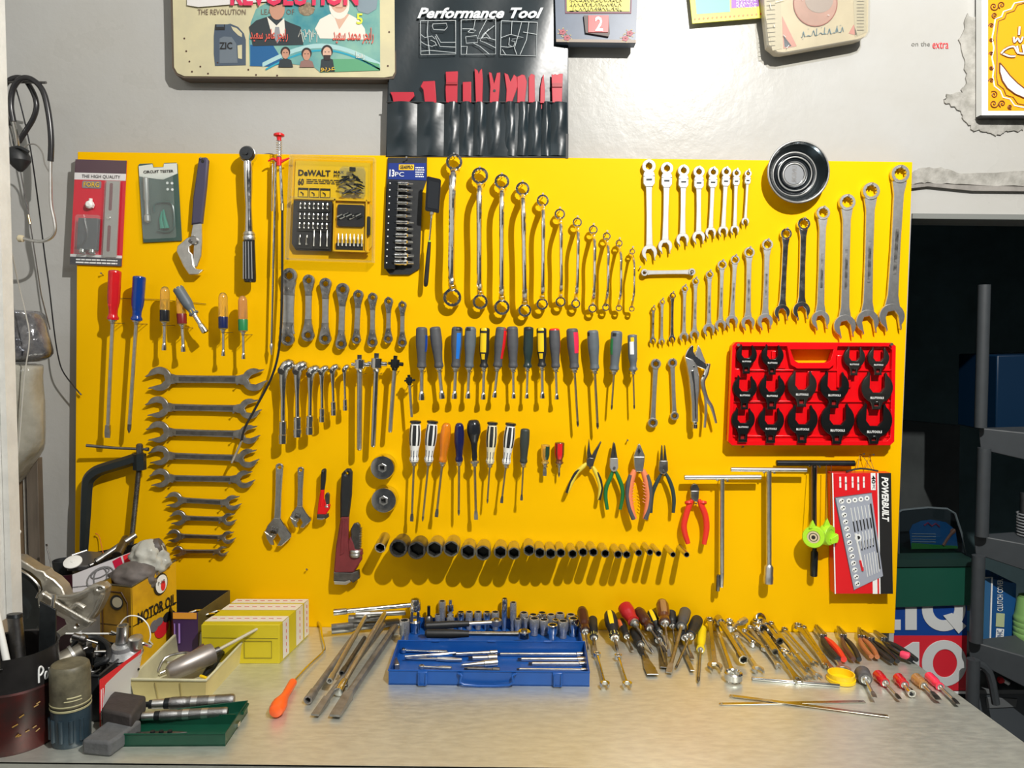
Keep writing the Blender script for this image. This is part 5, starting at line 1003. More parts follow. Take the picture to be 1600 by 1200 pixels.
W('script_line',script(1252,1318,58,9,None,seed=31,r=.0009,pan=lambda x,y:P(x,y-(x-1252)*.12,-.0468)),mat('slate ink',(.12,.22,.28),.5),t)
m=MB()
for i in range(12): m.tube([P(1198,-5+i*7,-.0465),P(1211,-6+i*7,-.0465)],.0006,4); m.tube([P(1339,-8+i*5,-.0465),P(1350,-8+i*5,-.0465)],.0006,4)
W('script_line',m,mat('grey ink',(.2,.2,.18),.5),t)
W('plastic_wrap',MB().prism([p.p(a_,b_,.004) for a_,b_ in ((-.01,0),(1.01,0),(1.01,.94),(.98,1.0),(.9,1.02),(.16,1.02),(.09,1.0),(-.01,.90))],(0,.002,0)),clear('crinkled wrap',(.93,.92,.88),.8,.12),t)
m=MB(); rr=random.Random(8)
for i in range(7): x=rr.uniform(1200,1345); y=rr.uniform(-20,74); m.tube([P(x,y,-.0505),P(x+rr.uniform(-6,14),y+rr.uniform(-8,10),-.0505)],.0006,4)
W('wrap_crease',m,inkw,t)
# faded wall lettering
single('wall_lettering',MB().text('extra',[P(1457,65.5,-.0012),P(1482,65.5,-.0012),P(1482,76,-.0012),P(1457,76,-.0012)],bold=0),inkr,'small red printed word extra on the wall left of the orange plaque','lettering',P(1457,70,0))
single('wall_lettering',MB().text('on the',[P(1424,65,-.0012),P(1453,65,-.0012),P(1453,72,-.0012),P(1424,72,-.0012)]),MT['grey ink'],'worn grey scrap of printed words left of the red word extra','lettering',P(1424,68,0))
# orange plaque
t=wthing('calligraphy_plaque','orange plaque with white crescent, script and scrolled corners at the right edge','plaque',1535,-60,-.03)
p=Pan((1534,-60),(1700,-60),(1700,180),(1534,180),-.03)
W('plaque',MB().prism([p.p(0,0),p.p(1,0),p.p(1,1),p.p(0,1)],(0,.022,0)),inkw,t); W('edge_band',MB().slab([(1532,180),(1700,180),(1700,184),(1536,183)],-.028,.02),ink,t)
og=mat('orange panel print',(.88,.36,.01),.35); dk=mat('brown scroll ink',(.16,.05,.01),.5)
W('orange_field',MB().prism([P(x,y,-.0308) for x,y in ((1544,-60),(1700,-60),(1700,173),(1544,173))],(0,.0005,0)),og,t)
wb=[(1552,-60),(1552,25),(1560,28),(1566,18),(1578,10),(1590,4),(1700,0),(1700,-60)]
W('inner_border',MB().tube([P(x,y,-.0315) for x,y in ((1600,2),(1585,5),(1580,14),(1568,18),(1565,26),(1555,30),(1553,45),(1550,60),(1553,75),(1550,90),(1553,105),(1551,120),(1554,135),(1563,142),(1567,152),(1578,155),(1585,165),(1600,168),(1640,168))],.0016,6),inkw,t)
W('inner_border',MB().tube([P(x+3,y,-.0313) for x,y in ((1600,4),(1587,8),(1582,17),(1570,21),(1567,29),(1557,33),(1554,60),(1555,90),(1554,120),(1556,132),(1565,139),(1569,149),(1580,152),(1587,162),(1602,165),(1640,165))],.0011,6),dk,t)
def spiral(cx,cy,r,s,n=22): return [P(cx+r*(1-i/n)*math.cos(s+i*.45),cy+r*(1-i/n)*math.sin(s+i*.45),-.0318) for i in range(n)]
for cx,cy,r,s in ((1553,10,7,0),(1565,8,6,2),(1554,24,5,1),(1549,40,4,3),(1549,62,3.5,0),(1549,84,3.5,3),(1549,106,3.5,0),(1549,126,4,3),(1553,148,6,4),(1553,162,7,0),(1566,162,6,2),(1578,167,4,1)):
    W('scroll',MB().tube(spiral(cx,cy,r,s),.0013,5),dk,t)
cr=[]
for i in range(17): a_=R_(-170+i*(-110/16)); cr.append((1612+50*math.cos(a_),105-50*math.sin(a_)*1.0))
W('crescent',MB().prism([P(x,y,-.0325) for x,y in ((1562,98),(1562,112),(1566,126),(1574,138),(1586,147),(1600,153),(1625,156),(1625,148),(1604,141),(1590,130),(1578,118),(1569,106))],(0,.0012,0)),inkw,t)
W('crescent_outline',MB().tube([P(x,y,-.0322) for x,y in ((1562,98),(1562,112),(1566,126),(1574,138),(1586,147),(1600,153),(1625,156),(1625,148),(1604,141),(1590,130),(1578,118),(1569,106),(1562,98))],.0016,5),dk,t)
sc=[[(1564,84),(1572,76),(1584,73),(1590,82),(1600,84),(1620,84)],[(1567,84),(1577,88),(1586,88)],[(1584,58),(1585,66),(1590,60),(1594,66),(1598,58)],[(1593,42),(1592,55)],[(1589,72),(1591,84)],[(1598,70),(1600,84)]]
for s_ in sc:
    W('script_stroke',MB().tube([P(x,y,-.0322) for x,y in s_],.0034,8,4),dk,t); W('script_stroke',MB().tube([P(x,y,-.0335) for x,y in s_],.0024,8,4),inkw,t)
# ================================================================= bench: blue socket case
def tray(t,m_,q4,H,th,z0=TBL,nm='',inset=.004,bev=.002,parent=None,fl=.003):
    c=sum(q4,V((0,0,0)))/4; up=V((0,0,H)); 
    W('tray_floor',MB().prism([V((p_.x,p_.y,z0)) for p_ in q4],(0,0,fl)),m_,t,parent)
    for i,nm_ in enumerate(('front_wall','side_wall','back_wall','side_wall')):
        a,b=q4[i],q4[(i+1)%4]; ain=a+(c-a).normalized()*th*1.4; bin_=b+(c-b).normalized()*th*1.4
        W(nm_,MB().prism([V((v_.x,v_.y,z0)) for v_ in (a,b,bin_,ain)],(0,0,H)),m_,t,parent,bevel=bev)
    W('rim',MB().tube([V((v_.x,v_.y,z0+H)) for v_ in list(q4)+[q4[0]]],th*.9,6),m_,t,parent)
bc_=mat('blue enamel metal',(.008,.085,.36),.30,noise=.12,ns=20)
FL,FRt=T(607,1070),T(921,1073); BL,BR_=T(622,1001,.03),T(914,1003,.03); BL.z=BR_.z=TBL
t=thing('socket_case','open blue metal socket case lying on the bench, handle towards the camera','tool case',FL)
tray(t,bc_,[FL,FRt,BR_,BL],.030,.0018)
B2L=V((BL.x+.006,YB-.004,TBL));B2R=V((BR_.x-.004,YB-.004,TBL))
tray(t,bc_,[BL+V((.006,.003,0)),BR_+V((-.004,.003,0)),B2R,B2L],.026,.0018)
for u in (.17,.84):
    c=FL.lerp(FRt,u); c=c+V((0,-.003,.016))
    W('latch',MB().box(c.x-.010,c.x+.010,c.y-.003,c.y+.003,c.z-.013,c.z+.014),bc_,t,bevel=.0015); W('latch_loop',MB().tube([c+V((-.007,-.004,.010)),c+V((-.007,-.006,-.012)),c+V((.007,-.006,-.012)),c+V((.007,-.004,.010))],.0014,6),bc_,t)
hp=[FL.lerp(FRt,u)+V((0,dy,dz)) for u,dy,dz in ((.345,-.002,.026),(.365,-.008,.024),(.375,-.009,.006),(.60,-.009,.006),(.615,-.008,.024),(.635,-.002,.026))]
W('handle',MB().tube(hp,.0024,8,3),bc_,t)
for u in (.2,.5,.8): W('hinge',MB().cyl(BL.lerp(BR_,u-.02)+V((0,.0,.030)),BL.lerp(BR_,u+.02)+V((0,.0,.030)),.003),bc_,t)
def sock(px,pyt,H,r,lab,m_=chrome,z0=TBL+.004,ym=-.05,grp='loose sockets in the blue case',deep=0,name='socket'):
    q=TB(px,pyt,z0-TBL+H,ym); k=K(q); R=r*k; c=V((q.x,q.y,z0)); H=max(.015,q.z-z0); t=thing(name,lab,'socket',c,grp)
    W('body',MB().lathe([(0,R*.72),(H*.35,R*.78),(H*.45,R*.98),(H*.97,R),(H,R*.94),(H,R*.74,'d')],c,(0,0,1),24,caps=(1,0)),m_,t)
    W('hex_bore',MB().lathe([(H*.999,R*.74,'h'),(H*.55,R*.70,'h')],c,(0,0,1),24,caps=(0,1)),MT['dark socket bore'],t); return t
sd=mat('oily chrome socket',(.42,.43,.44),.28,.65,rn=.08,ns=60)
ss=[(632,969,.055,8.2,'thick pale socket at the left end of the case'),(684,960,.036,4.5,'small socket between the bit socket and the deep one'),(691,939,.062,5.6,'tall leaning deep socket at the back left'),(720,956,.040,6,'dark short socket, first of the level back row'),(733,956,.040,5.8,'short socket, second of the level back row'),(747,956,.040,5.8,'short socket, third of the level back row'),(761,956,.040,6,'short socket, fourth of the level back row'),(774,956,.040,6.3,'short socket, last of the level back row'),(788.6,935,.078,4.8,'tallest slim deep socket standing mid case'),(802,941,.070,5.2,'second tall deep socket right of the tallest'),
(809,967,.034,5.3,'shiny small socket in front of the two tall ones'),(818.6,957,.040,6.5,'socket at the left of the crowded right cluster, back row'),(833,960,.038,7,'socket second from left in the cluster back row'),(847,957,.040,7,'socket third from left in the cluster back row'),(861,960,.038,6.3,'socket fourth from left in the cluster back row'),(875,958,.040,7,'socket fifth from left in the cluster back row'),(892,960,.038,7,'socket at the right end of the cluster back row'),
(835,966,.040,7.8,'socket left of the cluster front row'),(850,968,.036,7.2,'socket second in the cluster front row'),(863.5,976,.034,8,'lowest dark socket of the cluster front row'),(880,970,.040,7.8,'socket fourth in the cluster front row'),(896,966,.042,8,'socket at the front right corner of the cluster'),(822,965,.034,4.5,'narrow socket just right of the shiny small one'),(868,968,.036,5,'narrow socket hidden in the middle of the cluster'),(906,961,.036,5.6,'narrow socket at the far right edge of the case')]
ss.sort(key=lambda a:a[1])
for i,(x,y,H,r,lab) in enumerate(ss): sock(x,y,H,r,'chrome '+lab,sd if i%3 else chrome)
# tall universal joint and bit socket
q=TB(649,934,.075,-.075); k=K(q); R=8.6*k; c=V((q.x,q.y,TBL+.004)); H=q.z-c.z
t=thing('universal_joint','tall chrome universal joint with domed top standing at the left of the case','socket',c)
W('dome',MB().lathe([(H*.62,R*.75),(H*.66,R),(H*.9,R),(H*.97,R*.8),(H,R*.3)],c,(0,0,1),24),chrome,t)
W('yoke',MB().box(c.x-R*.8,c.x-R*.3,c.y-R*.6,c.y+R*.6,c.z+H*.32,c.z+H*.64).box(c.x+R*.3,c.x+R*.8,c.y-R*.6,c.y+R*.6,c.z+H*.32,c.z+H*.64),chrome,t,bevel=.001)
W('cross_pin',MB().cyl(c+V((-R*.95,0,H*.45)),c+V((R*.95,0,H*.45)),R*.25),dsteel,t)
W('base_socket',MB().lathe([(0,R*.8),(H*.3,R*.9),(H*.36,R*.6)],c,(0,0,1),24),chrome,t)
q=TB(704,937,.07,-.06); k=K(q); R=6*k; c=V((q.x,q.y,TBL+.004)); H=q.z-c.z
t=thing('universal_joint','smaller universal joint standing near the back left of the case','socket',c)
W('upper',MB().lathe([(H*.6,R*.5),(H*.65,R*.9),(H*.85,R*.9),(H*.87,R*.5),(H,R*.45)],c,(0,0,1),20),chrome,t); W('cross_pin',MB().lathe([(0,R*.4),(R*1.6,R*.4)],c+V((-R*.8,0,H*.5)),(1,0,0)),dsteel,t); W('base_socket',MB().lathe([(0,R*.9),(H*.4,R),(H*.48,R*.7),(H*.6,R*.5)],c,(0,0,1),20),sd,t)
q=TB(670,947,.05,-.06); k=K(q); R=6.5*k; c=V((q.x,q.y,TBL+.004)); H=q.z-c.z
t=thing('bit_socket','dark bit socket with thin square tip standing in the case','socket',c); W('base',MB().lathe([(0,R),(H*.5,R),(H*.6,R*.6)],c,(0,0,1),20),dsteel,t); W('bit',MB().lathe([(H*.55,R*.4,'h'),(H,R*.38,'h')],c,(0,0,1),12),blackmet,t)
# ratchets
def ratchet(a,b,h,r,lab,m_=satin,gm=None,gl=.42,ym=-.05,group='ratchets in the blue case'):
    M,L,k=lie(a,b,h,ym=ym); t=thing('ratchet_wrench',lab,'ratchet',M,group); r*=k
    obj('grip' if gm else 'handle_end',MB().lathe([(0,r*.5),(r*.5,r*1.05),(L*gl*.6,r*1.1),(L*gl,r*.75)],n=16),gm or m_,t)
    obj('shank',MB().lathe([(L*gl,r*.55),(L*.8,r*.6),(L-r*2.2,r*.7)],n=14),m_,t)
    obj('ratchet_head',MB().lathe([(-r*.9,r*1.4),(-r*.7,r*1.55),(r*.7,r*1.55),(r*.9,r*1.3)],(0,0,-L+r*1.4),(0,-1,0),22),m_,t)
    obj('selector',MB().lathe([(r*.9,r*.8),(r*1.2,r*.7)],(0,0,-L+r*1.4),(0,-1,0),16),dsteel,t)
    return t
ratchet((663,978),(783,972),.040,5.5,'rear ratchet with black rubber grip lying across the sockets',satin,black,.58,ym=-.07)
ratchet((664,990),(828,991),.034,6.5,'front ratchet with black rubber grip and long bright shank',chrome,black,.42,ym=-.09)
# front tray contents
def rod(a,b,h,r,lab,m_=chrome,nm='extension_bar',cat='extension bar',ends=1,grp='extension bars in the blue case',ym=-.05,h2=None):
    M,L,k=lie(a,b,h,h2,ym); t=thing(nm,lab,cat,M,grp); r*=k
    obj('rod',MB().lathe([(0,r*.7),(0.001,r),(L-r*4,r)],n=14),m_,t)
    obj('socket_end',MB().lathe([(L-r*4.5,r),(L-r*4,r*1.4),(L-.0005,r*1.4),(L,r*1.2)],n=18),m_,t) if ends else obj('rod_end',MB().lathe([(L-r*4.2,r),(L,r),(L,r*.5)],n=14),m_,t)
    if ends: obj('drive_square',MB().lathe([(-r*1.8,r*.7,'s'),(0,r*.7,'s')],n=16),dsteel,t)
    return t
xb=[((826,1015.5),(903,1014),2.6,'rearmost short bar in the right half'),((781,1022),(911,1022),2.5,'longest bar, second from the back'),((814,1030),(914,1030),2.9,'thick bar, third from the back'),((831,1037),(917,1037),2.9,'short bar, fourth from the back'),((811,1045.5),(916,1046.5),2.0,'thin bar along the front wall')]
for a,b,r,lab in xb: rod(a,b,.008,r,'bright chrome extension '+lab+' of the case')
ratchet((700,1019),(626,1016),.009,3.2,'slim chrome ratchet at the back left of the front tray',chrome,None,.4)
rod((712,1022),(777,1019),.012,2.8,'chrome bar with wide socket end beside the slim ratchet',chrome)
M,L,k=lie((723,1039),(777,1035),.010); t=thing('tapered_adapter','cone shaped bright adapter lying in the middle of the front tray','adapter',M,None)
obj('body',MB().lathe([(0,1.5*k),(L*.6,4.2*k),(L*.62,5.2*k),(L,5.4*k),(L,4.2*k)],n=20),satin,t); obj('pin',MB().cyl((0,0,2*k),(0,0,-2*k),1.2*k),dsteel,t)
rod((738,1028),(777,1027),.010,3.4,'stubby chrome bar behind the cone adapter',satin)
rod((632,1026),(712,1020),.016,1.8,'thin chrome rod crossing over the slim ratchet',chrome,ends=0,nm='slide_rod')
M,L,k=lie((634,1027),(722,1031),.008); t=thing('small_pliers','narrow chrome pliers lying in the left half of the front tray','pliers',M,None)
obj('handle',MB().tube([(0,0,0),(3*k,0,-20*k),(1*k,0,-L*.6)],1.8*k,8,4),chrome,t); obj('handle',MB().tube([(-3*k,0,-2*k),(-4*k,0,-20*k),(-1*k,0,-L*.6)],1.8*k,8,4),chrome,t); obj('jaw',MB().flat([[(-4*k,-L*.55),(4*k,-L*.55),(5*k,-L*.75),(2*k,-L),(-2*k,-L),(-5*k,-L*.75)]],.006,.001),satin,t)
ratchet((706,1044),(655,1041.5),.007,2.8,'tiny ratchet near the front left of the tray',satin,None,.4)
rod((730,1044.5),(781,1046.5),.007,2.6,'short dark bar by the front wall under the cone adapter',dsteel)
M,L,k=lie((616,1031),(621,1044),.010); t=thing('drive_adapter','small grey square drive adapter in the left corner of the tray','adapter',M); obj('block',MB().box(-4*k,4*k,-.006,.006,-L*.9,0),steel,t,bevel=.001); obj('pin',MB().cyl((0,0,.004),(0,0,0),2.4*k),blackmet,t)
# ================================================================= bars and pry bars left of the case
def bar(a,b,h,r,lab,m_=steel,name='pry_bar',cat='bar',parts='flat',h2=None,ym=-.05,sq=1.0,grp='long bars left of the blue case'):
    M,L,k=lie(a,b,h,h2,ym); t=thing(name,lab,cat,M,grp); r*=k
    if parts=='flat':
        obj('shaft',MB().lathe([(0,r*.5),(.002,r),(L-r*9,r)],n=8),m_,t)
        z0=-(L-r*9.5); obj('chisel_end',MB().add([(-r,-r,z0),(r,-r,z0),(r,r,z0),(-r,r,z0),(-r*1.2,-r*.2,-L),(r*1.2,-r*.2,-L),(r*1.2,r*.3,-L),(-r*1.2,r*.3,-L)],[(0,3,2,1),(4,5,6,7),(0,1,5,4),(1,2,6,5),(2,3,7,6),(3,0,4,7)]),m_,t)
    elif parts=='knuckle':
        obj('shaft',MB().lathe([(0,r*.6),(.002,r),(L*.4,r*1.05),(L*.42,r*.8),(L-r*6,r*.8)],n=16),m_,t)
        obj('knuckle',MB().lathe([(L-r*6,r*1.1),(L-r*1.5,r*1.5),(L-.001,r*1.4),(L,r)],n=18),chrome,t); obj('pivot_pin',MB().cyl((-r*1.6,0,-L+r*3.8),(r*1.6,0,-L+r*3.8),r*.45),dsteel,t)
    else:
        obj('shaft',MB().lathe([(0,r*.7),(.002,r),(L-r*5,r)],n=12),m_,t)
        obj('socket_end',MB().lathe([(L-r*5.5,r),(L-r*5,r*1.25),(L,r*1.25),(L,r*.8,'h'),(L-r*2,r*.8,'h')],n=24),m_,t)
bst=mat('scuffed bar steel',(.34,.33,.31),.40,.7,noise=.35,ns=50,rn=.1)
bar((555,992),(481,1094),.010,5.0,'grey bar with rounded end, leftmost of the long bars',bst,parts='x')
bar((618,978),(523,1118),.012,6.2,'thickest chisel-ended bar, rightmost of the long bars',bst,h2=.008)
bar((600,975),(492,1117),.022,4.6,'bar with rusty yellow tip between the thickest and leftmost',bst,h2=.007)
bar((577.5,952),(515,1064),.050,3.6,'slim tube bar on top of the pile',satin,parts='x',h2=.026,name='socket_bar')
bar((602.5,957),(528,1082),.050,4.8,'chrome breaker bar with a round knuckle end',satin,parts='knuckle',h2=.010,name='breaker_bar')
bar((642,945),(521,957),.08,3.8,'chrome bar lying level along the top of the pile',chrome,parts='x',ym=-.048,name='socket_bar')
bar((634,957),(556,960),.05,4.2,'short level chrome bar just under the top one',satin,parts='x',ym=-.06,name='socket_bar')
bar((624,972),(518,983),.016,6.2,'stout horizontal drive shaft at the bottom of the pile',bst,parts='x',name='drive_shaft')
bar((600,966),(545,967),.036,5.0,'stubby grey bar in the middle of the pile',bst,parts='x',name='socket_bar')
bar((570,996),(534,1052),.020,3.4,'short hooked bar half hidden between the long bars',dsteel,parts='x',name='socket_bar')
# hook tool
A_=T(432,1109,.015); B_=T(457.5,1066.5,.012); t=thing('hose_hook','bent chrome hook tool with fluorescent orange handle','hook tool',A_); k=K(A_)
fo=mat('fluorescent orange plastic',(.95,.13,.02),.35)
W('handle',MB().lathe([(-8*k,4*k),(-5*k,10*k),(4*k,12.5*k,'f'),(20*k,12*k,'f'),(36*k,8.5*k,'f'),(50*k,6.5*k),((B_-A_).length,7*k),((B_-A_).length+.001,4*k)],A_,B_-A_,24),fo,t,ang=50)
W('shaft',MB().tube([B_,T(482,1040,.008),T(503,1021,.007),T(507,1013,.007),T(503,995,.007),T(501,979,.008),T(497,972,.012)],2.4*k,10,4),chrome,t)
# ================================================================= bench: pile of screwdrivers
g='loose screwdrivers on the bench'
dk_=mat('dark walnut plastic',(.07,.022,.012),.18,coat=.3)
pile=[((909,950),(918,988),(919.5,1017),9,1.5,dk_,'ball',None,'dark walnut one touching the case'),((926,967),(929.5,999),(929.5,1021),7.5,2.5,black,'fluted',[(.8,.98,0,359,ypale)],'black one with a yellow collar and wire loop'),
((952,957),(961,999),(965,1018),10.5,2.4,black,'barrel',[S(.05,.62,100,40,yel),(.85,.99,0,359,ypale)],'black one with a broad yellow front stripe'),((970,970),(981,996),(988,1017),7,1.5,black,'grip',[S(.05,.5,140,60,orange)],'black one with an orange flank'),
((975,947),(991,975),(1020.6,1020),12,2,mat('deep red grip',(.45,.012,.018),.35),'grip',None,'deep red one standing out of the pile'),((996,952),(1015,984),(1041,1019),9.5,1.8,dk_,'ball',None,'walnut one right of the deep red one'),
((1016,955),(1033,988),(1041,1010),8,1.6,black,'barrel',[S(.03,.6,110,45,yel)],'black one with a slanting yellow stripe'),((1034,939),(1035,976),(1046,1026),10.5,1.8,brownclear,'ball',[S(.1,.7,90,50,ambclear)],'smoky amber one highest in the middle'),
((1048,957),(1051,979),(1055,1010),8,1.5,black,'fluted',None,'black one just right of the amber one'),((1071,955),(1063,982),(1045,1051),9.5,3,mat('dark fluted grey',(.07,.07,.07),.4),'fluted',None,'dark grey fluted one with the thickest shaft'),
((1090,968),(1077,997),(1056,1044),10,1.8,black,'grip',None,'black one leaning left at the right of the pile'),((1060,968),(1066,1000),(1082,1030),9,2,blackg,'grip',None,'glossy black one under the fluted grey one'),
((1097,982),(1092.5,1020),(1091,1065),7.5,2.3,mat('bright yellow grip',(.85,.63,.01),.4),'fluted',None,'bright yellow one pointing at the camera'),
((990,985),(1002,1010),(1012,1030),8,1.8,black,'grip',None,'black stubby one below the deep red one'),((1022,975),(1030,1003),(1040,1040),9,1.6,blackg,'grip',None,'glossy black one beneath the smoky amber one')]
for i,(a,hb,b,R,rs,hm,sty,st,lab) in enumerate(pile):
    hi=.045 if a[1]<958 else (.03 if a[1]<968 else .018)
    M3=lie(a,b,hi,.006,ym=-.058); M,L,k=M3
    A=M.translation; hl=math.hypot(hb[0]-a[0],hb[1]-a[1])/math.hypot(b[0]-a[0],b[1]-a[1])*L*.94/k
    driver((M,L,k),hl,R,rs,'screwdriver in the bench pile, '+lab,g,hm,sty,'flat' if i%2 else 'phillips',stripe=st,flutes=(sty=='fluted'),sm=steel)
# scraper blades and files
def flatbar(a,b,h,w0,w1,lab,m_=steel,name='scraper',cat='scraper',th=.002,handle=None,h2=None,ym=-.05,grp=None):
    M,L,k=lie(a,b,h,h2,ym); t=thing(name,lab,cat,M,grp); f=.45 if handle else 0
    obj('blade',MB().flat([[(-w0*k,-L*f),(w0*k,-L*f),(w1*k,-L*.8),(w1*k,-L),(-w1*k,-L),(-w1*k,-L*.8)]],th,.0004),m_,t)
    if handle: obj('handle',MB().lathe([(0,w0*k*.8),(.004,w0*k*1.7),(L*f*.8,w0*k*1.6),(L*f,w0*k)],n=12),handle,t)
flatbar((996,1001),(1020,1054),.006,3,8.5,'wide grey scraper blade pointing forward from the pile',steel,handle=black)
flatbar((1060,998),(1082,1048),.006,4,3,'narrow grey blade in front of the black drivers',steel)
flatbar((1034,1010),(1038,1043),.006,5,6,'small angular steel blade between the shafts',dsteel)
for a,b,lab in (((933,1023),(945,1069),'left of two small wrenches lying upright before the screwdriver pile'),((966,1026),(980,1069),'right of two small wrenches lying before the screwdriver pile')):
    comb(a,b,6.2,7.5,3.6,lab,'small wrenches in front of the pile',chrome,th=.008,M3=lie(a,b,.010),hg=False,ang=-95)
# ================================================================= bench: pile of wrenches
def lcomb(a,b,Ra,Rb,w,lab,h=.010,h2=None,m_=satin): comb(a,b,Ra,Rb,w,lab,'loose wrenches on the bench',m_,th=.007,M3=lie(a,b,h,h2,ym=-.048),hg=False,ang=-80)
gw=mat('golden lit steel',(.58,.54,.44),.26,1,noise=.15,ns=50)
lcomb((1109,969),(1117,1041),7,11,7,'loose combination wrench nearest the screwdriver pile, jaw to the front',.012,m_=gw)
def ltube(a,b,r,re,lab,h=.014,h2=None,m_=None,big=0):
    M,L,k=lie(a,b,h,h2,ym=-.048); t=thing('tube_wrench',lab,'wrench',M,'loose tube wrenches on the bench'); r*=k;re*=k; m_=m_ or gw
    obj('shaft',MB().lathe([(re*2,r),(L-re*3,r)],n=14),m_,t)
    for z0,s in ((-re*2.6,1),(-L+re*3.2,-1)):
        ax=(0,0,s); obj('socket_end',MB().lathe([(0,r),(.002,re),(re*2.6,re),(re*2.6,re*.78,'h'),(re*1.4,re*.78,'h')],(0,0,z0),ax,24),m_,t)
        obj('hex_bore',MB().lathe([(re*2.4,re*.75,'h'),(re*.8,re*.7,'h')],(0,0,z0),ax,24,caps=(0,1)),MT['dark socket bore'],t)
ltube((1122,966),(1163,1033),4.6,6.6,'loose tube wrench with hollow dark end facing the camera',.016)
M,L,k=lie((1118,975),(1146,1056),.013,ym=-.048); t=thing('ring_spanner','large ring spanner with a thick chrome ring at the front','wrench',M,None)
obj('shank',ratio_shank(MB(),0,-L+9*k,6*k,.007),gw,t); obj('ring',MB().flat([circ(0,-L,13*k),circ(0,-L,9.3*k,24,'d')],.018,.003),chrome,t)
lst=[((1151,996),(1184,1046),4,9,5.5,'third',None),((1163,987),(1196,1013),4.5,6.5,4.5,'fourth',1),((1140,972),(1176,1006),7.5,5,5,'fifth',1),((1172,981),(1216,1040),4.5,5,4.5,'sixth',None),((1183,972),(1246,1062),9,7,6.5,'seventh, with stacked rings,',None),((1188,990),(1228,1020),5,7.5,5,'eighth',1),((1224,1017),(1262,1058),6.5,5,5,'ninth',None),((1226,984),(1272,1036),5.5,6,5,'tenth',None),((1200,984),(1216,1022),5,5,4,'small eleventh',1),((1244,1023),(1277,1056),5,6.5,4.5,'twelfth',None),((1247,978),(1292,1040),8,5,6.5,'thirteenth',None),((1256,981),(1300,1046),5,5,5.5,'fourteenth',None),((1276,985),(1318,1046),5,10.5,6,'fifteenth, nearest the yellow cap,',None),((1205,975),(1262,1046),5,5,5.5,'long thin sixteenth',None)]
for i,(a,b,Ra,Rb,w_,o_,rg) in enumerate(lst):
    if rg: 
        M,L,k=lie(a,b,.010+.003*(i%3),.008,ym=-.048); t=thing('ring_spanner','small ring spanner in the loose wrench pile, %s counted from the left'%o_,'wrench',M,'loose ring spanners on the bench')
        for z,R in ((0,Ra*k),(-L,Rb*k)): obj('ring',MB().flat([circ(0,z,R),circ(0,z,R*.66,24,'d')],.010,.001),chrome,t)
        obj('shank',ratio_shank(MB(),-Ra*k*.8,-L+Rb*k*.8,w_*k,.006),gw,t)
    else: lcomb(a,b,Ra,Rb,w_,'combination wrench in the loose pile, %s counted from the left'%o_.rstrip(','),.009+.003*(i%3),.008,gw if i%3 else satin)
ltube((1192,972),(1220,1004),4,6,'short hollow tube wrench behind the stacked rings',.020)
ltube((1180,978),(1212,1020),3.5,5,'slim hollow tube wrench in front of the stacked rings',.020)
for i,(x,y) in enumerate(((1186,967),(1188,976),(1190,985))):
    c=TB(x,y,.022,-.04); k=K(c); tt=thing('loose_ring','polished thick ring in the wrench pile, %s of three stacked'%('top','middle','bottom')[i],'ring',c,'stacked polished rings')
    W('ring',MB().lathe([(0,8*k),(.001,9*k),(.009,9*k),(.010,8*k),(.010,6*k,'d'),(0,6*k,'d'),(0,8*k)],c,(.3,-.85,.5),24,caps=(0,0)),chrome,tt)
    W('inner_teeth',MB().lathe([(.002,6*k,'d'),(.008,6*k,'d')],c,(.3,-.85,.5),24,caps=(0,0)),dsteel,tt)
ratchet((1166,968),(1136,983),.025,5,'stubby chrome ratchet head lying on the wrench pile',satin,None,.4,ym=-.04,group=None)
# loose pliers at the right
def lpl(a,m_,b,lab,gm,gm2,h=.012,r=4,sp=4.0):
    A=TB(*a,h,-.035);Mm=TB(*m_,h,-.035);B=TB(*b,h,-.035); k=K(Mm); t=thing('loose_pliers','pliers lying on the bench at the right, '+lab,'pliers',A,'pliers lying on the bench')
    d=(B-Mm).normalized(); s=d.cross(V((0,0,1))).normalized()
    dj=(Mm-A).normalized(); sj=dj.cross(V((0,0,1))).normalized()
    for sg in(-1,1):
        W('jaw',MB().prism([A+sj*sg*.5*k,A+sj*sg*2*k,Mm+sj*sg*6*k-dj*6*k,Mm+sj*sg*5*k,Mm+sj*sg*.3*k],(0,0,.009)),steel,t,bevel=.0008)
        W('handle',MB().tube([Mm+s*sg*2*k,Mm.lerp(B,.25)+s*sg*sp*1.3*k,Mm.lerp(B,.6)+s*sg*sp*1.6*k,B+s*sg*sp*k],[r*.6*k,r*k,r*k,r*.9*k],10,4),gm if sg<0 else gm2,t)
    W('pivot',MB().lathe([(0,3*k),(.009,3*k),(.012,2*k)],Mm-V((0,0,.002)),(0,0,1),14),dsteel,t)
lpl((1275,981),(1287,997),(1314,1030),'one bright red handle and one black',redgrip,black,r=5)
lpl((1309,983),(1318,997),(1338,1030),'dark handles with red tips',black,mat('brown grip',(.10,.04,.03),.4))
lpl((1342,985),(1346,998),(1366,1026),'worn brown orange handles',mat('worn orange grip',(.42,.14,.05),.5),mat('worn orange grip',(.42,.14,.05),.5))
lpl((1346,989),(1362,1002),(1398,1033),'long dark blue-black handles',blackg,black)
lpl((1366,990),(1382,1002),(1428,1031),'long black handles with pink ribbed tips',black,blackg)
c=T(1422,1026,.016); single('ribbed_cap',MB().lathe([(0,4*K(c)),(.002,6*K(c)),(.016,6*K(c),'f'),(.02,4*K(c))],c,(-.8,.5,.1),20),mat('pink red ribbed cap',(.75,.05,.12),.35),'pink ribbed cap lying on the tips of the long black pliers','cap',c)
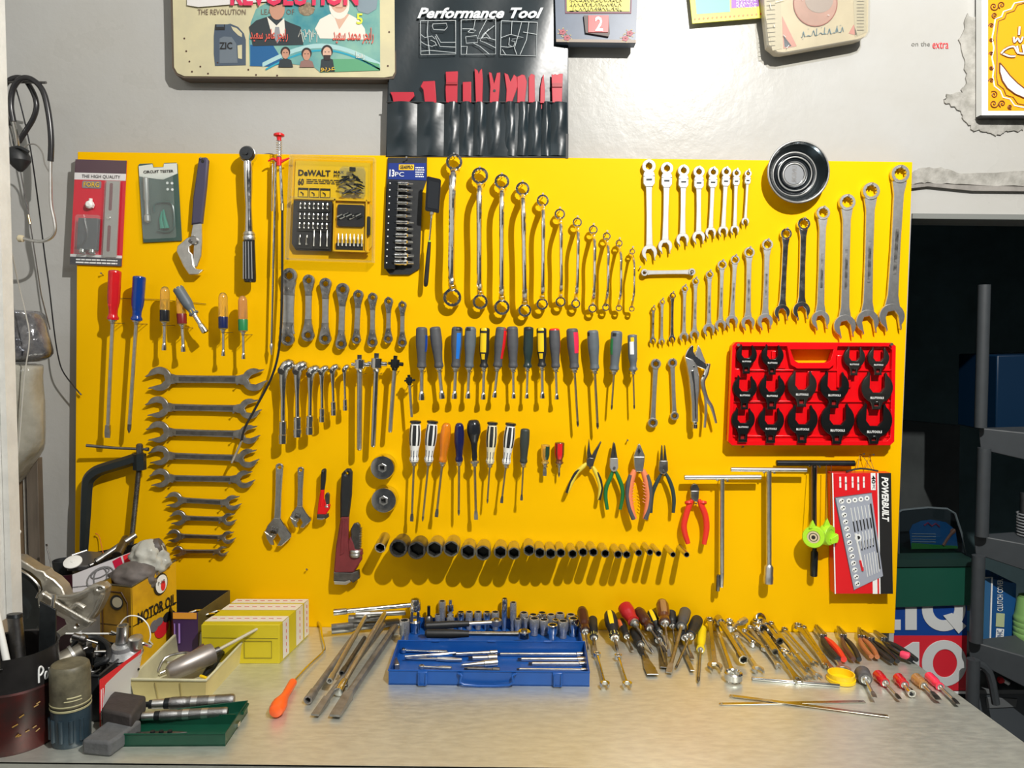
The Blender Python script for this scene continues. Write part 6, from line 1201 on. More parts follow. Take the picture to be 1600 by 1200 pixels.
# yellow ring, chrome tube, feeler strips, stubby drivers
c=T(1314,1064,0); k=K(c); t=thing('yellow_ring','bright yellow plastic screw cap lying open side up by the chrome rod','cap',c)
W('ring_wall',MB().lathe([(0,20*k),(.001,21.5*k),(.007,21.5*k),(.0075,20*k),(.017,20*k),(.017,18*k),(.002,18*k)],c,(0,0,1),40,caps=(1,0)),yel,t); W('inner_disc',MB().lathe([(0.001,17.9*k),(.004,17.9*k)],c,(0,0,1),32),yel,t)
M,L,k=lie((1175,1060),(1312,1071),.0035); t=thing('chrome_rod','straight polished chrome rod lying in front of the wrench pile','rod',M); obj('rod',MB().lathe([(0,2.2*k),(.001,2.7*k),(L-.001,2.7*k),(L,2.2*k)],n=18),chrome,t); obj('end_cap',MB().lathe([(-.0004,2.3*k),(.003,2.75*k)],n=18),ink,t)
def strip(a,b,z,lab):
    M,L,k=lie(a,b,z); t=thing('steel_strip',lab,'strip',M,'thin steel strips'); w_=4*k
    obj('strip',MB().flat([[(-w_,0),(-w_*.5,w_*.8),(w_*.5,w_*.8),(w_,0),(w_,-L),(-w_,-L)],circ(0,-w_*.2,w_*.45,12)],.0012,.0002),gw,t); obj('notch_mark',MB().box(-w_*.2,w_*.3,-.0009,-.0005,-L+w_,-L+w_*2.5),dsteel,t)
strip((1127,1100),(1351,1096),.0012,'thin steel strip lying level underneath the crossed one'); strip((1143,1087),(1388,1119),.0028,'longer thin steel strip crossing on top, reaching towards the right')
for a,hb,b,R,rs,hm,lab in (((1347,1051),(1358,1072),(1367,1090),12,2.4,mat('grey stubby grip',(.09,.085,.085),.4),'dark grey and widest'),((1371,1054),(1390,1077),(1406,1092),8.5,2,redclear,'clear red, left of two'),((1403,1059),(1420,1078),(1425,1084),8.5,3.5,redclear,'clear red with hollow nut end'),((1431,1059),(1450,1079),(1467,1094),8.5,3.2,ambclear,'amber'),((1451,1056),(1480,1083),(1497,1100),7.5,2.2,mat('hot pink clear handle',(.9,.04,.10),.2,coat=.3),'hot pink, at the table edge')):
    M,L,k=lie(a,b,.010*R/9); hl=math.hypot(hb[0]-a[0],hb[1]-a[1])
    driver((M,L,k),hl,R,rs,'stubby screwdriver in the line at the bench right, '+lab,'stubby screwdrivers on the bench',hm,'fluted','nut' if 'nut' in lab else 'flat',flutes=True,ts=1.2)
# ================================================================= bench left: trays, boxes, tins
def fp(*pts): 
    o=[T(*a) for a in pts]
    return o
# green tray
gm_=mat('dark green enamel',(.006,.065,.036),.28,noise=.15,ns=20)
A1,B1=T(183,1167),T(352,1166); C1=T(387,1101,.015);D1=T(203,1123,.015); C1.z=D1.z=TBL
B1b=T(362,1156)
t=thing('green_tray','shallow dark green metal tray at the front left with impact drivers','tray',A1)
tray(t,gm_,[A1,B1,C1,D1],.022,.0015)
dA,dB=T(199,1136),T(368,1134); W('divider_wall',MB().prism([dA,dB,dB+V((0,.002,0)),dA+V((0,.002,0))],(0,0,.021)),gm_,t); W('rear_lid_edge',MB().tube([C1+V((0,0,.016)),C1.lerp(B1,.3)+V((.002,0,.016))],.003,6),gm_,t); W('latch',MB().box(C1.lerp(B1,.5).x-.002,C1.lerp(B1,.5).x+.004,C1.lerp(B1,.5).y-.006,C1.lerp(B1,.5).y+.006,TBL+.005,TBL+.012),chrome,t)
M,L,k=lie((209,1147),(293,1145),.008); t=thing('flat_file_tool','dark flat tool lying inside the green tray','tool',M)
obj('blade',MB().flat([[(-3*k,0),(-7*k,-L*.4),(-5*k,-L*.7),(-1*k,-L),(2*k,-L*.9),(5*k,-L*.4),(3*k,0)]],.004,.0006),dsteel,t)
for i in range(3): obj('knob',MB().lathe([(0,4*k),(.003,3.4*k)],(0,-.002,-L*(.35+.16*i)),(0,-1,0),14),blackmet,t)
# impact drivers
def impact(a,b,h,r,lab):
    M,L,k=lie(a,b,h); t=thing('impact_driver',lab,'impact driver',M,'hand impact drivers'); r*=k; sd_=mat('knurled grey steel',(.36,.36,.36),.35,1,noise=.2,ns=200,bump=.3,bs=600)
    obj('anvil',MB().lathe([(0,r*.45),(L*.05,r*.45),(L*.05,r*.7),(L*.09,r*.7)],n=18),blackmet,t)
    obj('front_sleeve',MB().lathe([(L*.09,r*.78),(L*.22,r*.8),(L*.24,r*.7)],n=22),satin,t)
    obj('black_ring',MB().lathe([(L*.22,r*.86),(L*.28,r*.9)],n=22),blackmet,t)
    obj('body',MB().lathe([(L*.28,r*.92),(L*.30,r),(L*.44,r),(L*.46,r*.93),(L*.48,r*.93),(L*.5,r),(L*.93,r),(L*.95,r*1.04),(L*.98,r*1.02),(L,r*.85)],n=26),sd_,t)
    for u in (.52,.72): obj('polished_band',MB().lathe([(L*u,r*1.015),(L*(u+.07),r*1.015)],n=26,caps=(0,0)),satin,t)
impact((226,1101),(366,1094),.022,9.5,'rear hand impact driver with knurled steel body, longer, above green tray')
impact((209,1120),(356,1113),.020,8,'front hand impact driver with dark knurled body resting in green tray')
# sharpening blocks
def block(pts,h,hh,lab,m_):
    q4=[T(x,y,h) for x,y in pts]; b=MB().prism([V((q_.x,q_.y,TBL+h-hh)) for q_ in q4],(0,0,hh)); t=thing('rubber_block',lab,'block',V((q4[0].x,q4[0].y,TBL)),'rubbing blocks')
    W('block',b,m_,t,bevel=.005); return t
t=block([(127,1156),(172,1160),(222,1124),(172,1122)],.026,.026,'lower grey rubbing block with rounded corners beside the green tray',mat('grey abrasive',(.11,.115,.12),.8,noise=.25,ns=60,bump=.3))
t=block([(157,1108),(205,1118),(229,1086),(176,1078)],.046,.030,'upper brown-black rubbing block lying across the grey one',mat('brown black abrasive',(.045,.038,.036),.7,noise=.25,ns=60,bump=.3))
# oil filter tin
c=T(112,1158); k=K(c); top=T(112,1158); R=28.5*k; H=.138
t=thing('oil_filter','grimy cylindrical oil filter with olive top and dark blue ribbed base','filter',c)
gr=mat('oily olive grime',(.17,.155,.10),.5,noise=.55,ns=28,col2=(.06,.055,.035)); db=mat('dirty teal blue paint',(.03,.055,.075),.35,noise=.4,ns=20)
W('upper_shell',MB().lathe([(H*.50,R*.98),(H*.52,R),(H*.93,R),(H*.985,R*.95),(H,R*.88),(H*.99,R*.5),(H*.99,.0001)],c,(0,0,1),36,caps=(1,0)),gr,t)
W('band',MB().lathe([(H*.46,R*1.0),(H*.465,R*1.02),(H*.485,R*1.02),(H*.49,R)],c,(0,0,1),36,caps=(0,0)).lathe([(H*.52,R*1.0),(H*.525,R*1.02),(H*.535,R*1.02),(H*.54,R)],c,(0,0,1),36,caps=(0,0)),mat('pale olive band',(.38,.36,.20),.5),t)
W('lower_shell',MB().lathe([(0,R*.9),(.004,R*.96),(H*.08,R*.97),(H*.46,R*.98)],c,(0,0,1),36),db,t)
for a in (-60,-90,-120,-150,-30): 
    x,y=c.x+R*.97*math.cos(R_(a)),c.y+R*.97*math.sin(R_(a)); W('rib',MB().tube([(x,y,TBL+.012),(x,y,TBL+H*.36)],.004,8),db,t)
W('lettering',MB().tube([V((c.x+R*1.0*math.cos(R_(a)),c.y+R*1.0*math.sin(R_(a)),c.z+H*(.64))) for a in range(-70,-20,10)],.0016,4).tube([V((c.x+R*1.0*math.cos(R_(a)),c.y+R*1.0*math.sin(R_(a)),c.z+H*(.60))) for a in range(-78,-20,10)],.0012,4),MT['pale olive band'],t)
# black pot
c=T(24,1152); k=K(c); R=62*k; H=.165
t=thing('paint_pot','big grimy black and maroon metal pot with white scrawled Pol at front left corner','pot',c)
pm=mat('sooty pot metal',(.035,.033,.033),.4,.3,noise=.5,ns=12,rn=.1); pr=mat('maroon stained metal',(.09,.014,.012),.4,.2,noise=.8,ns=22,col2=(.03,.02,.018))
W('upper_wall',MB().lathe([(H*.62,R*1.0),(H*.97,R*1.0),(H,R*1.03),(H*.99,R*.97),(H*.62,R*.96)],c,(0,0,1),48,caps=(0,0)),pm,t)
W('lower_wall',MB().lathe([(0,R*.97),(.003,R*1.0),(H*.60,R*1.0),(H*.62,R*1.02),(H*.64,R*1.0)],c,(0,0,1),48,caps=(1,0)),pr,t)
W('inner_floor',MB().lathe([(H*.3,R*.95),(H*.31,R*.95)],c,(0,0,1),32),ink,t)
def cylpt(a,z,r=1.012): return V((c.x+R*r*math.cos(R_(a)),c.y+R*r*math.sin(R_(a)),c.z+z))
def cyltube(pts,r,mm,nm): W(nm,MB().tube([cylpt(a,z) for a,z in pts],r,6,3),mm,t)
wi=inkw
cyltube([(-26,.112),(-25.5,.135),(-22,.138),(-19,.131),(-22,.125),(-25,.124)],.0016,wi,'lettering'); cyltube([(-17,.120),(-15,.126),(-12,.122),(-13,.115),(-16,.114),(-17,.120)],.0014,wi,'lettering'); cyltube([(-9,.130),(-9,.113),(-7,.112)],.0014,wi,'lettering')
m=MB(); rr=random.Random(4)
for i in range(9):
    a=rr.uniform(-62,-28); z=rr.uniform(.025,.085); m.tube([cylpt(a,z),cylpt(a+rr.uniform(3,7),z+rr.uniform(.001,.004))],.0012,4)
W('worn_lettering',m,mat('faded gold print',(.30,.17,.03),.6),t)
W('wire_hook',MB().tube([cylpt(-72,H+.004,1.04),cylpt(-72,H-.014,1.05),cylpt(-68,H-.014,1.05)],.0014,6),chrome,t)
cc=c
def inpot(a,z0,b,z1,r0,r1,lab,m_,name,cat,parts=None):
    A_=V((cc.x+a[0]*R,cc.y+a[1]*R,TBL+z0)); B_=V((cc.x+b[0]*R,cc.y+b[1]*R,TBL+z1)); tt=thing(name,lab,cat,A_,'tools standing in the black pot')
    W('rod',MB().cyl(A_,B_,r0,r1),m_,tt); (W('cap',MB().lathe([(0,r1*1.1),(.006,r1*1.0)],B_,B_-A_,14),parts,tt) if parts else None)
inpot((.35,-.35),.04,(-.55,.1),.255,.006,.006,'white painted rod leaning out of the black pot',white,'white_rod','rod',cream)
inpot((.1,.2),.04,(-.25,.5),.20,.011,.012,'grey tube standing at the back inside the black pot',dsteel,'steel_tube','tube',blackmet)
inpot((.55,.25),.04,(.75,.5),.235,.003,.003,'thin bent wire rod at the right inside the pot',satin,'wire_rod','rod',satin)
A_=V((cc.x+.45*R,cc.y+.2*R,TBL+.05)); tt=thing('grey_blade','wide dark grey blade standing inside the black pot','blade',A_); W('blade',MB().prism([A_,A_+V((.03,0,0)),A_+V((.034,.004,.17)),A_+V((.006,.004,.185))],(0,.004,0)),blackmet,tt,bevel=.001)
# cream parts tray
ct=mat('cream moulded plastic',(.66,.56,.24),.42,noise=.12,ns=12); cti=mat('pale cream plastic',(.62,.60,.40),.45,noise=.2,ns=14)
h=.045; q4=[T(203,1062,h),T(322,1064,h),T(392,990,h),T(276,990,h)]; c4=sum(q4,V((0,0,0)))/4
b4=[V((p_.x+(c4.x-p_.x)*.07,p_.y+(c4.y-p_.y)*.07,TBL)) for p_ in q4]
t=thing('parts_tray','cream yellow plastic parts tray holding a grinder-like tool','tray',b4[0])
W('floor',MB().prism(b4,(0,0,.003)),cti,t)
for i,nm_ in enumerate(('front_wall','side_wall','back_wall','side_wall')):
    a,b=i,(i+1)%4; s=.035
    oa,ob=q4[a],q4[b]; ia=oa+(c4-oa)*s; ib=ob+(c4-ob)*s; ia.z=ib.z=oa.z; ja=b4[a]+(c4-b4[a])*s; jb=b4[b]+(c4-b4[b])*s; ja.z=jb.z=TBL
    W(nm_,MB().hexa([b4[a],b4[b],jb,ja],[oa,ob,ib,ia]),ct if i!=2 and i!=3 else cti,t)
W('rim',MB().tube([p_+V((0,0,.001)) for p_ in q4+[q4[0]]],.0026,8),cti,t)
for u in (.33,.66): p_=q4[0].lerp(q4[1],u); p2=b4[0].lerp(b4[1],u); W('divider_mark',MB().tube([p_+V((0,-.001,-.004)),p2+V((0,-.001,.002))],.0009,5),mat('olive seam',(.35,.28,.10),.5),t)
A_=T(262,1052,.034);B_=T(333,1020,.050); k=K(A_); t=thing('grease_gun','dull grey cylinder tool with a long thin rod lying in the cream tray','grease gun',A_); r=17*k
ggm=mat('warm grey aluminium',(.36,.33,.31),.42,.7,noise=.2,ns=20)
W('cylinder',MB().lathe([(0,r*.55),(.01,r*.85),(.04,r*.95),((B_-A_).length*.9,r*1.0),((B_-A_).length,r*.92),((B_-A_).length+.002,r*.6)],A_,B_-A_,28),ggm,t)
W('collar',MB().lathe([(0,r*.4),(.014,r*.35)],B_,B_-A_,20),dsteel,t)
W('rod',MB().cyl(B_,T(427,969,.085) ,3*k,2.2*k),mat('beige painted rod',(.48,.43,.30),.4),t)
t=thing('wire_frame_clip','bent steel wire frame tool lying in the cream tray behind the cylinder','tool',T(250,1050,.01))
W('frame',MB().tube([T(246,1050,.012),T(258,1028,.03),T(285,1020,.036),T(298,1023,.034),T(275,1040,.02),T(250,1052,.012)],.0028,8,3),steel,t); W('clip',MB().tube([T(262,1036,.026),T(292,1030,.032)],.003,8),chrome,t)
t=thing('wooden_wedge','brown wedge lying in the cream tray','wedge',T(305,1020,.03)); W('wedge',MB().prism([T(296,1025,.036),T(322,1012,.046),T(318,1004,.05),T(300,1016,.044)],(0,0,-.02)),mat('brown stained wood',(.13,.06,.045),.6,noise=.3),t,bevel=.002)
t=thing('black_pliers','black jawed tool at the front corner of the cream tray','tool',T(330,1050,.01)); W('body',MB().tube([T(318,1056,.010),T(330,1042,.016),T(344,1022,.024),T(350,1020,.02)],[.004,.009,.008,.004],8,3),blackmet,t); W('yellow_tip',MB().tube([T(313,1056,.014),T(324,1060,.012)],.003,8),yel,t)
# yellow taped carton
hb=.085; yc=mat('yellow carton board',(.62,.50,.012),.5,noise=.10,ns=8); tp2=mat('white printed tape',(.74,.70,.62),.3)
fr=T(437,1037); br=T(481,994); fl_=fr+(T(315,1037)-fr); dv=(br-fr); bl_=fl_+dv
t=thing('yellow_carton','yellow cardboard carton bound with white printed tape','carton',fr)
up=V((0,0,hb)); W('carton',MB().hexa([fl_,fr,br,bl_],[fl_+up,fr+up,br+up,bl_+up]),yc,t,bevel=.0012)
W('lid_flap',MB().prism([fl_+up+dv*.05,fr+up+dv*.05,fr+up+dv*.95,fl_+up+dv*.95],(0,0,.0012)),yc,t)
ex=(fr-fl_).normalized(); ny=dv.normalized()
for u0,u1 in ((.10,.30),(.56,.80),(.86,1.02)):
    a_=fl_+dv*u0+up+V((0,0,.0016)); b_=fl_+dv*u1+up+V((0,0,.0016)); W('tape_band',MB().prism([a_,a_+(fr-fl_)*1.004,b_+(fr-fl_)*1.004,b_],(0,0,.0006)),tp2,t)
    a_=fr+dv*u0+ex*.0006; b_=fr+dv*u1+ex*.0006; W('tape_band',MB().prism([a_+up,b_+up,b_+up*.05,a_+up*.05],ex*.0006),tp2,t)
    m=MB()
    for j in range(9): 
        p_=fl_+dv*(u0+u1)/2+up+V((0,0,.0026))+(fr-fl_)*(.05+.105*j); m.tube([p_,p_+(fr-fl_)*.06],.0007,4)
        if j<5: p_=fr+dv*(u0+u1)/2+ex*.0016+up*(.15+.17*j); m.tube([p_,p_+up*.09],.0008,4)
    W('tape_print',m,mat('red tape print',(.55,.10,.06),.5),t)
W('box_seam',MB().prism([fl_+(fr-fl_)*a_+V((0,-.0006,0))+up*b_ for a_,b_ in ((.02,.66),(.98,.64),(.98,.655),(.02,.675))],(0,.0004,0)),mat('dark carton seam',(.22,.19,.01),.6),t)
W('printed_frame',MB().tube([fl_+(fr-fl_)*a_+V((0,-.001,0))+up*b_ for a_,b_ in ((.55,.15),(.90,.15),(.90,.58),(.55,.58),(.55,.15))],.0007,4),MT['dark carton seam'],t)
# second carton behind it
a_=T(392,985); t=thing('yellow_carton','taller plain yellow carton behind the taped one','carton',a_)
W('carton',MB().box(P(378,950,-.10).x,P(470,950,-.10).x,-.125,-.040,TBL,TBL+.068),yc,t,bevel=.001); W('tape_band',MB().box(P(385,950,-.10).x,P(472,950,-.10).x,-.075,-.050,TBL+.0682,TBL+.0692),tp2,t)
# dark open carton with purple front
X0,X1=P(270,957,-.21).x,P(309,957,-.21).x; Z1=P(276,957,-.21).z
t=thing('open_carton','open topped dark carton with purple and orange printed front','carton',V((X0,-.21,TBL)))
pts=[V((X0,-.21,TBL)),V((X1,-.21,TBL)),V((P(362,940,-.05).x,-.06,TBL)),V((P(276,940,-.06).x-.03,-.06,TBL))]; HH=Z1-TBL
olive_=mat('olive brown board',(.13,.10,.03),.5,noise=.2)
W('floor',MB().prism(pts,(0,0,.003)),ink,t)
c4=sum(pts,V((0,0,0)))/4
for i,nm_ in enumerate(('front_wall','side_wall','back_wall','side_wall')):
    a,b=pts[i],pts[(i+1)%4]; W(nm_,MB().prism([a,b,b+(c4-b)*.03,a+(c4-a)*.03],(0,0,HH)),mat('purple printed board',(.05,.02,.085),.45) if i==0 else (olive_ if i==1 else ink),t)
W('orange_flap',MB().prism([V((X0+.001,-.212,TBL+HH*.86)),V((X1-.002,-.212,TBL+HH*.86)),V((X1-.002,-.212,TBL+HH*1.0)),V((X0+.001,-.212,TBL+HH*1.0))],(0,.001,0)),mat('orange printed board',(.75,.33,.04),.45),t)
W('lettering',MB().tube([V((X0+.004,-.2125,TBL+HH*.3)),V((X0+.004,-.2125,TBL+HH*.75))],.0016,4).tube([V((X0+.014,-.2125,TBL+HH*.3)),V((X0+.014,-.2125,TBL+HH*.75))],.0025,4),mat('lilac print',(.30,.18,.5),.5),t)
t=thing('chrome_scrap','small shiny metal scraps lying in the dark open carton','metal parts',V((X0,-.2,TBL+.04)))
m=MB()
for i in range(5): a_=V((X0+.005+.012*i,-.16-.02*(i%2),TBL+HH*.75)); m.tube([a_,a_+V((.02,.01,.006)),a_+V((.03,.03,0))],.003,7,2)
W('part',m,chrome,t)
# motor oil tin
hA,hB,hC=T(158,1042),T(208,1048),T(277,1004)
HT=P(206,913,hB.y).z-TBL
t=thing('oil_tin','cut open yellow MOTOR OIL tin filled with rags and parts','oil tin',hB)
ty=mat('greasy yellow tin',(.86,.50,.012),.38,noise=.35,ns=9,rn=.1,col2=(.55,.30,.01)); tdk=mat('dark amber tin',(.36,.19,.01),.4,noise=.6,ns=10)  # left and rear faces get a darker amber than the other two
hD=hA+(hC-hB); th_=.002
def wall(a,b,m_,nm_,ta,tb): 
    n_=(b-a).cross(V((0,0,1))).normalized()*-th_; W(nm_,MB().hexa([a,b,b+n_,a+n_],[a+V((0,0,ta)),b+V((0,0,tb)),b+n_+V((0,0,tb)),a+n_+V((0,0,ta))]),m_,t)
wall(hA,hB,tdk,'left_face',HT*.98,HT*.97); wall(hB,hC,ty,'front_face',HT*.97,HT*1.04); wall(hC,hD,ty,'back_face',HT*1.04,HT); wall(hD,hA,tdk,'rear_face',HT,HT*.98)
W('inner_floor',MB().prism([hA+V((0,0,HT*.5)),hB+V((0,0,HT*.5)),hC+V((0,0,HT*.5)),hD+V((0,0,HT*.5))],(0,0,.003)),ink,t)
W('cut_rim',MB().tube([hA+V((0,0,HT*.98)),hB+V((0,0,HT*.97)),hC+V((0,0,HT*1.04)),hD+V((0,0,HT)),hA+V((0,0,HT*.98))],.0018,6),mat('dark tin edge',(.10,.09,.06),.5,.5),t)
fn=(hC-hB).cross(V((0,0,1))).normalized(); 
if fn.y>0: fn=-fn
def ff(u,v,o=.0012): return hB.lerp(hC,u)+V((0,0,HT*v))+fn*o
def ftxt(s_,u0,u1,v0,v1,mm,nm_='lettering',**k_): W(nm_,MB().text(s_,[ff(u0,v1),ff(u1,v1),ff(u1,v0),ff(u0,v0)],**k_),mm,t)
ftxt('MOTOR OIL',.10,.96,.50,.64,ink,bold=.03)
def fell(cu,cv,ru,rv,mm,nm_,o=.0012,n=20): W(nm_,MB().prism([ff(cu+ru*math.cos(2*math.pi*i/n),cv+rv*math.sin(2*math.pi*i/n),o) for i in range(n)],fn*.0006),mm,t)
fell(.62,.84,.16,.13,ink,'round_badge'); fell(.63,.84,.13,.11,inkw,'round_badge',.002); fell(.66,.81,.05,.06,inkr,'round_badge',.0028); W('lettering',MB().text('P-AB',[ff(.54,.885,.003),ff(.70,.885,.003),ff(.70,.84,.003),ff(.54,.84,.003)]),ink,t)
fell(.62,.30,.16,.11,inkr,'engine_print',.0014); fell(.45,.38,.09,.07,mat('grey engine print',(.18,.17,.18),.4),'engine_print',.002); fell(.75,.40,.10,.06,ink,'engine_print',.0018); fell(.88,.36,.07,.08,ink,'engine_print',.0016); fell(.55,.40,.10,.05,MT['grey engine print'],'engine_print',.0024)
ln_=(hB-hA).cross(V((0,0,1))).normalized(); 
if ln_.y>0: ln_=-ln_
def lf(u,v,o=.0012): return hA.lerp(hB,u)+V((0,0,HT*v))+ln_*o
W('panel_outline',MB().tube([lf(.1,.1),lf(.1,.8),lf(.25,.9),lf(.7,.9),lf(.88,.78),lf(.9,.1)],.0012,5,1),mat('dark brown line',(.07,.03,.01),.5),t)
W('round_badge',MB().prism([lf(.55+.2*math.cos(i*.349),.78+.085*math.sin(i*.349)) for i in range(18)],ln_*.0006),ink,t); W('round_badge',MB().prism([lf(.57+.15*math.cos(i*.349),.78+.06*math.sin(i*.349),.002) for i in range(18)],ln_*.0006),mat('dull white print',(.45,.40,.28),.5),t)
# rags / parts in the tin
def blob(name,lab,cat,c,rx,ry,rz,m_,seed=1,amp=.25,group=None,parent=None,n=24):
    rr=random.Random(seed); bm=MB(); ph=[rr.uniform(0,6.28) for _ in range(9)]
    vs=[];fs=[]; N=n*2
    for i in range(n+1):
        th=math.pi*i/n
        for j in range(N):
            p_=2*math.pi*j/N; d=1+amp*(math.sin(3*p_+ph[0]+2*th)*.3+math.sin(5*th+ph[1]+p_)*.25+math.sin(7*p_+ph[2]-3*th)*.3+math.sin(11*p_+ph[3]+9*th)*.22+math.sin(13*th+ph[4]-4*p_)*.2)*math.sin(th)
            vs.append(c+V((rx*math.sin(th)*math.cos(p_)*d,ry*math.sin(th)*math.sin(p_)*d,rz*math.cos(th)*(1+amp*.3*math.sin(p_*2+ph[3])*math.sin(th)))))
    for i in range(n):
        for j in range(N): fs.append((i*N+j,i*N+(j+1)%N,(i+1)*N+(j+1)%N,(i+1)*N+j))
    bm.add(vs,fs); return single(name,bm,m_,lab,cat,c,group,ang=70)
tc_=(hA+hB+hC+hD)/4
rag=mat('oily grey rag',(.15,.13,.12),.7,noise=.4,ns=30)
blob('rag','crumpled brown grey rag in the motor oil tin','rag',tc_+V((-.005,-.01,HT*.95)),.05,.035,.035,rag,3,.16)
blob('crumpled_bag','crumpled translucent plastic bag piled in the motor oil tin','bag',tc_+V((.012,.02,HT*1.12)),.040,.03,.045,bagm,5,.28)
t=thing('casting_scrap','dark rounded metal part poking out of the tin','metal part',tc_+V((.02,.03,HT*1.15))); W('body',MB().lathe([(0,.012),(.004,.020),(.035,.024),(.05,.018),(.052,.010)],tc_+V((-.005,.02,HT*1.15)),(.8,.2,.45),18),mat('brown grey casting',(.10,.085,.075),.5),t)
# tall dark tool & pipes crate behind: white and red carton with oval emblem
YB2=-.20
cl=[P(70,900,YB2),P(113,898,YB2),P(207,862,YB2+.05)]
zb=TBL; t=thing('emblem_carton','white carton with oval ring emblem and red edge, open top, behind the oil tin','carton',V((cl[1].x,cl[1].y,TBL)))
wc=mat('white gloss carton',(.66,.64,.66),.35); 
def vwall(a,b,za,zb_,m_,nm_,o=.003,z0=TBL): W(nm_,MB().hexa([V((a.x,a.y,z0)),V((b.x,b.y,z0)),V((b.x,b.y+o,z0)),V((a.x,a.y+o,z0))],[V((a.x,a.y,za)),V((b.x,b.y,zb_)),V((b.x,b.y+o,zb_)),V((a.x,a.y+o,za))]),m_,t)
vwall(cl[1],cl[2],cl[1].z,cl[2].z,wc,'front_face'); vwall(cl[0],cl[1],cl[0].z-.005,cl[1].z,mat('dark maroon board',(.04,.008,.015),.4),'side_face')
W('red_stripe',MB().prism([cl[1].lerp(cl[2],u)+V((0,-.001,dz)) for u,dz in ((.66,-.004),(.80,-.001),(.90,-.05),(.78,-.055))],(0,.0006,0)),mat('crimson stripe',(.55,.01,.05),.4),t)
W('red_stripe',MB().prism([cl[1].lerp(cl[2],u)+V((0,-.0012,dz)) for u,dz in ((.84,-.001),(1,-.001),(1,-.05),(.92,-.05))],(0,.0006,0)),inkr,t)
def onf(u,dz,o=.0016): return cl[1].lerp(cl[2],u)+V((0,-o,dz))
for ru,rz_ in ((.22,.022),(.11,.022)): W('oval_emblem',MB().tube([onf(.46+ru*math.cos(a*.3142)*(1),-.030+rz_*math.sin(a*.3142)) for a in range(21)],.0016,6),mat('grey emblem ring',(.22,.22,.22),.4),t)
W('oval_emblem',MB().tube([onf(.46+.15*math.cos(a*.3142),-.020+.009*math.sin(a*.3142)) for a in range(21)],.0014,6),MT['grey emblem ring'],t)
bkl,bkr=P(150,858,-.05),P(206,850,-.05)
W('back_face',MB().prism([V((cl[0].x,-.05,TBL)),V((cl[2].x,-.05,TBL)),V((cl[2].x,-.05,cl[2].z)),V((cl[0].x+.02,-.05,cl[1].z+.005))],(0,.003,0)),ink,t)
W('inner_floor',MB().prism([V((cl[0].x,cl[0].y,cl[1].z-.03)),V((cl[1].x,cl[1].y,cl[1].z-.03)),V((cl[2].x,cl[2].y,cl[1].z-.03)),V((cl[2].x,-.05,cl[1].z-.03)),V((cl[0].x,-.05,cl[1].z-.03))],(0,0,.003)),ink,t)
# contents
z_=cl[1].z-.027
c=V((P(90,870,-.14).x,-.12,z_)); t=thing('black_cup','black plastic cup standing in the white carton','cup',c); W('cup',MB().lathe([(0,.018),(.035,.022),(.036,.020),(.004,.016)],c,(0,0,1),24),black,t); W('bottom',MB().lathe([(0.001,.0155),(.003,.0155)],c,(0,0,1),16),black,t)
c=P(114,879,-.17); t=thing('white_disc','flat white oval disc lying in the carton','disc',c); W('disc',MB().lathe([(0,.017),(.001,.019),(.003,.019),(.004,.017)],c,(.1,-.6,1),28),white,t); W('hub',MB().lathe([(.004,.004),(.006,.003)],c,(.1,-.6,1),12),white,t)
t=thing('chrome_pan','grey metal pan leaning in the white carton','pan',P(125,880,-.13)); W('pan',MB().prism([P(104,885,-.15),P(112,868,-.10),P(136,860,-.08),P(160,862,-.08),P(150,884,-.14)],(0,0,-.012)),mat('grey sheet metal',(.22,.22,.23),.35,.8),t,bevel=.003); W('pan_rim',MB().tube([P(104,885,-.15),P(112,868,-.10),P(136,860,-.08)],.002,6),satin,t)
for a_,b_,r_,lab in (((150,878),(212,836),5,'dark tube slanting up out of the white carton'),((183,868),(197,842),7,'short thick grey tube end above the white carton'),((140,884),(196,856),3.2,'thin grey bar lying in the white carton')):
    A_=P(*a_,-.15);B_=P(*b_,-.09);k=K(A_); t=thing('steel_tube',lab,'tube',A_,'tubes in the white carton'); W('tube',MB().lathe([(0,r_*k),((B_-A_).length,r_*k),((B_-A_).length,r_*.7*k),((B_-A_).length-.01,r_*.7*k)],A_,B_-A_,16),steel if r_<6 else dsteel,t); W('tube_end',MB().lathe([(0,r_*1.1*k),(.004,r_*1.1*k)],A_,B_-A_,16),dsteel,t)
t=thing('copper_wire','thin orange wire curling up in front of the clamp','wire',P(160,870,-.06)); W('wire',MB().tube([P(162,868,-.06),P(158,850,-.05),P(155,838,-.045),P(151,834,-.045)],.0009,6,3),mat('copper orange',(.65,.16,.03),.4),t); W('bead',MB().lathe([(0,.001),(.001,.002),(.003,.001)],P(151,834,-.045),(-1,0,0),8),MT['copper orange'],t)
t=thing('thin_rod','thin dark rod standing in the white carton near its cup','rod',P(80,880,-.15)); W('rod',MB().cyl(P(81,888,-.15),P(73,853,-.14),.0014),dsteel,t); W('tip',MB().cyl(P(73,853,-.14),P(72.5,850,-.14),.002),dsteel,t)
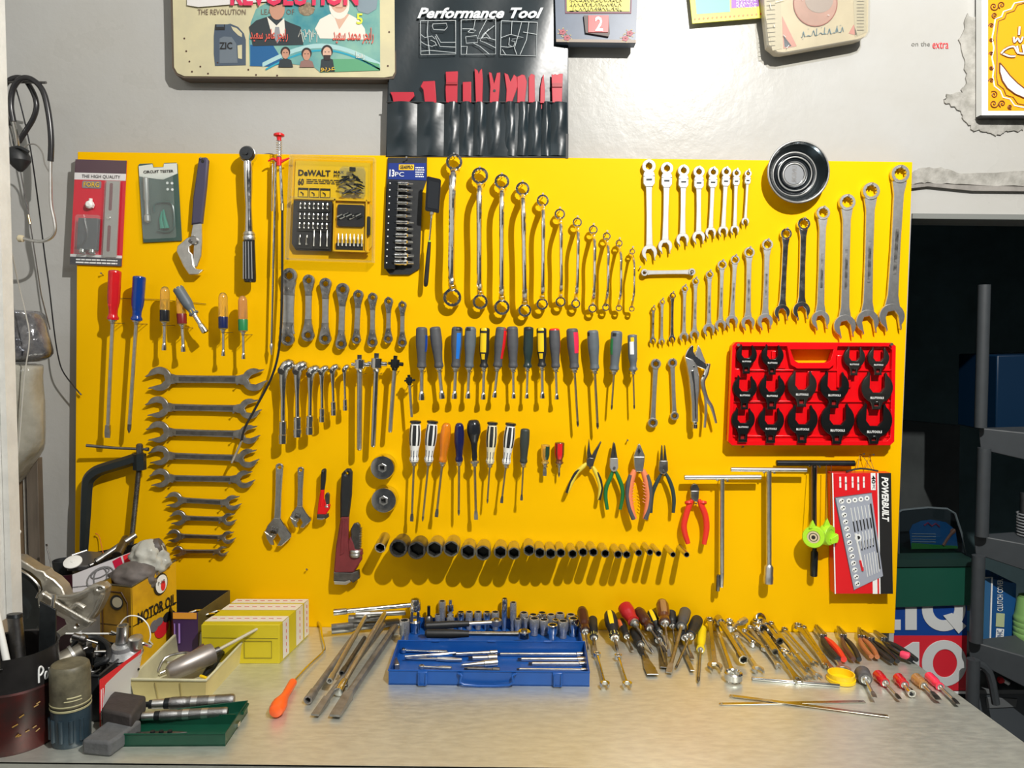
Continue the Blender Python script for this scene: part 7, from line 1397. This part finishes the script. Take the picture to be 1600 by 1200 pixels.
# aluminium cover
ca=mat('cast aluminium',(.56,.54,.48),.42,.85,noise=.22,ns=16,bump=.5,bs=60); Yc=-.36
t=thing('engine_cover','cast aluminium engine cover with bolt holes leaning behind the black pot','engine part',P(60,930,Yc))
def plate(pts,Y,th,nm_,m_,bev=.002,holes=None,tilt=0): 
    P3=[P(x,y,Y) for x,y in pts]; loops=[[(v_.x,v_.z) for v_ in P3]]+[[(P(x,y,Y).x,P(x,y,Y).z) for x,y in h_] for h_ in (holes or [])]
    W(nm_,MB().flat(loops,th,bev,Y+th/2),m_,t)
el=lambda cx,cy,rx,ry,n=18:[(cx+rx*math.cos(2*math.pi*i/n),cy+ry*math.sin(2*math.pi*i/n)) for i in range(n)]
plate([(14,871),(28,872),(44,882),(56,890),(68,893),(72,899),(84,906),(96,918),(103,935),(96,946),(80,950),(66,943),(60,930),(66,922),(62,908),(48,895),(30,886),(14,882)],Yc+.02,.03,'arched_flange',ca)
plate([(58,938),(60,930),(66,926),(78,936),(100,952),(118,966),(134,968),(146,972),(138,980),(122,988),(100,992),(86,1000),(66,1012),(48,1020),(42,1012),(54,996),(66,980),(73,966),(73,956),(60,950)],Yc,.014,'bolt_flange',ca,.002,[[(78,983),(80,966),(86,961),(100,968),(103,976),(92,984),(82,992)],el(120,978,3.5,3.2,12),el(64,944,2.2,2.2,10),el(67,994,2.2,2.2,10)])
# ribbed bowl part with ear
P3=[(68,926),(96,934),(118,930),(136,918),(147,914),(157,914),(164,921),(162,934),(152,956),(142,970),(120,968),(98,950)]
plate(P3,Yc+.015,.03,'bowl_side',ca,.004); plate(el(155,921,9,6.5,18),Yc+.008,.016,'bolt_ear',ca,.002,[el(155,920,4,2.6,12)])
W('rib',MB().tube([P(70,929,Yc-.005),P(92,944,Yc-.005),P(116,958,Yc-.005),P(140,972,Yc-.005)],.0035,8),ca,t); W('rib',MB().tube([P(92,932,Yc+.004),P(116,931,Yc+.0),P(140,922,Yc+.004)],.004,8,3),ca,t); W('rib',MB().tube([P(160,928,Yc+.0),P(150,950,Yc),P(138,968,Yc)],.004,8,3),ca,t); W('rib',MB().tube([P(108,956,Yc+.002),P(120,944,Yc+.002),P(132,950,Yc+.002)],.005,8,3),ca,t)
W('seal_ring',MB().tube([P(x,y,Yc+.012) for x,y in ((14,886),(30,890),(46,900),(58,912),(62,922),(57,934))],.0022,8,4),chrome,t)
c=P(5,950,Yc+.06); t=thing('black_drum','large black disc shaped cover behind the aluminium casting','cover',c); k=K(c)
W('drum',MB().lathe([(0,55*k),(.004,62*k),(.05,64*k),(.055,60*k),(.05,20*k),(.055,8*k)],V((c.x,c.y+.055,c.z)),(0,-1,0),40),mat('satin black cover',(.012,.017,.019),.35,noise=.3),t); W('hub',MB().lathe([(.05,10*k),(.062,8*k),(.063,4*k)],V((c.x,c.y+.055,c.z)),(0,-1,0),20),dsteel,t)
# black bin of engine parts
X0,X1=P(40,1010,-.42).x,P(160,1010,-.42).x
A_,B_,C_,D_=T(98,1125),T(156,1128),T(208,1078),T(150,1064)
t=thing('black_bin','black plastic bin of old engine parts behind the oil filter','bin',A_)
tray(t,black,[A_,B_,C_,D_],.085,.003)
LA=T(157,1135); LB=T(210,1088); LAt=P(157,1068,LA.y); LBt=P(222,1020,LB.y)
W('leaflet',MB().hexa([LA,LB,LB+V((0,.001,0)),LA+V((0,.001,0))],[LAt,LBt,LBt+V((0,.001,0)),LAt+V((0,.001,0))]),mat('white red leaflet',(.66,.66,.66),.45),t)
LA,LB,LAt,LBt=[q_+V((0,-.002,0)) for q_ in (LA,LB,LAt,LBt)]
W('red_edge',MB().prism([LAt+V((0,0,.008)),LBt+V((0,0,.008)),LBt.lerp(LB,.22),LAt.lerp(LA,.10)],(0,-.001,0)),inkr,t); W('red_edge',MB().prism([LAt,LAt.lerp(LBt,.12),LA.lerp(LB,.12),LA],(0,-.0012,0)),inkr,t)
m=MB()
for i in range(2): m.tube([LAt.lerp(LBt,.03+.04*i).lerp(LA.lerp(LB,.03+.04*i),.15),LAt.lerp(LBt,.03+.04*i).lerp(LA.lerp(LB,.03+.04*i),.85)],.0009,4)
W('leaflet_print',m,inkw,t)
# water pump
c=P(196,1018,-.40); k=K(c); t=thing('water_pump','bright cast water pump with two stub pipes and stacked pulley discs','engine part',c)
W('pulley',MB().lathe([(0,20*k),(4*k,27*k),(6*k,21*k),(9*k,27*k),(13*k,22*k),(16*k,17*k),(22*k,15*k)],c+V((0,0,-.010)),(-.1,-.25,1),32),sd,t)
W('stub_pipe',MB().lathe([(0,9*k),(.035,8.5*k),(.035,6.5*k),(.02,6.5*k)],P(190,1003,-.40),(.15,-.1,1),22),satin,t); W('stub_pipe',MB().lathe([(0,12*k),(.020,11*k),(.022,10*k),(.024,4*k)],P(211,1011,-.40),(.2,-.25,1),22),satin,t)
W('inlet_rod',MB().tube([P(214,1004,-.40),P(226,1006,-.40),P(237,1010,-.40)],.0035,8).tube([P(186,992,-.40),P(174,987,-.40)],.003,8),chrome,t)
t=thing('wire_bail','white wire handle arching over the water pump','wire handle',P(186,990,-.36)); W('bail',MB().tube([P(186,990,-.37),P(188,975,-.36),P(200,963,-.36),P(218,964,-.36),P(231,976,-.36),P(235,992,-.36),P(233,1003,-.36)],.0013,8,4),white,t); W('bail_end',MB().tube([P(233,1003,-.36),P(238,1008,-.36)],.003,6),chrome,t)
t=thing('starter_motor','dull metal cylinder motor lying in the black bin','engine part',P(90,1036,-.42)); a_=P(86,1040,-.45);b_=P(128,1016,-.42); k=K(a_)
W('body',MB().lathe([(0,10*k),(.003,15*k),(.03,15*k),(.032,12*k),((b_-a_).length,13*k),((b_-a_).length+.003,6*k)],a_,b_-a_,26),mat('dirty cast metal',(.34,.32,.27),.4,.9,noise=.35,ns=22),t); W('flange',MB().lathe([(.03,16.5*k),(.035,16.5*k)],a_,b_-a_,26),satin,t)
W('stud',MB().cyl(b_,P(152,1004,-.40),.004).lathe([(0,.006),(.01,.006)],P(140,1010,-.41),(1,-.1,.4),12),dsteel,t)
rr=random.Random(12); pls=[(150,1030),(172,1034),(160,1044),(184,1042),(146,1050),(128,1030),(205,1040),(166,1018),(136,1000),(120,1006)]
for i,(x,y) in enumerate(pls):
    c=P(x,y,-.40-.01*(i%3)); k=K(c); d=V((rr.uniform(-1,1),rr.uniform(-.4,.4),rr.uniform(-.2,.6))).normalized()
    t=thing('engine_scrap','dark greasy engine part in the black bin, %s of ten from the top'%ORD[sorted(pls,key=lambda a:a[1]).index((x,y))],'engine part',c,'greasy engine parts in the bin')
    r=rr.uniform(7,11)*k; W('body',MB().lathe([(0,r*.6),(.004,r),(.012,r),(.013,r*.7),(.026,r*.65),(.028,r*.3)],c,d,20),blackmet if i%2 else dsteel,t); W('stem',MB().cyl(c,c-d*.02,r*.25),satin if i%3 else blackmet,t)
t=thing('rubber_hose','black rubber hose looping through the parts bin','hose',P(150,1010,-.38)); W('hose',MB().tube([P(112,1000,-.38),P(150,996,-.36),P(170,1010,-.40),P(168,1030,-.44),P(150,1040,-.44)],.005,10,5),black,t); W('hose_end',MB().lathe([(0,.0062),(.012,.0062)],P(112,1000,-.38),(1,0,0),14),chrome,t)
t=thing('handle_rod','straight pale wire lying along the back of the parts bin','rod',P(100,990,-.36)); W('rod',MB().cyl(P(103,990,-.36),P(170,990,-.36),.0017),white,t); W('rod_tip',MB().cyl(P(172,990,-.36),P(180,991,-.36),.003),chrome,t)
# ================================================================= left wall
fw=mat('chipped white frame paint',(.72,.72,.68),.4,noise=.12,ns=25,bump=.2)
xl0=P(-30,600,-.44).x; xl1=P(4,600,-.44).x; xl2=P(14,600,-.44).x
DF=thing('door_frame','chipped white door frame post standing at the left edge','door frame',V((xl0,-.5,TBL))); W('post',MB().box(xl0,xl1,-.47,-.41,TBL+.17,2.6),fw,DF)
W('bead',MB().box(xl1+.001,xl2,-.45,-.42,TBL+.17,2.6),fw,DF)
# extra support so the post reaches down behind the pot
W('foot',MB().box(xl0,xl1,-.47,-.41,TBL,TBL+.17),mat('stained wood foot',(.34,.27,.19),.6,noise=.3),DF)
# stethoscope
Ys=-.10; q=lambda x,y,o=0:P(x,y,Ys-o)
rb=mat('black rubber tubing',(.02,.02,.022),.25)
t=thing('stethoscope','mechanic stethoscope with black tubing hanging from a wall hook','stethoscope',q(40,125))
W('tubing',MB().tube([q(14,197),q(7,175),q(4,150),q(8,132),q(22,122),q(38,124),q(52,145),q(57,165),q(52,185),q(40,205),q(29,222)],.0058,12,5),rb,t)
W('tubing',MB().tube([q(21,190,.02),q(17,165,.02),q(20,140,.02),q(30,125,.02),q(44,122,.02),q(60,132,.02),q(70,150,.02),q(77,185,.02),q(80,220,.02),q(79,252,.02)],.0062,12,5),rb,t)
W('ear_tube',MB().tube([q(13,190),q(18,212),q(22,232)],.0034,10),chrome,t); W('ear_tube',MB().tube([q(21,188,.02),q(26,210,.02),q(29,232,.01)],.0034,10),chrome,t)
W('ear_tube',MB().tube([q(79,250,.02),q(79,285,.02),q(80,320,.02),q(85,345,.02),q(86,360,.02),q(80,371,.02),q(66,377,.02),q(50,376,.02),q(34,372,.02)],.0036,10,5),satin,t)
W('ear_tip',MB().lathe([(0,.003),(.002,.0075),(.010,.008),(.014,.004)],q(37,373,.02),(-1,0,.05),16),mat('cream ear tip',(.60,.53,.36),.5),t)
c=q(29,249,.02); k=K(c)
W('diaphragm_housing',MB().lathe([(-20*k,5*k),(-16*k,12*k),(-6*k,17*k),(2*k,17*k),(12*k,10*k),(19*k,3*k)],c,(.12,0,-1),20),black,t)
W('diaphragm_rim',MB().tube([q(13,238,.03),q(28,230,.035),q(45,238,.03)],.004,8,3),black,t)
W('probe_rod',MB().tube([q(32,268,.02),q(38,300,.02),q(45,335,.02),q(55,400,.02),q(64,460,.02),q(78,515,.02)],.0014,6),dsteel,t); W('probe_joint',MB().cyl(q(44,336,.02),q(47,350,.02),.003),brass,t)
t=thing('wall_hook','dark steel rod hook sticking out of the wall above the stethoscope','hook',P(50,129,-.02)); W('rod',MB().cyl(P(8,128,-.10),P(72,129,-.12),.0028),dsteel,t); W('wall_pin',MB().cyl(P(10,128,0),P(8,128,-.104),.003),dsteel,t)
t=thing('hanging_wire','long thin black wire hanging from the hook past the board corner','wire',P(24,135,-.07)); W('wire',MB().tube([P(24,135,-.07),P(35,175,-.07),P(48,235,-.07),P(60,320,-.06),P(70,400,-.05),P(77,450,-.05),P(85,520,-.04),P(92,562,-.045),P(101,585,-.045),P(124,614,-.045)],.0016,6,4),rb,t); W('wire_tip',MB().cyl(P(124,614,-.045),P(127,617,-.045),.002),dsteel,t)
t=thing('hanging_wire','curled thin grey wire beside the stethoscope housing','wire',P(40,228,-.12)); W('wire',MB().tube([P(36,232,-.12),P(44,226,-.12),P(56,226,-.12),P(66,238,-.12),P(70,256,-.12),P(78,270,-.12)],.0016,6,5),mat('grey wire',(.22,.21,.19),.5),t); W('wire_tip',MB().cyl(P(78,270,-.12),P(79,273,-.12),.002),dsteel,t)
t=thing('hanging_wire','pale cord falling down over the plastic bags at the left','wire',P(28,400,-.20)); W('wire',MB().tube([P(6,290,-.30),P(14,370,-.28),P(28,440,-.22),P(40,490,-.20),P(46,530,-.20),P(38,590,-.20),P(30,690,-.20),P(22,760,-.2),P(17,860,-.2)],.0014,6,4),mat('pale cord',(.45,.44,.40),.5),t); W('knot',MB().lathe([(0,.001),(.002,.003),(.004,.001)],P(14,370,-.28),(0,0,1),8),MT['pale cord'],t)
# plastic bags
def bagmesh(rows,Y,dep,seed,m_,nm_,lab):
    rr=random.Random(seed); vs=[];fs=[];n=20
    for (y,x0,x1) in rows:
        for j in range(n):
            a=2*math.pi*j/n; cx=(x0+x1)/2; rx=(x1-x0)/2
            rx2=rx*(1+.10*rr.uniform(-1,1)); p_=P(cx+rx2*math.cos(a),y+rr.uniform(-3,3),Y); p_.y+=dep*math.sin(a)*(1+.3*rr.uniform(-1,1)); vs.append(p_)
    for i in range(len(rows)-1):
        for j in range(n): fs.append((i*n+j,i*n+(j+1)%n,(i+1)*n+(j+1)%n,(i+1)*n+j))
    fs+=[tuple(range(n)),tuple(range((len(rows)-1)*n,len(rows)*n))]
    o=single(nm_,MB().add(vs,fs),m_,lab,'bag',P(rows[0][1],rows[0][0],Y),'hanging plastic bags',ang=80); 
    s_=o.modifiers.new('s','SUBSURF'); s_.levels=1; s_.render_levels=1; return o
foil=mat('silver black foil film',(.42,.42,.43),.16,.55,noise=.9,ns=13,bump=1.0,bs=22,col2=(.04,.04,.05))
bagmesh([(484,20,52),(490,12,66),(510,10,68),(530,10,74),(548,12,80),(556,12,78),(566,14,60)],-.13,.04,2,foil,'foil_bag','crumpled silver and black foil bag at the top of the hanging bags')
bag2=mat('clear wrinkled bag film',(.50,.49,.42),.18,trans=.25,noise=.45,ns=10,bump=1.0,bs=20,col2=(.30,.29,.24))
bagmesh([(568,14,62),(574,10,64),(600,10,60),(630,12,64),(660,12,66),(685,12,67),(705,12,64),(722,12,48),(745,12,30),(760,14,22)],-.14,.045,5,bag2,'plastic_bag','long milky wrinkled plastic bag hanging below the foil one')
# boards behind
wb_=mat('dark grey brown plank',(.15,.12,.09),.7,noise=.4,ns=10,stretch=(6,1,.6))
for x0,x1,y0,mm,lab in ((15,37,735,mat('brown plank',(.20,.13,.07),.7,noise=.35,ns=10,stretch=(6,1,.6)),'brown wooden plank standing at the far left under the bags'),(40,58,716,wb_,'weathered grey plank standing right of the brown one')):
    a_=P(x0,y0,-.10);b_=P(x1,y0,-.10); single('wooden_plank',MB().box(a_.x,b_.x,-.10,-.08,TBL,a_.z),mm,lab,'plank',V((a_.x,-.09,TBL)),'planks leaning at the left',bevel=.001)
a_=P(37.5,730,-.10);b_=P(39.5,730,-.10); single('metal_strip',MB().box(a_.x,b_.x,-.105,-.09,TBL,a_.z),satin,'thin pale metal strip between the two planks','strip',V((a_.x,-.09,TBL)))
t=thing('white_fitting','white plastic funnel fitting with ring top beside the frame post','fitting',P(22,832,-.2)); c=P(22,832,-.2); k=K(c)
W('ring',MB().tube([c+V((9*k*math.cos(i*.3142),4*k*math.sin(i*.3142),3.5*k*math.sin(i*.3142))) for i in range(21)],.0025,8),white,t); W('stem',MB().lathe([(0,7*k),(.02,6*k),(.045,3*k),(.05,3*k)],c-V((.004,0,.004)),(-.2,0,-1),16),mat('frosty white plastic',(.55,.56,.53),.4),t)
# ================================================================= right: dark room
# sign LIQUI MOLY style letters cropped by board: IQ / 10
Yg=.16; t=thing('oil_sign','blue and red sign with huge white letters IQ and 10 behind the bench','sign',P(1395,1084,Yg))
q=lambda x,y,o=0:P(x,y,Yg-o)
W('blue_panel',MB().prism([q(1330,935),q(1511,935),q(1511,993),q(1330,993)],(0,.01,0)),mat('royal blue sign',(.006,.05,.26),.4),t)
W('red_panel',MB().prism([q(1330,993),q(1511,993),q(1509,1080),q(1330,1080)],(0,.01,0)),mat('signal red sign',(.62,.02,.035),.4),t)
W('white_base',MB().prism([q(1330,1079),q(1509,1079),q(1509,1084),q(1330,1084)],(0,.011,0)),inkw,t)
sg=mat('sign white',(.60,.62,.62),.45)
def big(loops,nm_='lettering'):
    W(nm_,MB().flat([[(q(x,y).x,q(x,y).z) for x,y in l_] for l_ in loops],.002,.0003,Yg-.001),sg,t)
big([[(1414,940),(1432,940),(1432,984),(1414,984)]]); big([[(1385,968),(1407,968),(1407,984),(1385,984)]])
def ellp(cx,cy,rx,ry,n=36): return [(cx+rx*math.cos(2*math.pi*i/n),cy+ry*math.sin(2*math.pi*i/n)) for i in range(n)]
big([ellp(1474,952,34,34),ellp(1474,951,17,18)]); W('lettering',MB().prism([q(x,y,.0035) for x,y in ((1474,962),(1488,958),(1510,978),(1498,990))],(0,.001,0)),sg,t)
big([[(1426,1003),(1436,1003),(1436,1072),(1420,1072),(1420,1022),(1409,1028),(1409,1014)]]); big([ellp(1475,1036,35,36),ellp(1476,1036,19,22)])
# green cabinet above it
t=thing('green_cabinet','dark green cabinet standing on the sign behind the board','cabinet',q(1400,950)); gk=mat('deep green paint',(.008,.075,.048),.4,noise=.12,ns=3)
W('body',MB().prism([P(1390,887,.15),P(1519,885,.15),P(1517,946,.15),P(1390,950,.15)],(0,.30,0)),gk,t,bevel=.002)
W('top_panel',MB().prism([P(1388,874,.145),P(1521,873,.145),P(1520,885,.145),P(1388,886,.145)],(0,.32,0)),mat('black green lip',(.01,.03,.025),.4),t)
W('shadow_gap',MB().prism([P(1390,948,.17),P(1517,946,.17),P(1516,954,.17),P(1390,956,.17)],(0,.02,0)),mat('grey green strip',(.09,.11,.10),.5),t)
# clear tank with printed card
t=thing('plastic_case','smoky clear plastic case with rounded shoulders and a blue printed card','case',P(1407,872,.2)); out=[(1404,800),(1410,797),(1450,793),(1480,795),(1492,802),(1503,835),(1509,868),(1404,870)]
W('back_panel',MB().prism([P(x,y,.30) for x,y in out],(0,.004,0)),mat('smoke plastic',(.035,.045,.05),.25),t)
W('front_panel',MB().prism([P(x,y,.20) for x,y in out],(0,.003,0)),clear('smoky clear',(.55,.6,.62),.9,.05),t)
W('top_edge',MB().tube([P(x,y,.20) for x,y in out]+[P(1404,800,.20)],.003,6),mat('smoke edge',(.08,.10,.11),.25),t); W('base_rail',MB().prism([P(1403,868,.20),P(1512,867,.20),P(1512,874,.20),P(1403,874,.20)],(0,.10,0)),mat('steel blue base',(.03,.07,.12),.35),t)
cpts=[(1424,858),(1421,830),(1426,820),(1440,814),(1455,812),(1478,816),(1493,828),(1497,857)]
W('printed_card',MB().prism([P(x,y,.22) for x,y in cpts],(0,.002,0)),mat('blue card print',(.05,.25,.65),.4),t)
W('card_print',MB().prism([P(x,y,.219) for x,y in ((1424,848),(1460,851),(1496,853),(1497,857),(1424,858))],(0,.0006,0)),mat('green card print',(.10,.5,.10),.4),t)
W('card_print',MB().tube([P(x,y,.219) for x,y in ((1444,821),(1450,817),(1456,822),(1462,818),(1468,823))],.0024,6),mat('pink card print',(.55,.08,.20),.4),t)
W('card_print',MB().tube([P(x,y,.218) for x,y in ((1474,852),(1480,842),(1486,834),(1492,828))],.004,6).lathe([(0,.008),(.001,.007)],P(1489,830,.218),(0,-1,0),10),mat('salmon card print',(.7,.3,.2),.4),t)
m=MB()
for j in range(4): m.tube([P(1425,834+j*4.2,.219),P(1462,834.5+j*4.2,.219)],.0009,4)
W('card_print',m,inkw,t)
# far fridge-like paler panel behind
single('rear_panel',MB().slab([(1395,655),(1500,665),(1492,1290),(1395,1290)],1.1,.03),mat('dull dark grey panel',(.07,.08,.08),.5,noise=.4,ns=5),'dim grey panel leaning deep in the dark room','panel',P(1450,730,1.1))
# plastic shelving
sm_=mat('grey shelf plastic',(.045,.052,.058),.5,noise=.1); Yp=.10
t=thing('shelf_rack','dark grey plastic shelf rack in the dark room at the right','shelf rack',P(1535,1100,Yp))
for a_,b_,r_ in (((1538,445),(1532,668),9),((1538,700),(1534,838),9.5),((1529,868),(1525,1003),9.5),((1521,1030),(1519,1112),9.5)):
    k=K(P(*a_,Yp)); W('post',MB().cyl(P(*a_,Yp),P(*b_,Yp),r_*k,n=20),sm_,t)
def shelf(pts,nm_='shelf'):
    a,d=[P(x,y,Yp+.02) for x,y in (pts[0],pts[3])]; b,c_=[P(x,y,Yp-.06) for x,y in (pts[1],pts[2])]; W(nm_,MB().prism([a,b,c_,d],(.45,0.12,0)),sm_,t,bevel=.003)
shelf([(1528,668),(1700,686),(1700,742),(1531,703)]); shelf([(1521,835),(1700,868),(1700,925),(1523,866)]); shelf([(1512,1000),(1700,1054),(1700,1125),(1514,1030)])
for a_,b_ in (((1521,1032),(1555,1098)),): W('brace',MB().tube([P(1519,1032,Yp),P(1545,1050,Yp),P(1556,1100,Yp)],.010,8,3),sm_,t)
# things on the shelves
Yx=Yp+.08
t=thing('clutch_box','blue and white carton printed PHC CLUTCH COVER on the lower shelf','carton',P(1545,1005,Yx)); cb=mat('clutch carton blue',(.01,.08,.25),.4)
W('carton',MB().prism([P(x,y,Yx) for x,y in ((1548,904),(1588,912),(1585,1010),(1545,1006))],(0,.12,0)),cb,t); W('side_panel',MB().prism([P(x,y,Yx-.001) for x,y in ((1538,902),(1548,904),(1545,1006),(1534,1000))],(0,.10,0)),mat('pale blue carton side',(.03,.12,.26),.4),t)
W('white_edge',MB().tube([P(x,y,Yx-.002) for x,y in ((1538,903),(1550,902),(1547,1004),(1534,999))],.0022,6),inkw,t)
def vtx(s_,x0,y0,x1,y1,mm): W('lettering',MB().text(s_,[P(x0,y1,Yx-.002),P(x0,y0,Yx-.002),P(x1,y0,Yx-.002),P(x1,y1,Yx-.002)],bold=.01),mm,t)
vtx('CLUTCH COVER',1558,905,1567,955,inkw); W('white_label',MB().prism([P(x,y,Yx-.002) for x,y in ((1557,958),(1570,959),(1569,980),(1556,979))],(0,.001,0)),mat('pale green label',(.45,.52,.30),.5),t); W('white_label',MB().prism([P(x,y,Yx-.002) for x,y in ((1557,982),(1569,983),(1568,998),(1556,997))],(0,.001,0)),inkw,t)
W('lettering',MB().text('PHC',[P(1558,996,Yx-.004),P(1558,984,Yx-.004),P(1567,984,Yx-.004),P(1567,996,Yx-.004)]),cb,t)
c=P(1603,1032,Yx-.02); k=K(c); t=thing('stacked_cups','stack of light green ribbed plastic cups on the lower shelf','cups',c); gc=mat('sage green plastic',(.22,.42,.13),.4)
H=abs(P(1603,932,Yx-.02).z-c.z); pr=[(0,17*k)]
for i in range(8): pr+=[(H*(.04+.085*i),(18+.2*i)*k),(H*(.08+.085*i),(18.6+.2*i)*k),(H*(.10+.085*i),(17.6+.2*i)*k)]
pr+=[(H*.74,18*k),(H*.96,16*k),(H,14*k)]
W('ribbed_cups',MB().lathe(pr,c,(0,0,1),32),gc,t); W('top_cup',MB().lathe([(H*.98,14*k),(H*1.01,14.5*k),(H*1.01,12*k)],c,(0,0,1),24),gc,t)
t=thing('coil_spring','dark coiled hose hanging above the upper shelf at the right edge','hose',P(1597,850,Yx-.05)); sp=[]
for i in range(100): a_=i*.62; sp.append(P(1600,800+.46*i+0,Yx-.05)+V((.016*math.cos(a_),.016*math.sin(a_),0)))
W('coil',MB().tube(sp,.0022,6),mat('grey coil',(.18,.19,.2),.4),t); W('core',MB().cyl(P(1600,770,Yx-.05),P(1600,846,Yx-.05),.009),black,t)
t=thing('orange_card','small orange yellow card lying on the upper shelf','card',P(1570,842,Yx)); W('card',MB().prism([P(1558,838,Yx+.02),P(1574,837,Yx+.08),P(1584,841,Yx+.04),P(1568,843,Yx-.01)],(0,0,.002)),orange,t); W('card_print',MB().prism([P(1562,839,Yx+.02)+V((0,0,.003)),P(1571,838.5,Yx+.05)+V((0,0,.003)),P(1573,840,Yx+.03)+V((0,0,.003))],(0,0,.001)),inky,t)
t=thing('storage_crate','grey storage crate with embossed panel under the lowest shelf','crate',P(1545,1130,.15)); W('crate',MB().slab([(1528,1082),(1700,1082),(1700,1190),(1540,1180)],.16,.2),mat('crate grey',(.06,.07,.08),.5),t,bevel=.002); W('embossed_panel',MB().slab([(1541,1090),(1590,1092),(1588,1105),(1542,1107)],.157,.003),mat('crate panel grey',(.13,.14,.145),.5),t,bevel=.001); W('crate_lid',MB().slab([(1526,1078),(1700,1078),(1700,1084),(1526,1084)],.155,.2),mat('crate lid',(.14,.15,.155),.5),t)
t=thing('red_knob_tool','small tool with red and white knob under the lower shelf','tool',P(1562,1063,.15)); W('knob',MB().lathe([(0,.006),(.006,.010),(.014,.006)],P(1560,1061,.15),(1,0,-.4),14),redp,t); W('stem',MB().cyl(P(1566,1062,.15),P(1576,1068,.15),.005),white,t)
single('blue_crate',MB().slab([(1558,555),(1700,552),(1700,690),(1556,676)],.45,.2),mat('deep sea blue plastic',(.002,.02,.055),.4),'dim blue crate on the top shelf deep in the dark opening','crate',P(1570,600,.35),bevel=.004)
